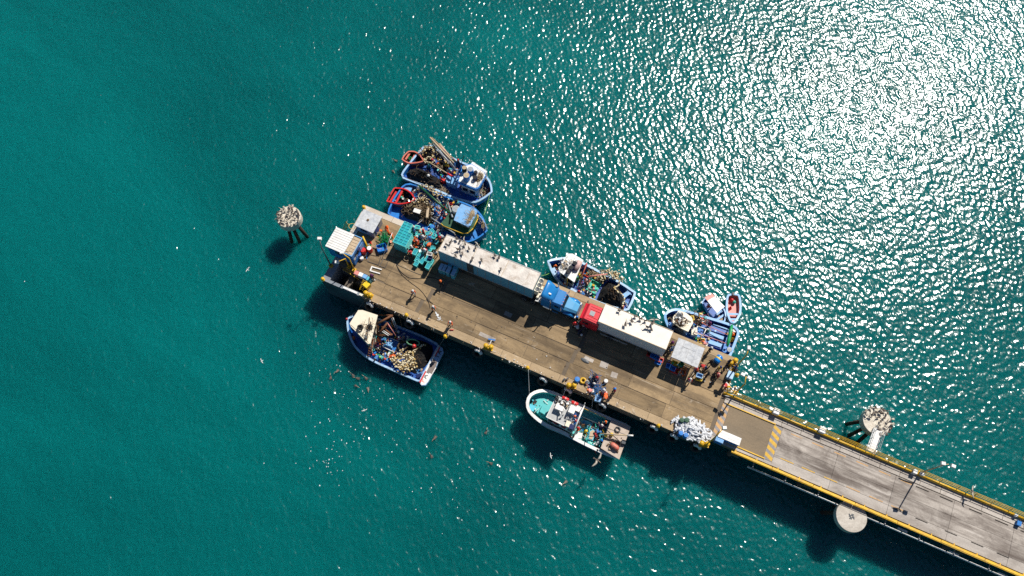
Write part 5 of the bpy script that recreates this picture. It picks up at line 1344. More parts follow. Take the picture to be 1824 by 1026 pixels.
buoy('red', 617.5, 568, 2.5, 'small red float at the cream cabined boat\'s bow', .7)
buoy('white', 709.5, 591, .9, 'white ball float on the empty deep blue side deck'); buoy('white', 720, 594, .9, 'second small white float further aft on the deep blue side deck', .7)
coil(642.5, 584.5, 4.32, .3, .10, 3, 'black', 'black tyre ring on the cream cabin roof', 'tyre', 'tyre')
net('net_bag', [(653, 578), (659, 575), (664, 580), (662, 587), (654, 587)], 4.32, .5, mt['dgrey'], 'dark mesh bag on the cream cabin roof', 33, 12, 'brown', 'net bag', .1)
pole((658, 565, 4.4), (659, 578, 4.9), .04, 'wood', 'thin stick across the cream cabin roof')
tray(652, 600, 4.3, (.4, .4), 10, 'dgrey', 'small dark box at the aft end of the cream cabin roof', 'box', 'box', .3)
for (x, y, ps, a, sh_, tr, h_, lab) in ((671, 636, 'bend', 160, 'bcloth', 'bcloth', 'hair', 'worker in bright blue overalls bending on the cream cabined boat'), (682, 634, 'crouch', 120, 'tcloth', 'khaki', 'lime', 'worker in pale green beside the blue one'), (697, 635, 'bend', 260, 'ocloth', 'ocloth', 'orange', 'worker in orange oilskins next to the float heap'),
                       (662, 598, 'reach', 300, 'tcloth', 'sgreen', 'sgreen', 'worker in sea green aft of the cream cabin'), (676, 607, 'stand', 10, 'ocloth', 'ocloth', 'orange', 'worker in orange standing left of the white rimmed hatch'), (684, 604, 'bend', 90, 'bcloth', 'bcloth', 'bblue', 'worker in light blue by the white rimmed hatch'), (673, 616, 'crouch', 45, 'pcloth', 'wcloth', 'pink', 'worker in pink cap crouching by the rusty beam'), (711, 603, 'stand', 200, 'rcloth', 'wcloth', 'grey', 'worker in red vest at the hose coil')):
    person(x, y, .75, ps, a, sh_, tr, h_, lab)
tray(746, 669, .75, (.75, .45), 60, 'navy', 'navy box on the blue stern deck of the cream cabined boat', 'box', 'box', .4)

# ================================================================== boat 4: turquoise deck, riding .6 m higher
BEFORE = set(bpy.data.objects); ZO = .6
b4 = boat('white rimmed boat with turquoise foredeck and square white wheelhouse roof', 'fishing boat',
    [(937.5, 717), (941, 706), (950, 698), (969, 693.8), (990, 699.5), (1015, 711), (1045, 725), (1080, 741), (1121, 758, 1), (1112, 788), (1101, 817.5, 1), (1072, 807), (1034, 789), (1002, 772), (969, 757), (951, 744), (940, 731)],
    (1111, 788), (938, 712), 2.0, 3.1, 1.0, .33, 'white', 'clean', 'tdeck', 'blue', inm='tdeck')
block(b4, 'foredeck_step', [(948, 703), (967, 697), (985, 703), (1003, 714), (998, 736), (986, 745), (975, 752), (962, 745), (950, 733), (943, 720)], 1.0, 2.0, 'tdeck', inset=.25)
block(b4, 'raised_hatch', [(968, 718), (982, 725), (973, 740), (961, 733)], 2.0, 2.6, 'tdeck')
block(b4, 'anchor_locker', [(944, 719), (955, 724), (950, 733), (942, 729)], 2.0, 2.25, 'teal'); block(b4, 'open_hatch', [(952, 711.5), (957, 714.5), (953.5, 721), (948.5, 718)], 2.0, 2.06, 'black')
cabin(b4, [(973, 743, 1), (990, 708), (994, 706), (1039, 727.5), (1023, 767.5, 1)], 4.6, 1.0, 'white', 'clean', .16, .15, True, edge='clean', wz=(.5, .8))
rf = [c for c in b4.children if c.name.startswith('roof')][0]; rf.data.materials[0] = M('pale_grey_roof', (.46, .46, .45), .6, .15, 2, dirt=(.3, .28, .25))
pole((1022, 768, 4.9), (1040.5, 722, 5.3), .10, 'clean', '', parent=b4, pname='cross_rail')
pole((1040.5, 722, 4.8), (1042, 718, 7.0), .05, 'clean', '', parent=b4, pname='aerial')
for (x, y, a_, c_, h_, lab) in ((996.5, 726, 1.0, .6, .7, 'radar box'), (1019.5, 729, .75, .95, .9, 'white deck box'), (1031, 729, .75, .6, .6, 'corner box'), (1012, 755, .6, .7, .35, 'low box')):
    p = at(x, y, 4.6 + h_); MB().box((p.x, p.y, 4.605 + h_ / 2), (a_, c_, h_), YAW).build('roof_box', mt['clean'] if lab != 'low box' else mt['cream'], b4)
pole((995, 727, 4.8), (999, 739, 5.4), .07, 'clean', '', parent=b4, pname='radar_post')
coil(1003, 718.5, 4.7, .45, .05, 4, 'black', 'black hose coil on the white wheelhouse roof', 'hose coil', 'hose_coil')
pole((1009, 716, 4.75), (1031, 726.5, 4.75), .05, 'dgrey', 'thin dark pole lying along the wheelhouse roof')
coil(992, 710.5, 4.7, .25, .07, 3, 'black', 'small black coil at the roof\'s front corner', 'hose coil', 'hose_coil', (.6, 1.2))
for (x, y, lab) in ((989.5, 749.5, 'forward one of two lifebuoys on the wheelhouse\'s near side'), (1006, 757.5, 'aft one of two lifebuoys on the wheelhouse\'s near side')):
    p = at(x, y, 4.3); o = solo(MB().torus(p, .30, .10, 18, 7, (-.35, -.6, .8)), 'lifebuoy', mt['red'], lab, 'lifebuoy', smooth=True)
    MB().torus(p, .30, .104, 4, 7, (-.35, -.6, .8)); 
for (x, y, lab) in ((1007, 710.5, 'forward red and white life raft on the wheelhouse\'s far side'), (1023.5, 718.5, 'aft red and white life raft on the wheelhouse\'s far side')):
    p = at(x, y, 4.5); q_ = thing('life_raft', lab, 'life raft', tuple(p), YAW); MB().lathe((0, 0, 0), [(.16, -.45), (.24, -.36), (.24, .36), (.16, .45)], 12, axis=(1, 0, 0)).build('canister', mt['red'], q_, True, world=False); MB().torus((0, 0, 0), .245, .025, 14, 5, (1, 0, 0)).build('strap', mt['white'], q_, world=False)
for (x, y, c_, lab) in ((1024.5, 742, 'orange', 'orange float among the gear at the aft roof edge'), (1027, 750, 'red', 'red float at the aft roof edge')): buoy(c_, x, y, 4.62, lab, 1.0)
net('gear_heap', [(1021, 737), (1031, 739), (1029, 752), (1019, 752)], 4.62, .3, mt['dgrey'], 'dark heap of gear on the aft part of the wheelhouse roof', 41, 18, 'blue', 'gear heap', .1)
tray(1018, 760, 4.62, (.6, .6), 5, 'navy', 'navy box at the aft near corner of the wheelhouse roof', 'box', 'box', .35)
# aft working deck and raised stern deck
block(b4, 'stern_deck', [(1089, 747.5), (1123.5, 760), (1103, 818.5), (1070, 798)], 2.35, 2.5, 'cream')
sd_ = [c for c in b4.children if c.name.startswith('stern_deck')][0]; sd_.data.materials[0] = M('beige_deck', (.52, .42, .34), .65, .2, 2, dirt=(.35, .27, .2), dirt_amt=.5)
block(b4, 'stern_bulkhead', [(1089, 748), (1091, 748.7), (1072, 798.5), (1070, 798)], 1.0, 2.34, 'dblue')
pole((1070, 772.5, 3.0), (1118, 775.5, 3.6), .09, 'rope', '', parent=b4, pname='boom'); pole((1117, 775.4, 3.6), (1128, 776, 3.75), .11, 'clean', '', parent=b4, pname='boom_tip')
for a, c in (((1082, 763, 2.7), (1118, 775.5, 3.6)), ((1076, 780, 2.7), (1110, 787.5, 2.8)), ((1036, 742, 4.6), (1086, 764, 3.0)), ((1110, 788, 2.8), (1112, 794, 2.6))): pole(a, c, .035, 'dgrey', '', parent=b4, pname='stay_wire')
p = at(1095, 795, 2.9); q_ = thing('fender_buoy', 'large faded orange sausage buoy on the beige stern deck', 'buoy', (p.x, p.y, 2.5), YAW - .25)
MB().lathe((0, 0, .33), [(.05, -.62), (.25, -.52), (.33, -.3), (.33, .3), (.25, .52), (.05, .62)], 16, axis=(1, 0, 0)).build('float_body', mt['pred'], q_, True, world=False)
for x in (-.2, .2): MB().torus((x, 0, .33), .335, .02, 16, 5, (1, 0, 0)).build('band', mt['rope'], q_, world=False)
coil(1099.5, 791.5, 2.52, .36, .10, 2, 'black', 'black tyre behind the orange sausage buoy', 'tyre', 'tyre')
tray(1111, 787, 2.52, (.5, .5), 10, 'dgrey', 'dark square box at the outer edge of the stern deck', 'box', 'box', .45)
buoy('yellow', 1089.5, 774, 2.52, 'pale yellow float on the beige stern deck', 1.1); buoy('yellow', 1079, 776, 2.52, 'yellow float at the inner edge of the beige stern deck', 1.1)
coil(1100, 765, 2.52, .3, .05, 3, 'dgrey', 'small dark rope coil on the beige stern deck')
for pts, z0, h, m_, lab in (([(1050, 768), (1056, 764), (1062, 769), (1056, 785), (1047, 782)], 1.0, .9, 'brown', 'hatch')),:
    block(b4, 'fish_hold_coaming', pts, z0, z0 + h, 'teal'); block(b4, 'hold_board', [(1051, 769), (1056, 765.5), (1060, 769.5), (1055, 783), (1049, 781)], z0 + h + .004, z0 + h + .06, 'pwood')
block(b4, 'engine_box', [(1036, 745), (1056, 754), (1050, 768), (1030, 760)], 1.0, 1.35, 'teal'); block(b4, 'dark_hatch', [(1059, 753), (1068, 757), (1063, 766), (1056, 762)], 1.0, 1.3, 'dgrey')
frame_rails(b4, 'hand_rail', [(1045, 788, 2.6), (1046, 776, 2.6), (1052, 760, 2.6)], .05, 'tdeck')
coil(1019, 777, 2.2, .22, .08, 2, 'black', 'small tyre on the near gunwale behind the wheelhouse', 'tyre', 'tyre')
for (x, y, ps, a, sh_, tr, h_, lab) in ((1030, 765, 'stand', 60, 'rcloth', 'ocloth', 'rcloth', 'worker in red at the aft corner of the wheelhouse'), (1063, 778, 'crouch', 30, 'rcloth', 'dcloth', 'rcloth', 'worker in dark red by the stern bulkhead'), (1067, 768, 'bend', 100, 'bcloth', 'bcloth', 'navy', 'worker in blue amidships of the turquoise boat'), (1072, 763, 'reach', 10, 'pcloth', 'dcloth', 'wcloth', 'worker with white hat amidships of the turquoise boat'), (1078, 753, 'stand', 180, 'tcloth', 'denim', 'orange', 'worker in turquoise near the far rail'), (1064, 789, 'bend', 300, 'wcloth', 'wcloth', 'wcloth', 'worker in white near the stern deck\'s near corner'), (1069, 784, 'reach', 220, 'tcloth', 'tcloth', 'bblue', 'worker in pale turquoise overalls by the stern deck'), (1062, 797, 'crouch', 200, 'rcloth', 'rcloth', 'dcloth', 'worker in red crouching on the near side by the stern deck')):
    person(x, y, 1.0, ps, a, sh_, tr, h_, lab)
for (x, y, lab) in ((1033, 753, 'forward'), (1040, 758, 'aft')):
    net('cushion', [(x - 5, y - 2), (x, y - 4), (x + 4, y), (x + 1, y + 4), (x - 4, y + 2)], 1.36, .35, mt['wood'], lab + ' brown cushion behind the wheelhouse', 43, 0, cat='cushion', rough=.04)
tray(1030, 776, 1.0, (1.0, .9), 10, 'tdeck', 'pale turquoise box lid behind the wheelhouse', 'box', 'box', .6, 'white')
buoy('yellow', 1044, 768, 1.4, 'lime yellow float beside the fish hold'); 
crate('teal', 1072, 781, 1.0, 30, 'teal crate beside the stern deck')

for o in set(bpy.data.objects) - BEFORE:
    if o.parent is None: o.location.z += ZO
ZO = 0.0

# ================================================================== boat 5: behind the tractor units
b5 = boat('pale blue boat with white cabin roof and black net, bow pointing at the long trailer', 'fishing boat',
    [(975, 465, 1), (982, 462), (991, 460.5), (1010, 459), (1035, 466), (1070, 484), (1106, 503), (1133, 521, 1), (1127, 538), (1118.5, 554, 1), (1090, 548), (1060, 537), (1030, 522), (1002, 508), (988, 494), (980, 479)],
    (1126, 538), (975, 465), 1.6, 2.5, .8, .26, 'sky', 'sky', 'dblue', 'dblue', inm='blue')
cabin(b5, [(1011, 451.5), (1020, 451.5), (1039.5, 463), (1023, 503), (996, 484), (994.5, 478)], 3.9, .8, 'white', 'white', .14, .2, True, wz=(.5, .8))
frame_rails(b5, 'roof_band', [(995, 482, 3.85), (1008, 491, 3.85), (1023, 502, 3.85)], .05, 'rust')
block(b5, 'bow_locker', [(982, 478), (988, 476), (994, 488), (989, 494)], 2.0, 2.35, 'sky')
for (x, y, lab) in ((1024.5, 467, 'upper'), (1017.5, 475, 'middle'), (1012.5, 482, 'lower')):
    barrel('navy', x, y, 3.92, lab + ' of three navy tubs in a row on the white cabin roof', scale=.95)
p = at(1029.5, 473.5, 4.1); solo(MB().tube([at(1033, 466, 4.15), at(1025.5, 480, 4.15)], .36, 12).torus(at(1029, 473, 4.3), .3, .06, 16, 5), 'rolled_tarp', mt['pink'], 'faded pink rolled tarpaulin on the white cabin roof', 'tarpaulin', smooth=True); bpy.data.objects['rolled_tarp'].data.materials[0] = M('faded_pink_tarp', (.62, .42, .38), .7, .3, 3)
net('net_heap', [(1005, 463), (1014, 465), (1010, 480), (1000, 479)], 3.92, .2, mt['rope'], 'pale net spread over the white cabin roof', 51, 22, 'wcloth', 'fishing net', .05)
buoy('white', 1012, 488, 3.95, 'black topped float at the near edge of the white cabin roof', .8)
for a, c, r, m_ in (((1043, 477, 1), (1045, 470, 5.0), .10, 'red'), ((1045, 470, 5.0), (1028, 515, 2.0), .07, 'pred'), ((1045, 470, 5.0), (1035, 478, 2.0), .08, 'red'), ((1046, 493, 3.2), (1082, 488, 3.6), .09, 'pink'), ((1040, 490, 1.0), (1046, 493, 3.4), .09, 'red'), ((1042, 497, 2.6), (1046, 508, 1.2), .09, 'pred'), ((1012, 488, 4.0), (1009, 516, 2.2), .05, 'yellow')):
    pole(a, c, r, m_, '', parent=b5, pname='derrick' if r < .1 else 'winch_frame')
tp = at(1057.5, 511.5, 1.7); tp.z = 1.45; CR['sgreen'].put(tuple(tp), YAW - .12, 'large open sea green fish tray amidships of the pale blue boat', scale=1.02)
net('fishing_net', [(1063, 532), (1072, 510), (1084, 497), (1102, 505), (1115, 528), (1110, 546), (1086, 543)], .85, 1.9, mt['net'], 'big black net heap next to the red cab', 52, 8, 'brown')
net('fishing_net', [(1050, 483), (1062, 486), (1075, 490), (1078, 500), (1064, 497), (1052, 492)], .85, 1.1, mt['bnet'], 'tan net behind the pink derrick', 53, 70, 'rope')
floats('net_floats', [(1074, 500), (1070, 492), (1078, 486), (1088, 486), (1098, 490), (1104, 500), (1096, 494), (1084, 489)], 2.2, 130, 'cream floats piled along the far rail beside the black net heap', 14, .22, .10, rise=.3)
floats('net_floats', [(1102, 507), (1094, 513), (1100, 519), (1110, 526), (1112, 534), (1109, 545)], 2.7, 30, 'single string of cream floats crossing the black net heap', 15, .04, .10)
for (x, y, ps, a, sh_, tr, h_, lab) in ((985, 472, 'crouch', 250, 'ocloth', 'dcloth', 'orange', 'worker in orange crouching in the pale blue boat\'s bow'), (1006, 507, 'stand', 180, 'ocloth', 'dcloth', 'wcloth', 'worker in orange with white hat beside the white cabin'), (1032, 490, 'bend', 60, 'ycloth', 'ycloth', 'byel', 'worker in yellow oilskins aft of the white cabin'), (1029, 497, 'reach', 120, 'green', 'green', 'green', 'worker in green oilskins aft of the white cabin'), (1043, 502, 'stand', 20, 'wcloth', 'denim', 'pink', 'worker in pale shirt by the sea green tray'), (1031, 522, 'stand', 120, 'dcloth', 'denim', 'rcloth', 'worker in dark top standing near the blue tractor\'s nose'), (1040, 525, 'bend', 60, 'bcloth', 'dcloth', 'wcloth', 'worker in blue at the near rail of the pale blue boat'), (1047, 527, 'reach', 330, 'wcloth', 'bcloth', 'dcloth', 'worker in white shirt at the near rail of the pale blue boat'), (1058, 533, 'crouch', 10, 'ycloth', 'green', 'green', 'worker in yellow and green behind the red cab'), (1109, 549, 'stand', 90, 'ocloth', 'dcloth', 'orange', 'worker in orange at the stern corner behind the cream trailer')):
    person(x, y, .85, ps, a, sh_, tr, h_, lab)
crate('green', 1021, 493, .85, 15, 'green crate under the aft edge of the white cabin', scale=1.3); tray(1117, 523, .85, (1.5, .6), 60, 'lblue', 'pale blue box near the stern of the pale blue boat', 'box', 'box', .6)

# ================================================================== boat 6: east end
b6 = boat('blue boat with long open holds and cream wheelhouse, easternmost of the big boats', 'fishing boat',
    [(1183.5, 560, 1), (1190, 554), (1204, 550), (1222, 553), (1262, 565), (1300, 577), (1314, 586), (1316, 596), (1308, 618), (1301, 636, 1), (1285, 633), (1250, 622), (1220, 612), (1203, 600), (1190, 583), (1184, 569)],
    (1308, 610), (1183.5, 561), 1.6, 2.4, .7, .28, 'lblue', 'lblue', 'blue', 'dblue', inm='dblue')
cabin(b6, [(1209, 552.5), (1222, 557), (1233, 566), (1235, 575), (1226, 591), (1213, 585), (1198, 574), (1199, 564)], 3.3, .7, 'cream', 'white', .14, .15, True, wz=(.45, .75))
net('tarpaulin', [(1206, 555), (1215, 555), (1219, 565), (1214, 571), (1206, 567)], 3.31, .5, mt['tarp'], 'crumpled white tarpaulin on the cream wheelhouse', 61, 0, cat='tarpaulin', rough=.14)
net('rope_heap', [(1207, 573), (1216, 570), (1219, 578), (1211, 582)], 3.31, .3, mt['bnet'], 'reddish brown ropes on the cream wheelhouse', 62, 12, 'brown', 'rope heap', .08)
net('net_heap', [(1226, 558), (1236, 558), (1242, 565), (1235, 573), (1227, 568)], 2.0, .5, mt['net'], 'dark gear behind the cream wheelhouse', 63, 20, 'brown', 'gear heap', .1)
crate('yellow', 1230.5, 567, 2.6, 30, 'yellow crate behind the cream wheelhouse', scale=1.25); crate('navy', 1227, 581, 2.2, 25, 'navy and teal crate at the wheelhouse\'s aft near corner', scale=1.7)
for k, (pts) in enumerate(([(1253, 575), (1300, 590), (1297, 598), (1248, 583)], [(1249, 588), (1294, 603), (1291, 610), (1247, 596)], [(1247, 599), (1288, 613), (1284, 622), (1245, 608)])):
    block(b6, 'hold_coaming', pts, .7, 1.15, 'dblue')
for pts in ([(1271, 576), (1298, 586), (1298, 588), (1270, 578)], [(1264, 590), (1291, 600), (1288, 605), (1263, 597)], [(1262, 604), (1287, 613), (1284, 619), (1261, 611)]):
    block(b6, 'hold_cover', pts, 1.152, 1.3, 'lblue')
for a, c in (((1245, 573, 2.0), (1297, 597, 2.1)), ((1237, 591, 2.0), (1294, 612, 2.1))): pole(a, c, .05, 'pink', '', parent=b6, pname='net_rod')
A_, B_ = at(1304, 579, 2.2), at(1295.5, 617, 2.2)
solo(MB().tube([A_, A_.lerp(B_, .3), A_.lerp(B_, .7), B_], [.14, .26, .24, .14], 8), 'rolled_net', mt['green'], 'rolled bright green net lying across the stern of the easternmost boat', 'rolled net', smooth=True)
frame_rails(b6, 'work_frame', [(1243, 581, 2.2), (1236, 592, 2.2), (1252, 598, 2.2), (1258, 586, 2.2)], .06, 'clean', True)
block(b6, 'main_hatch', [(1243, 583), (1256, 588), (1250, 604), (1234, 600)], .7, 1.0, 'bblue')
tray(1237, 590, 1.3, (.8, 1.1), 20, 'cream', 'cream box with printed lid beside the wheelhouse', 'box', 'box', .7)
for (x, y, k, lab) in ((1290.5, 625, 'blue', 'left one of two blue barrels at the near stern corner'), (1299, 623, 'bluelid', 'right one of two blue barrels at the near stern corner'), (1309, 587, 'white', 'pale round tub at the far stern corner')): barrel(k, x, y, .75, lab, scale=1.0 if k != 'white' else 1.6)
crate('yellow', 1249, 608, 1.0, 20, 'orange yellow crate at the near rail of the easternmost boat', scale=1.5)
buoy('orange', 1304, 596, .8, 'orange float behind the rolled green net', 1.5); net('rope_heap', [(1301, 598), (1308, 600), (1305, 610), (1299, 608)], .75, .4, mt['net'], 'dark ropes with a yellow cord at the stern', 65, 16, 'yellow', 'rope heap', .06)
for (x, y, ps, a, sh_, tr, h_, lab) in ((1264, 578, 'stand', 110, 'pcloth', 'dcloth', 'pcloth', 'worker in purple between the holds'), (1248, 571, 'stand', 200, 'rcloth', 'wcloth', 'red', 'worker in red cap at the far rail of the easternmost boat'), (1265, 586, 'crouch', 100, 'tcloth', 'khaki', 'wcloth', 'worker in pale cap between the holds'), (1191, 564, 'crouch', 200, 'khaki', 'dcloth', 'hair', 'worker crouching in the easternmost boat\'s bow'), (1257, 613, 'bend', 60, 'pink', 'wcloth', 'orange', 'worker in pink at the near rail beside the shelter'), (1246, 574, 'reach', 300, 'wcloth', 'khaki', 'cream', 'worker in pale clothes sorting beside the white frame')):
    person(x, y, .75, ps, a, sh_, tr, h_, lab)
net('sacks', [(1243, 562), (1258, 567), (1268, 574), (1262, 579), (1247, 572)], .75, 1.0, mt['wcloth'], 'row of pale sacks along the far rail of the easternmost boat', 66, 14, 'pink', 'sacks', .12)
# the two skiffs
s3 = skiff('blue skiff shaded by a white and pink canopy', [(1250.5, 539, 1), (1254, 533), (1262, 530), (1275, 536), (1288, 548), (1293, 560), (1291, 573, 1), (1281, 572), (1270, 567), (1260, 556)], (1254, 535), (1290, 571), .75, 1.0, 'blue', 'lblue', 'dblue', [((1274, 562, .7), (1288, 552, .7)), ((1276, 570, .7), (1291, 560, .7))], dz=.25)
cp = px_poly([(1255, 529.5), (1268, 522.5), (1291, 546), (1277, 557.5)], 2.0)
cpy = thing('canopy', 'taut white canopy with pink end over the blue skiff', 'canopy', tuple(cp[0])[:2] + (.6,))
def quad_sheet(P_, u0, u1, z): return [(P_[0].lerp(P_[3], u0) , P_[1].lerp(P_[2], u0), P_[1].lerp(P_[2], u1), P_[0].lerp(P_[3], u1))]
for (u0, u1, m_) in ((0, .22, 'pink'), (.225, .6, 'clean'), (.605, 1, 'clean')):
    a, b_, c, d = quad_sheet(cp, u0, u1, 2)[0]; MB().prism([(p.x, p.y) for p in (a, b_, c, d)], 1.96, 2.0).build('cloth', mt[m_], cpy)
for p in cp: MB().tube([(p.x, p.y, .5), (p.x, p.y, 1.95)], .03, 5).build('post', mt['steel'], cpy)
s4 = skiff('blue skiff with pink floor floating bow down beside the canopied skiff', [(1296, 526), (1306, 523, 1), (1317, 526), (1320, 545), (1318.5, 560), (1311, 573), (1306, 576, 1), (1300, 572), (1294, 555), (1293.5, 540)], (1306, 524), (1306, 576), .8, .95, 'blue', 'lblue', 'pink', [((1297, 559, .7), (1317, 560, .7)), ((1301, 569, .75), (1312, 569, .75))], (1306, 524, .9), dz=.25, rimw=.22)
buoy('red', 1303.5, 535, .3, 'red ball in the pink floored skiff', 1.2); buoy('green', 1307.5, 538.5, .3, 'dark green ball in the pink floored skiff', 1.1)
net('clothes', [(1298, 547), (1303, 544), (1304, 550), (1299, 553)], .3, .35, mt['red'], 'red bundle on the pink floor of the skiff', 68, 0, cat='bundle', rough=.05)
person(1262, 545, .3, 'sit', 300, 'rcloth', 'wcloth', 'wcloth', 'person in red sitting under the edge of the white canopy')
tray(1283, 568, .3, (.7, .9), 0, 'wood', 'brown box in the canopied skiff', 'box', 'box', .3)

# small loose gear on the working decks
gear([(785, 296), (800, 290), (816, 300), (822, 318), (812, 330), (792, 326), (778, 312)], .85, 90, 1, 'jumble of small gear aft of the northernmost boat\'s cabin', 1.2)
gear([(748, 262), (772, 262), (806, 292), (796, 300), (768, 284), (750, 282)], .85, 60, 2, 'small gear under the tan poles of the northernmost boat', 1.2, ['rope', 'brown', 'dgrey', 'pwood', 'yellow', 'grey', 'float'])
gear([(846, 350), (862, 340), (872, 336), (866, 348), (852, 354)], .9, 24, 3, 'small gear on the northernmost boat\'s foredeck', .4)
gear([(764, 372), (786, 360), (800, 356), (812, 368), (800, 392), (786, 398), (768, 392)], .9, 120, 4, 'jumble of small gear around the second boat\'s masts', 1.5)
gear([(762, 400), (786, 402), (796, 412), (776, 414)], .85, 40, 5, 'small gear on the second boat\'s near side deck', .4, ['rope', 'bblue', 'teal', 'wcloth', 'steel', 'red', 'brown'])
gear([(700, 345), (716, 338), (728, 340), (738, 356), (722, 362)], 1.3, 14, 6, 'oddments inside the bright red skiff', .15)
gear([(722, 328), (745, 330), (752, 340), (738, 346)], 1.0, 26, 7, 'small gear at the stern of the second boat', .6)
gear([(664, 585), (676, 570), (702, 575), (712, 596), (700, 612), (680, 622), (664, 630), (655, 622)], .75, 130, 8, 'jumble of small gear around the rusty frame', 1.4)
gear([(662, 630), (680, 622), (706, 632), (700, 646), (676, 642)], .75, 60, 9, 'jumble of small gear beside the workers of the cream cabined boat', .7)
gear([(712, 600), (730, 602), (724, 620), (708, 618)], .75, 40, 10, 'brown and cream gear beside the hose coil', .8, ['rope', 'brown', 'wood', 'float', 'steel', 'wcloth'])
gear([(740, 664), (756, 650), (762, 652), (750, 676)], .75, 22, 11, 'small blue gear on the cream cabined boat\'s stern deck', .3, ['lblue', 'bblue', 'navy', 'wood'])
gear([(642, 570), (664, 572), (656, 604), (640, 592)], 4.32, 26, 12, 'fittings and cords on the cream cabin roof', .15, ['wood', 'dgrey', 'rope', 'grey'], .12)
ZO = .6
g1 = [gear([(1026, 768), (1040, 744), (1088, 762), (1072, 800), (1050, 794)], 1.02, 150, 13, 'jumble of gear on the turquoise boat\'s working deck', .7, ['tdeck', 'white', 'bblue', 'red', 'rust', 'dgrey', 'yellow', 'clean', 'teal', 'brown', 'sgreen']),
      gear([(986, 716), (998, 711), (1034, 729), (1024, 758), (996, 742)], 4.62, 60, 14, 'fittings and oddments on the square wheelhouse roof', .3, ['clean', 'white', 'dgrey', 'grey', 'clean', 'rust', 'rope', 'steel'], .15),
      gear([(944, 706), (958, 700), (980, 712), (962, 742), (946, 730)], 2.02, 14, 15, 'few fittings on the turquoise foredeck', .1, ['rust', 'rope', 'white', 'teal'], .12),
      gear([(1080, 768), (1110, 772), (1100, 808), (1078, 796)], 2.52, 22, 16, 'oddments on the beige stern deck', .15, ['brown', 'rust', 'dgrey', 'rope'], .12)]
for o in g1: o.location.z += ZO
ZO = 0.0
gear([(1022, 500), (1034, 478), (1052, 490), (1072, 500), (1060, 528), (1034, 520)], .85, 120, 17, 'jumble of gear amidships of the pale blue boat', .9)
gear([(1044, 478), (1062, 482), (1084, 490), (1070, 496), (1050, 492)], .9, 60, 18, 'tan gear along the pale blue boat\'s far rail', .7, ['rope', 'pwood', 'float', 'brown', 'wood'])
gear([(978, 467), (1000, 463), (996, 486), (986, 488)], .9, 34, 19, 'small gear in the pale blue boat\'s bow', .5, ['rust', 'orange', 'sky', 'brown', 'navy', 'white'])
gear([(1112, 520), (1126, 524), (1116, 546), (1110, 540)], .9, 18, 20, 'small gear at the pale blue boat\'s stern', .4, ['sky', 'dgrey', 'white', 'lblue'])
gear([(1000, 458), (1030, 464), (1020, 490), (1002, 480)], 3.93, 40, 21, 'oddments on the white cabin roof of the pale blue boat', .3, ['white', 'rope', 'clean', 'dgrey', 'navy'], .13)
gear([(1224, 556), (1250, 560), (1262, 572), (1246, 582), (1232, 600), (1222, 590)], .9, 120, 22, 'jumble of gear behind the cream wheelhouse', 1.0)
gear([(1232, 598), (1262, 606), (1268, 616), (1240, 612)], .75, 50, 23, 'small gear at the easternmost boat\'s near rail', .5)
gear([(1190, 556), (1200, 554), (1198, 572), (1190, 570)], .8, 26, 24, 'small gear in the easternmost boat\'s bow', .4, ['sky', 'brown', 'white', 'navy', 'rope'])
gear([(1203, 556), (1222, 560), (1228, 574), (1212, 582), (1202, 572)], 3.32, 34, 25, 'oddments on the cream wheelhouse', .4, ['white', 'clean', 'rust', 'grey', 'brown', 'cream'], .16)
gear([(1250, 574), (1300, 592), (1290, 618), (1244, 604)], .75, 40, 26, 'small blue and white oddments among the holds', .4, ['lblue', 'sky', 'bblue', 'white', 'yellow', 'dblue'])
net('tarpaulin', [(1198, 577), (1204, 580), (1226, 594), (1222, 604), (1208, 598), (1196, 586)], .75, 1.8, mt['gtarp'], 'grey tarpaulin draped down the near side of the cream wheelhouse', 69, 0, cat='tarpaulin', rough=.1)
# ================================================================== platform goods: west end
for (x, y, k, lab, sc_) in ((652.5, 438, 'green', 'olive drum behind the white topped red drum', 1.0), (658, 443, 'redw', 'red drum with white top', 1.15), (647, 446.5, 'red', 'all red drum between the blue cabin and the white topped drum', 1.25), (638, 453, 'bluew', 'large deep blue drum against the cabin\'s east wall', 1.1), (643, 457, 'white', 'small white bucket in front of the deep blue drum', 1.1)):
    barrel(k, x, y, DZ, lab, scale=sc_)
p = at(680, 441, DZ + .5); q_ = thing('blue_tub', 'open blue tub with a grey tool inside, south of the green rope pile', 'tub', (p.x, p.y, DZ), .3)
for s in (-1, 1): MB().box((s * .6, 0, .28), (.06, 1.0, .55)).build('side_panel', mt['bblue'], q_, world=False); MB().box((0, s * .5, .28), (1.14, .06, .55)).build('end_panel', mt['bblue'], q_, world=False)
MB().box((0, 0, .05), (1.14, .94, .08)).build('tub_floor', mt['blue'], q_, world=False)
net('rope_heap', [(677, 420), (685, 415), (694, 419), (695, 430), (686, 435), (678, 430)], DZ, .8, mt['net'], 'green and black rope pile left of the turquoise crate block', 71, 46, 'green', 'rope heap', .1)
for (x, y, lab) in ((689, 406, 'tallest orange bundle north of the green rope pile'), (690, 413, 'orange bundle touching the green rope pile'), (697, 420, 'orange bundle nearest the turquoise crate block')):
    net('life_jacket', [(x - 3, y - 5), (x + 2, y - 6), (x + 4, y + 4), (x - 3, y + 4)], DZ, .4, mt['red'], lab, 72, 0, cat='life jackets', rough=.06); 
for o in [o for o in bpy.data.objects if o.name.startswith('life_jacket')]:
    for c in o.children: c.data.materials[0] = mt['orange']
cord([(672, 421), (681, 425), (694, 421)], DZ + .6, .05, 'yellow', 'yellow hose over the green rope pile')
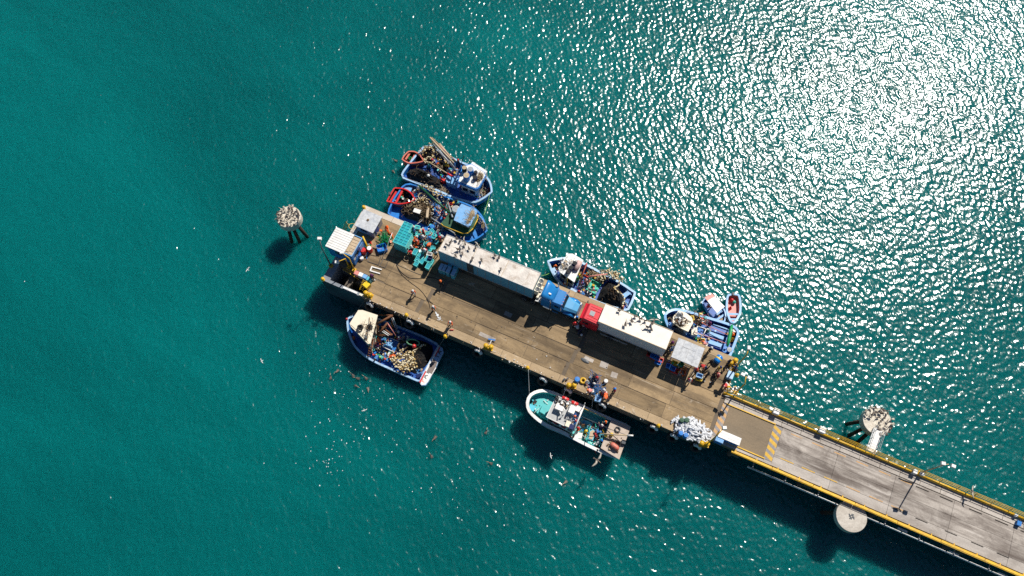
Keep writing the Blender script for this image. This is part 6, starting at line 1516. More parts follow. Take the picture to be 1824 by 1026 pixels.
def poly_frame(pts, z, r, mat, label, name='steel_frame', cat='frame', closed=True):
    P_ = px_poly(pts, z); b = MB()
    for i in range(len(P_) if closed else len(P_) - 1): b.tube([P_[i], P_[(i + 1) % len(P_)]], r, 5)
    return solo(b, name, mt[mat], label, cat)
poly_frame([(664, 441), (655, 466), (674, 472), (681, 448)], DZ + .05, .035, 'dgrey', 'thin dark rectangular frame lying on the deck')
poly_frame([(683, 461), (676, 474), (686, 477), (692, 464)], DZ + .05, .03, 'dgrey', 'smaller dark frame east of the larger one')
p = at(669, 480.5, DZ + .2); q_ = thing('pallet_fork', 'galvanised fork shaped frame lying south of the dark frame', 'fork frame', (p.x, p.y, DZ), YAW + .12)
MB().box((-.62, 0, .12), (.16, .75, .14)).build('back_bar', mt['clean'], q_, world=False)
for s in (-1, 1): MB().box((.1, s * .3, .1), (1.25, .14, .1)).build('tine', mt['clean'], q_, world=False)
pole((681, 460, 5.2), (699, 414, 6.6), .05, 'steel', 'long grey pole leaning on the turquoise crate block')
pole((663, 440, 6), (681, 444, 5.9), .04, 'rope', 'pale stick from the red drum to the blue tub')
pole((646, 421, 6.5), (656, 443, 5.6), .12, 'yellow', 'thick yellow pipe slanting behind the drums', cat='pipe', name='yellow_pipe')
net('tarpaulin', [(655, 428), (661, 428), (662, 435), (657, 437)], DZ, .5, mt['red'], 'red bundle beside the slanting yellow pipe', 73, 0, cat='bundle', rough=.06)
for (x, y, m_, lab) in ((635, 485.5, 'pink', 'faded pink locker in the row beside the landing opening'), (642.5, 488.5, 'clean', 'white locker in the row beside the landing opening'), (650, 492, 'lblue', 'light blue locker in the row beside the landing opening'), (657, 496.5, 'teal', 'dull teal locker at the end of the row')):
    tray(x, y, DZ, (.6, .55), 0, m_, lab, 'locker', 'locker', .85)
tray(652.5, 506.5, DZ, (.8, .75), -15, 'byel', 'yellow bin at the east end of the landing opening', 'bin', 'yellow_bin', .8)
for k, (x, y, m_) in enumerate(((616, 513, 'white'), (625, 517, 'clean'), (632, 520.5, 'clean'), (645, 525, 'cream'))):
    s_, t_ = fr(x, y, DZ); b = MB(); fprism(b, s_ - .35, s_ + .35, .08, .34, DZ - .058, DZ + .05 + .01 * k); solo(b, 'coping_block', mt[m_], ('westernmost', 'second', 'third', 'easternmost')[k] + ' pale coping block on the landing\'s south wall', 'coping block')
person(663, 494, DZ, 'stand', 30, 'pcloth', 'dcloth', 'pcloth', 'worker in purple hood beside the teal locker')
net('white_sack', [(664, 496), (668, 496), (668, 500), (664, 500)], DZ, .35, mt['wcloth'], 'small white sack at the purple hooded worker\'s feet', 74, 0, cat='sack', rough=.03)
person(617, 444, 7.9 - .2, 'crouch', 20, 'khaki', 'khaki', 'byel', 'person in khaki on the cabin\'s plank roof') if False else None

# turquoise crate block
cA = at(703, 430, 7.2); SB, TB = fr(704.5, 429.5, 7.25)
n_lay = 7; dx_, dy_ = .60, .405
stackset = [(i, j) for i in range(3) for j in range(8) if not (i == 2 and j > 4)]
words = ('first', 'second', 'third', 'fourth', 'fifth', 'sixth', 'seventh', 'eighth')
for i, j in stackset:
    for k in range(n_lay):
        per = (j == 0) or (i == 2) or (i == 1 and j > 4) or (i == 0) or (j == 7)
        if k < n_lay - 1 and not (j == 0 or i == 2 or (i == 1 and j > 4)): continue
        p = pf(SB + i * dx_, TB + j * dy_, DZ + k * .315 + .003)
        top = k == n_lay - 1
        CR['turq'].put(tuple(p), YAW + random.uniform(-.012, .012), ('top crate of the turquoise block, %s column from the west, %s row from the south' % (words[i], words[j])) if top else 'turquoise block crate, %s layer up, %s column from the west, %s row from the south' % (words[k], words[i], words[j]), 'crates of the turquoise block')
# loose turquoise crates, (x, y, level, rotation)
ordn = ['first', 'second', 'third', 'fourth', 'fifth', 'sixth', 'seventh', 'eighth', 'ninth', 'tenth', 'eleventh', 'twelfth', 'thirteenth', 'fourteenth', 'fifteenth', 'sixteenth', 'seventeenth', 'eighteenth', 'nineteenth', 'twentieth', 'last']
loose = [(743, 404, 0, 10), (744, 405, 1, 14), (739, 414, 0, 0), (745, 419, 0, 20), (745, 420, 1, 30), (752, 412, 0, 60), (762, 415, 0, 40), (770, 411, 0, -30), (772, 423, 0, 10), (772, 422, 1, 5), (766, 428, 0, 45), (759, 436, 0, 55), (759, 435, 1, 60), (752, 430, 0, 10), (765, 441, 0, -20), (771, 441, 0, 25), (771, 441, 1, 25), (778, 431, 0, 80), (780, 418, 0, 30), (753, 449, 0, 10), (765, 444, 1, 0)]
for k, (x, y, lv, a) in enumerate(sorted(loose)):
    crate('turq', x, y, DZ + lv * .32, a, 'loose turquoise crate in the jumble, %s from the crate block\'s side' % ordn[k], 'loose crates in the jumble')
tall = [(740, 450, 1.35, 0, 'tall turquoise bin nearest the crate block, south row'), (744, 463, .0, 0, 'tall turquoise bin at the southern tip of the left row'), (742.5, 470, 0, -5, 'fallen looking turquoise bin below the left row'), (753, 466, 0, -12, 'turquoise bin between the two tall rows'), (750, 457, 0, 80, 'shaded turquoise bin in the middle of the rows'), (762, 462, .62, 0, 'white topped bin at the north of the right row'), (766, 463, .62, 10, 'second bin at the north of the right row'), (763, 475, .62, 0, 'turquoise bin at the southern tip of the right row'), (768, 468, 0, 0, 'turquoise bin on the east side of the right row')]
for x, y, z, a, lab in tall:
    if z > 0: crate('tall', x, y, DZ, a, lab + ', lower one'); crate('tall', x, y, DZ + .62, a, lab + ', upper one')
    else: crate('tall', x, y, DZ, a, lab)
crate('whitec', 765, 452.5, DZ + .62, 10, 'white crate at the head of the right hand row of tall bins', scale=1.1); crate('navy', 766, 458, DZ + 1.26, 10, 'navy crate on the right hand row of tall bins', scale=.9)
for (x, y, ps, a, sh_, tr, h_, lab) in ((739, 427, 'bend', 320, 'ocloth', 'ocloth', 'wcloth', 'worker in orange with white helmet touching the crate block'), (744, 433, 'stand', 60, 'ocloth', 'ocloth', 'pink', 'worker in orange with pale helmet just south of the other one'), (743, 437.5, 'crouch', 100, 'ocloth', 'dcloth', 'orange', 'crouching worker in orange among the crates'), (754, 425, 'stand', 10, 'wcloth', 'dcloth', 'wcloth', 'worker in white top amid the crates'), (748, 423, 'reach', 200, 'bcloth', 'bcloth', 'dcloth', 'worker in blue leaning over crates'), (738, 411, 'stand', 100, 'bcloth', 'denim', 'navy', 'worker in blue cap at the north end of the crate jumble'),
    (754, 414, 'stand', 300, 'rcloth', 'dcloth', 'red', 'worker in red at the north edge of the crate jumble'), (766, 434, 'bend', 150, 'ocloth', 'dcloth', 'orange', 'bending worker in orange in the middle of the jumble'), (754, 444.5, 'bend', 240, 'rcloth', 'dcloth', 'rcloth', 'worker in dark red lifting a crate'), (757, 449, 'stand', 20, 'wcloth', 'khaki', 'wcloth', 'worker in white beside the worker in dark red'), (781, 420, 'stand', 90, 'pcloth', 'dcloth', 'pcloth', 'worker in purple by the trailer\'s rear corner'), (783, 427, 'stand', 270, 'ocloth', 'dcloth', 'rcloth', 'worker in orange vest at the trailer\'s rear corner'), (787, 424, 'stand', 200, 'wcloth', 'pcloth', 'wcloth', 'worker in white hood by the trailer\'s rear doors'),
    (767, 429, 'reach', 30, 'bcloth', 'bcloth', 'bblue', 'worker in light blue in the middle of the jumble'), (733, 443, 'stand', 340, 'wcloth', 'dcloth', 'wcloth', 'worker with white helmet south of the crate block'), (732, 449, 'bend', 60, 'rcloth', 'rcloth', 'dcloth', 'worker in red bending south of the crate block'), (776, 452, 'stand', 350, 'wcloth', 'dcloth', 'hair', 'worker in white shirt behind the right hand row of bins')):
    person(x, y, DZ, ps, a, sh_, tr, h_, lab)
coil(724, 461, DZ + .02, .35, .03, 3, 'rope', 'tan cord dropped in the shade south of the crate block')
for k, (x, y) in enumerate(((786, 475), (791.5, 476.5), (799, 480), (808, 484.5))):
    tray(x, y, DZ, (.5, .95), 0, 'teal', words[k] + ' from the west in the front row of teal lidded tubs', 'tub', 'lidded_tub', 1.35, 'sky')
for k, (x, y) in enumerate(((801, 473.5), (811, 477))):
    tray(x, y, DZ, (.6, .6), 0, 'teal', ('west', 'east')[k] + ' one of the back row teal tubs, against the trailer', 'tub', 'lidded_tub', 1.2)

# hoses
cord([(706, 470), (709.6, 480), (718, 492), (731, 503), (747, 515), (758, 528), (764, 540), (766, 549)], DZ + .03, .035, 'black', 'black hose curving across the deck to the spraying worker')
cord([(706, 472), (714, 484), (724, 492), (733, 495.6), (750, 496), (768, 494), (781, 498), (786, 503)], DZ + .03, .035, 'black', 'black hose running into the trailer\'s shade')
cord([(757, 527), (764, 535), (771, 541)], DZ + .05, .03, 'black', 'short black hose end beside the spraying worker')
cord([(704, 463), (706, 470), (720, 477), (745, 488), (768, 494)], DZ + .02, .03, 'dgrey', 'thin dark hose past the tall bins')
person(736, 521, DZ, 'walk', 200, 'ocloth', 'wcloth', 'wcloth', 'worker in orange vest and white helmet walking alone on the open deck')
person(785, 504, DZ, 'stand', 210, 'dcloth', 'dcloth', 'orange', 'worker in orange helmet standing at the edge of the trailer\'s shadow')
person(771, 548, DZ, 'spray', 215, 'ocloth', 'tcloth', 'wcloth', 'worker with white helmet hosing down the deck')
person(803, 574, DZ, 'reach', 170, 'ocloth', 'dcloth', 'wcloth', 'worker in orange at the edge above the boat with the float heap')
pole((801, 587.5, 5.1), (808, 587.5, 5.1), .06, 'red', 'short red bar at the foot of the worker in orange', cat='bar', name='red_bar')
m_foam = M('foam_white', (.75, .78, .8), .7, .2, 12)
random.seed(11); b = MB()
for _ in range(60):
    t = random.random(); c = at(776 + 8 * t + random.gauss(0, 2.2 * t), 556 + 14 * t + random.gauss(0, 1.8 * t), DZ + .02); b.ball((c.x, c.y, DZ + .02), (random.uniform(.03, .09), random.uniform(.03, .09), .02), 6)
solo(b, 'hose_spray', m_foam, 'white spray and foam where the hose hits the deck', 'spray', kind='stuff')

# ================================================================== middle group on the south edge
barrel('blue', 1028, 676, DZ, 'bright blue drum beside the big yellow bollard', scale=1.15)
p = at(1038.5, 678, DZ + .15); solo(MB().torus((p.x, p.y, DZ + .16), .30, .14, 20, 8), 'orange_ring', mt['orange'], 'orange yellow tyre shaped ring beside the bright blue drum', 'ring', smooth=True); bpy.data.objects['orange_ring'].data.materials[0] = mt['yellow']
for k, (x, y, s_, lab) in enumerate(((1005.5, 675, 3, 'left one of two small white sacks west of the yellow bollard'), (1011, 674, 3, 'right one of two small white sacks west of the yellow bollard'), (1046, 680, 5.5, 'large white sack between the orange ring and the sorting group'))):
    net('white_sack', [(x - s_, y), (x, y - s_), (x + s_, y), (x, y + s_)], DZ, .4 + .05 * s_, mt['wcloth'], lab, 75 + k, 0, cat='sack', rough=.05)
barrel('white', 1080, 677, DZ, 'lone white bucket east of the sorting group', scale=1.1)
for (x, y, ps, a, sh_, tr, h_, lab) in ((1059.5, 670, 'bend', 200, 'dcloth', 'dcloth', 'wcloth', 'northernmost worker of the sorting group with white helmet'), (1063, 675, 'stand', 120, 'pcloth', 'dcloth', 'rcloth', 'worker in purple beside the northernmost sorter'), (1056.5, 683.5, 'sit', 250, 'denim', 'denim', 'wcloth', 'sorter in denim with pale hat'), (1053.5, 696, 'bend', 90, 'pink', 'wcloth', 'orange', 'westernmost sorter in pink and orange'), (1075, 698, 'stand', 10, 'wcloth', 'wcloth', 'wcloth', 'sorter in white east of the blue bundle'), (1079, 704, 'bend', 170, 'ocloth', 'ocloth', 'orange', 'sorter in bright orange at the edge'), (1073, 702, 'crouch', 330, 'rcloth', 'dcloth', 'rcloth', 'crouching sorter in red'), (1095, 695, 'stand', 100, 'rcloth', 'denim', 'bblue', 'worker with bright blue helmet standing apart to the east')):
    person(x, y, DZ, ps, a, sh_, tr, h_, lab)
net('net_bundle', [(1058, 692), (1064, 688), (1069, 693), (1066, 700), (1058, 699)], DZ, .7, mt['grey'], 'grey blue bundle of net in the middle of the sorting group', 78, 30, 'bcloth', 'net bundle', .08)
net('net_bundle', [(1056, 668), (1064, 665), (1067, 674), (1061, 679), (1055, 676)], DZ, .5, mt['net'], 'dark net at the northern sorters\' feet', 79, 20, 'bcloth', 'net bundle', .08)
tray(1065.5, 709.5, DZ, (.8, .8), 10, 'lblue', 'blue box on the edge below the sorting group', 'box', 'box', .4)
for k, (a, c) in enumerate((((1054, 700, 5.2), (1049, 708, 5.2)), ((1065, 701, 5.2), (1057, 711, 5.2)), ((1074, 707, 5.2), (1068, 716, 5.2)))):
    pole(a, c, .07, 'pwood', ('west', 'middle', 'east')[k] + ' one of three pale poles jutting over the edge at the sorters')
# heap of white offcuts
random.seed(5)
m_off = M('white_offcut', (.66, .67, .69), .5, .2, 6, rnd=.12)
offp = []
for v in range(4):
    b = MB(); L_ = .55 + .12 * v; b.lathe((0, 0, 0), [(.05, -L_ / 2), (.10, -L_ / 2 + .03), (.11, 0), (.095, L_ / 2 - .03), (.05, L_ / 2)], 8, axis=(1, .0, .05 * v)); offp.append(b.mesh('white_offcut', m_off, smooth=False))
hc = at(1231, 765, DZ)
oo = thing('offcut_heap', 'heap of short white tubes and offcuts at the south-east corner', 'heap', (hc.x, hc.y, DZ), YAW)
for k in range(230):
    a = random.random() * 6.28; r_ = random.random() ** .62
    x, y = math.cos(a) * r_ * 2.45, math.sin(a) * r_ * 1.25; z = .1 + .75 * (1 - r_) * random.random() + .05
    o = bpy.data.objects.new('white_offcut', offp[k % 4]); COL.objects.link(o); o.parent = oo; o.location = (x, y, z)
    o.rotation_euler = (random.uniform(-.3, .3), random.uniform(-.5, .5), random.random() * 6.28)
for (x, y, k, lab) in ((1215, 748, 'green', 'left dark open drum behind the white offcuts'), (1223.5, 748, 'green', 'right dark green drum behind the white offcuts'), (1213, 771.5, 'blue', 'left blue drum in front of the white offcuts'), (1222, 775, 'blue', 'right blue drum in front of the white offcuts')): barrel(k, x, y, DZ, lab, scale=1.0)
net('white_sack', [(1258, 777), (1263, 775), (1266, 780), (1261, 782)], DZ, .4, mt['wcloth'], 'small white sack beside the south-east bollard', 80, 0, cat='sack', rough=.04)
p = at(1042, 642.5, DZ); solo(MB().loft([[(p.x + math.cos(a) * .52 * k, p.y + math.sin(a) * .28 * k - math.cos(a) * .28 * k, DZ + z + random.uniform(0, .02)) for a in [i * PI / 8 for i in range(16)]] for k, z in ((1, .01), (.9, .07), (.4, .10))]), 'rubber_mat', mt['dgrey'], 'crumpled dark grey mat lying alone on the deck', 'mat')

# ================================================================== beside the tractor units
for (x, y, ps, a, sh_, tr, h_, lab) in ((1028, 568, 'stand', 100, 'dcloth', 'dcloth', 'bblue', 'worker with blue cap nearest the red cab'), (1024, 578.5, 'stand', 160, 'rcloth', 'dcloth', 'red', 'worker with red and white helmet by the red cab'), (1029, 585, 'bend', 20, 'wcloth', 'dcloth', 'wcloth', 'worker in white and teal bending by the red cab'), (1033, 592, 'bend', 200, 'dcloth', 'denim', 'wcloth', 'worker bending furthest south of the red cab group'), (1039.5, 577, 'reach', 350, 'bcloth', 'denim', 'hair', 'worker in blue touching the red cab'), (1004, 506, 'reach', 40, 'ocloth', 'dcloth', 'wcloth', 'worker in orange leaning on the blue tractor\'s far side') if False else (1039, 584, 'stand', 60, 'dcloth', 'denim', 'pink', 'worker in dark clothes in the red cab\'s shadow')):
    person(x, y, DZ, ps, a, sh_, tr, h_, lab)
for (x, y, lv, k, lab) in ((1158, 631, 0, 'red', 'red crate at the west end of the row under the cream trailer'), (1164, 634, 1, 'blue', 'left blue crate on the row under the cream trailer'), (1170, 637, 1, 'blue', 'right blue crate on the row under the cream trailer'), (1164, 636, 0, 'red', 'hidden red crate under the left blue crate'), (1170, 639, 0, 'orange', 'orange crate under the right blue crate'), (1176, 641, 0, 'red', 'red crate at the east end of the row under the cream trailer'), (1172, 645, 0, 'blue', 'single blue crate in front of the row under the cream trailer')):
    crate(k, x, y, DZ + lv * .33, 0, lab, scale=1.15)
# ================================================================== under and around the shelter
for (x, y, lv, k, a, lab) in ((1193, 651, 0, 'red', 0, 'north-west red crate of the pile in the shelter\'s shadow'), (1192, 652, 1, 'blue', 5, 'upper left blue crate of the pile in the shelter\'s shadow'), (1198, 656, 1, 'blue', 0, 'upper right blue crate of the pile in the shelter\'s shadow'), (1199, 659, 0, 'red', 0, 'middle red crate of the pile in the shelter\'s shadow'), (1204, 661, 0, 'red', 0, 'south-east red crate of the pile in the shelter\'s shadow'), (1217, 664, 0, 'orange', -35, 'lone orange red crate at the shelter\'s south-east corner'), (1201.5, 647, 0, 'yellow', 0, 'yellow crate at the edge of the shelter roof'), (1213, 649, 0, 'green', 60, 'green crate beside the yellow one under the shelter'),
                          (1245.5, 674, 0, 'navy', 10, 'navy crate at the bottom of the stack east of the shelter'), (1245.5, 674, 1, 'yellow', 10, 'yellow crate in the middle of the stack east of the shelter'), (1246, 669, 2, 'lblue', 5, 'light blue crate on top of the stack east of the shelter')):
    crate(k, x, y, DZ + lv * .33, a, lab, scale=1.15)
p = at(1279.5, 639.5, DZ + .5); q_ = thing('barrel', 'big blue drum with yellow band lying on its side near the north-east corner', 'barrel', (p.x, p.y, DZ), YAW - .3)
MB().lathe((0, 0, .42), [(.34, -.5), (.41, -.44), (.42, -.2), (.42, .2), (.41, .44), (.34, .5)], 20, axis=(0, 1, 0)).build('drum', mt['bblue'], q_, True, world=False); MB().lathe((0, 0, .42), [(.425, -.1), (.435, -.08), (.435, .08), (.425, .1)], 20, axis=(.0, 1, 0)).build('band', mt['byel'], q_, True, world=False)
for (x, y, ps, a, sh_, tr, h_, lab) in ((1250, 651, 'bend', 230, 'rcloth', 'dcloth', 'navy', 'worker in red with navy hood at the shelter\'s east corner'), (1240, 659, 'stand', 140, 'ocloth', 'dcloth', 'rcloth', 'worker in orange red beside the crate stack east of the shelter'), (1228.5, 677, 'walk', 160, 'rcloth', 'wcloth', 'wcloth', 'worker in red with white hat south of the shelter'), (1281, 655, 'carry', 190, 'ycloth', 'dcloth', 'navy', 'worker in yellow and navy between the drum and the crate stack'), (1278.5, 669.5, 'stand', 100, 'rcloth', 'dcloth', 'pink', 'worker with pink hat in the middle of the east deck'), (1265, 622, 'stand', 200, 'dcloth', 'dcloth', 'wcloth', 'worker in dark clothes by the rail below the easternmost boat'), (1298, 645, 'stand', 250, 'dcloth', 'denim', 'dcloth', 'worker in dark hood left of the north-east bollard'), (1311, 657, 'bend', 20, 'denim', 'dcloth', 'dcloth', 'worker in denim bending below the north-east bollard'),
    (1293.5, 685, 'bend', 130, 'rcloth', 'wcloth', 'pink', 'worker in red near the gate frame'), (1196, 612, 'stand', 200, 'pcloth', 'ycloth', 'pcloth', 'worker in purple and yellow at the cream trailer\'s rear doors'), (1194.5, 624, 'reach', 280, 'bcloth', 'denim', 'wcloth', 'worker in blue with white cap at the cream trailer\'s rear doors'), (1266, 646, 'stand', 330, 'dcloth', 'dcloth', 'hair', 'northern one of two dark clothed workers on the east deck'), (1261, 667, 'stand', 40, 'dcloth', 'dcloth', 'hair', 'southern one of two dark clothed workers on the east deck')):
    person(x, y, DZ, ps, a, sh_, tr, h_, lab)
tray(1301.5, 667.5, DZ, (.8, 1.0), 0, 'lblue', 'pale blue ice chest on the east edge of the platform', 'ice chest', 'ice_chest', .75, 'sky')
for k, (a, c) in enumerate((((1256, 650, 5.8), (1265, 644, 6.2)), ((1250, 667, 5.2), (1264, 656, 6.0)), ((1249, 671, 6.0), (1260, 665, 6.2)), ((1221, 684, 5.1), (1236, 664, 6.4)), ((1218, 686, 5.1), (1232, 662, 6.4)))):
    pole(a, c, .035, 'wood' if k < 3 else 'rope', ('northernmost thin handle', 'middle thin handle', 'southern thin handle', 'right pale pole', 'left pale pole')[k] + ' leaning near the shelter\'s east side')
net('white_cover', [(1305, 689), (1312, 688), (1314, 694), (1307, 696)], DZ + .1, .5, mt['wcloth'], 'crumpled white cover at the gate frame', 83, 0, cat='cover', rough=.06)
# walkway odds and ends
cord([(1602, 851.5), (1610, 855), (1618, 857.5), (1627, 861), (1615, 858), (1604, 853), (1601, 851)], DZ + .06, .03, 'black', 'loose loop of black cable on the causeway beside the lamp post')
tray(1816, 932, DZ, (.5, .55), 0, 'blue', 'small blue box at the north kerb near the right edge of the picture', 'box', 'box', .5)
p = at(1815, 916, DZ + .5); barrel('white', 1815, 917, DZ + .2, 'white tub on the railing near the right edge of the picture', scale=.8)
for k, (x, y) in enumerate(((1608, 944), (1700, 986), (1787, 1024))):
    s_, t_ = fr(x, y, 4.0); b = MB(); fprism(b, s_ - .55, s_ + .55, t_ - .12, t_ + .12, 3.7, 4.0); solo(b, 'pipe_collar', mt['clean'], ('first', 'second', 'third')[k] + ' white sleeve on the service pipe counting from the round dolphin cap', 'pipe sleeve')

# ================================================================== mooring ropes
for a, c, sg, m_, lab in (((655, 528, 5.2), (622, 566, 2.4), .3, 'dgrey', 'dark bow line of the cream cabined boat'), ((793, 600, 5.2), (783, 616, 1.7), .1, 'dgrey', 'stern line of the cream cabined boat'), ((790, 604, 5.2), (768, 636, 1.6), .2, 'dgrey', 'second stern line of the cream cabined boat'), ((709, 552, 5.0), (716, 584, 1.8), .1, 'brown', 'brown line from the edge to the cream cabined boat\'s deck'), ((941, 657, 5.2), (943, 703, 2.6), .2, 'wcloth', 'pale bow line of the turquoise boat'), ((1009, 690, 5.0), (1001, 709, 4.0), .1, 'wcloth', 'short line to the turquoise boat\'s wheelhouse'), ((1058, 700, 5.1), (1053, 735, 2.0), .2, 'wcloth', 'thick pale line from the sorting group to the turquoise boat'), ((1037, 726, 4.6), (1088, 748, 2.4), .1, 'yellow', 'thin yellow line along the turquoise boat\'s far rail'),
                    ((872, 347, 2.4), (862, 383, 2.4), .3, 'lime', 'lime line between the bows of the two northern boats'), ((963, 490, 5.5), (978, 487, 2.2), .3, 'lime', 'lime line from the long trailer\'s corner to the pale blue boat'), ((1290, 560, .9), (1303, 580, 2.0), .1, 'dgrey', 'tow line of the canopied skiff'), ((1305, 574, .9), (1302, 580, 2.0), .05, 'dgrey', 'tow line of the pink floored skiff'), ((755, 287, 2.2), (763, 291, 2.2), .05, 'rope', 'short line holding the faded red skiff')):
    line(a, c, sg, .035, m_, lab)

# ================================================================== birds
def birds(lst, proto, z, lab, gname=None, sc_=1.0):
    for k, it in enumerate(lst):
        x, y = it[0], it[1]; a = it[2] if len(it) > 2 else random.uniform(0, 360)
        p = at(x, y, z + .25); p.z = z
        proto.put(tuple(p), R(a), lab(k) if callable(lab) else lab, gname, random.uniform(.66, .86) * sc_)
rb = sorted([(803, 431, 330), (796, 436), (813, 424, 30), (820, 428, 340), (828, 434, 10), (815, 444, 80), (824, 452, 200), (835, 442, 20), (847, 441, 350), (812, 456), (841, 462, 160), (858, 464, 200), (881, 454, 30), (889, 458, 350), (892, 480, 190)])
birds(rb, BS, DZ + 4.02, lambda k: 'pelican on the dirty white trailer roof, %s from the rear doors' % ordn[k], 'pelicans on the long trailer roof')
rb = sorted([(1104, 553, 260), (1131, 563, 90), (1140, 567.5, 80), (1149, 571, 100), (1125, 571, 20), (1114, 577, 350), (1162, 575, 340), (1152, 582, 60), (1160, 585, 10)])
birds(rb, BS, DZ + 3.82, lambda k: 'pelican on the cream trailer roof, %s from the red cab' % ordn[k], 'pelicans on the cream trailer roof')
random.seed(21)
def cap_birds(D, r, z, lab, g, rings, hole=None):
    for nm, f, n in rings:
        for k in range(n):
            a = PI / 2 - 2 * PI * k / n + random.uniform(-.12, .12); rr = r * f + random.uniform(-.12, .10)
            x, y = math.cos(a) * rr, math.sin(a) * rr
            if hole and hole(x, y): continue
            o = BS.put((D.location.x + x, D.location.y + y, z), random.uniform(0, 6.28), 'pelican in the %s ring on the %s, %s clockwise from the top' % (nm, lab, ordn[k]), g, random.uniform(.58, .8))
            if random.random() < .35:
                for c in o.children:
                    if c.name.startswith(('wing', 'body')): c.material_slots[0].link = 'OBJECT'; c.material_slots[0].material = mt['birdl']
cap_birds(D1, 1.5, 4.6, 'lone west dolphin', 'birds on the west dolphin', (('outer', .95, 16), ('middle', .58, 10), ('inner', .22, 4)))
cap_birds(D2, 1.7, 4.9, 'bridged east dolphin', 'birds on the east dolphin', (('outer', .97, 18), ('middle', .6, 11), ('inner', .22, 4)), lambda x, y: x < -.4 and y < .5)
fl_ = [(1064, 820, -125, 3.2, 'brown pelican gliding with spread wings beside the beige stern deck', .85), (441, 480, 60, 8, 'white gull flying alone over open water left of the pier', .32), (466, 643, 120, 6, 'white gull flying below the lone gull', .3), (649, 731, 200, 4, 'white gull flying south of the cream cabined boat', .3), (981, 812, 100, 2, 'white gull low over the water beside the turquoise boat', .32), (826, 430, 90, 9.9, 'pelican landing over the rear of the long trailer', .55), (1165, 570, 0, 10, 'dark pelican taking off from the cream trailer roof', .55), (1732, 876, 80, 6.2, 'pale bird landing on the causeway rail right of the lamp post', .6), (851, 437, 300, 8.6, 'grey bird flying just off the trailer\'s north edge', .5)]
for x, y, a, z, lab, s_ in fl_:
    p = at(x, y, z); o = BW.put(tuple(p), R(a), lab, None, s_)
ww = M('white_feathers', (.75, .74, .72), .8, .1, 5)
for o in list(bpy.data.objects):
    if o.type == 'EMPTY' and str(o.get('label', '')).startswith('white gull'):
        for c in o.children:
            if c.name.startswith(('body', 'wing', 'tail')):
                c.material_slots[0].link = 'OBJECT'; c.material_slots[0].material = ww
sw = [(589, 672), (600, 662), (628, 668), (636, 674), (651, 673), (635, 688), (656, 694), (774, 781), (768, 812), (866, 769), (873, 825), (1006, 860), (704, 286), (701, 306)]
lb = ['leftmost floating pelican of the flock below the cream cabined boat', 'upper left floating pelican of the flock below the cream cabined boat', 'floating pelican at the top of the flock below the cream cabined boat', 'floating pelican in the middle of the flock', 'floating pelican on the right of the flock', 'lowest left floating pelican of the flock', 'lowest right floating pelican of the flock', 'upper one of two pelicans afloat side by side south of the pier', 'lower one of two pelicans afloat side by side south of the pier', 'pelican afloat midway between the two southern boats', 'pelican afloat below the one midway between the boats', 'pelican afloat furthest south of the pier', 'dark bird afloat just left of the faded red skiff', 'pale bird afloat left of the northernmost boat\'s stern']
random.seed(31)
for (x, y), l_ in zip(sw, lb):
    p = at(x, y, .2); p.z = -.02; BF.put(tuple(p), random.uniform(0, 6.28), l_, 'pelicans afloat', random.uniform(.78, .95))
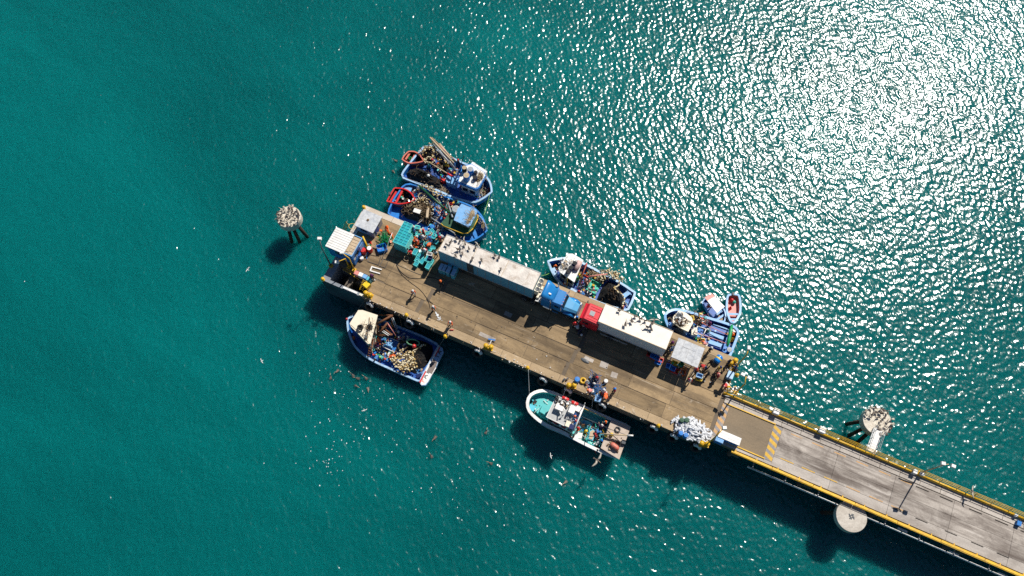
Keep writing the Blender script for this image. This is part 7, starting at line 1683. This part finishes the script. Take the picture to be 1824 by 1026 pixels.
# scraps and foam flecks adrift
b = MB(); random.seed(41)
for cx, cy, sx, sy, n in ((610, 670, 30, 14, 12), (620, 770, 45, 45, 60), (590, 825, 12, 22, 26), (830, 860, 60, 45, 26), (650, 700, 30, 40, 14), (330, 310, 220, 180, 8), (1050, 466, 9, 6, 46), (1062, 476, 7, 5, 20), (838, 288, 8, 4, 16), (869, 356, 5, 9, 18), (872, 425, 12, 8, 12), (1205, 542, 18, 6, 14), (850, 180, 40, 90, 10), (950, 900, 90, 60, 18)):
    for _ in range(n):
        c = at(random.gauss(cx, sx), random.gauss(cy, sy), 0); r_ = random.uniform(.03, .075)
        b.ball((c.x, c.y, .01), (r_, r_ * random.uniform(.6, 1.6), .02), 6)
solo(b, 'drifting_scraps', m_foam, 'tiny white scraps of fish and foam drifting on the water', 'scraps', kind='stuff')

# loose gear on the platform
gear([(738, 408), (760, 408), (786, 420), (778, 446), (746, 452), (736, 430)], DZ + .01, 90, 31, 'fish, cords and oddments among the turquoise crates', .5, ['turq', 'teal', 'white', 'rust', 'orange', 'navy', 'rope', 'dgrey'])
gear([(632, 446), (650, 430), (664, 436), (654, 456), (640, 464)], DZ + .01, 40, 32, 'oddments around the drums beside the blue cabin', .4)
gear([(676, 412), (698, 414), (700, 434), (678, 438)], DZ + .01, 50, 33, 'cords and oddments around the green rope pile', .5, ['green', 'rope', 'rust', 'dgrey', 'orange', 'brown'])
gear([(1190, 646), (1224, 654), (1218, 670), (1188, 660)], DZ + .01, 40, 34, 'oddments in the shelter\'s shadow', .3)
gear([(1236, 650), (1290, 664), (1276, 690), (1230, 680)], DZ + .01, 26, 35, 'sparse oddments on the east deck', .1, ['rust', 'white', 'dgrey', 'rope', 'wood'], .12)
gear([(1046, 670), (1080, 690), (1082, 712), (1050, 700)], DZ + .01, 70, 36, 'catch, cords and oddments at the sorting group', .3, ['white', 'navy', 'rope', 'dgrey', 'pink', 'lblue', 'steel'])
gear([(1304, 640), (1316, 650), (1308, 668), (1298, 660)], DZ + .01, 30, 37, 'cords around the north-east bollard', .3, ['yellow', 'rope', 'dgrey', 'white'])
gear([(1296, 684), (1314, 692), (1308, 702), (1294, 696)], DZ + .01, 26, 38, 'oddments at the gate frame', .4, ['yellow', 'white', 'dgrey', 'steel'])
gear([(660, 530), (1230, 776), (1226, 784), (656, 538)], DZ + .005, 110, 39, 'white crumbs and scraps scattered along the southern edge of the deck', .02, ['white', 'clean', 'rope'], .06)
gear([(700, 480), (1190, 690), (1160, 740), (680, 530)], DZ + .01, 90, 40, 'tiny litter scattered over the open deck', .01, ['white', 'rope', 'dgrey', 'brown'], .05)
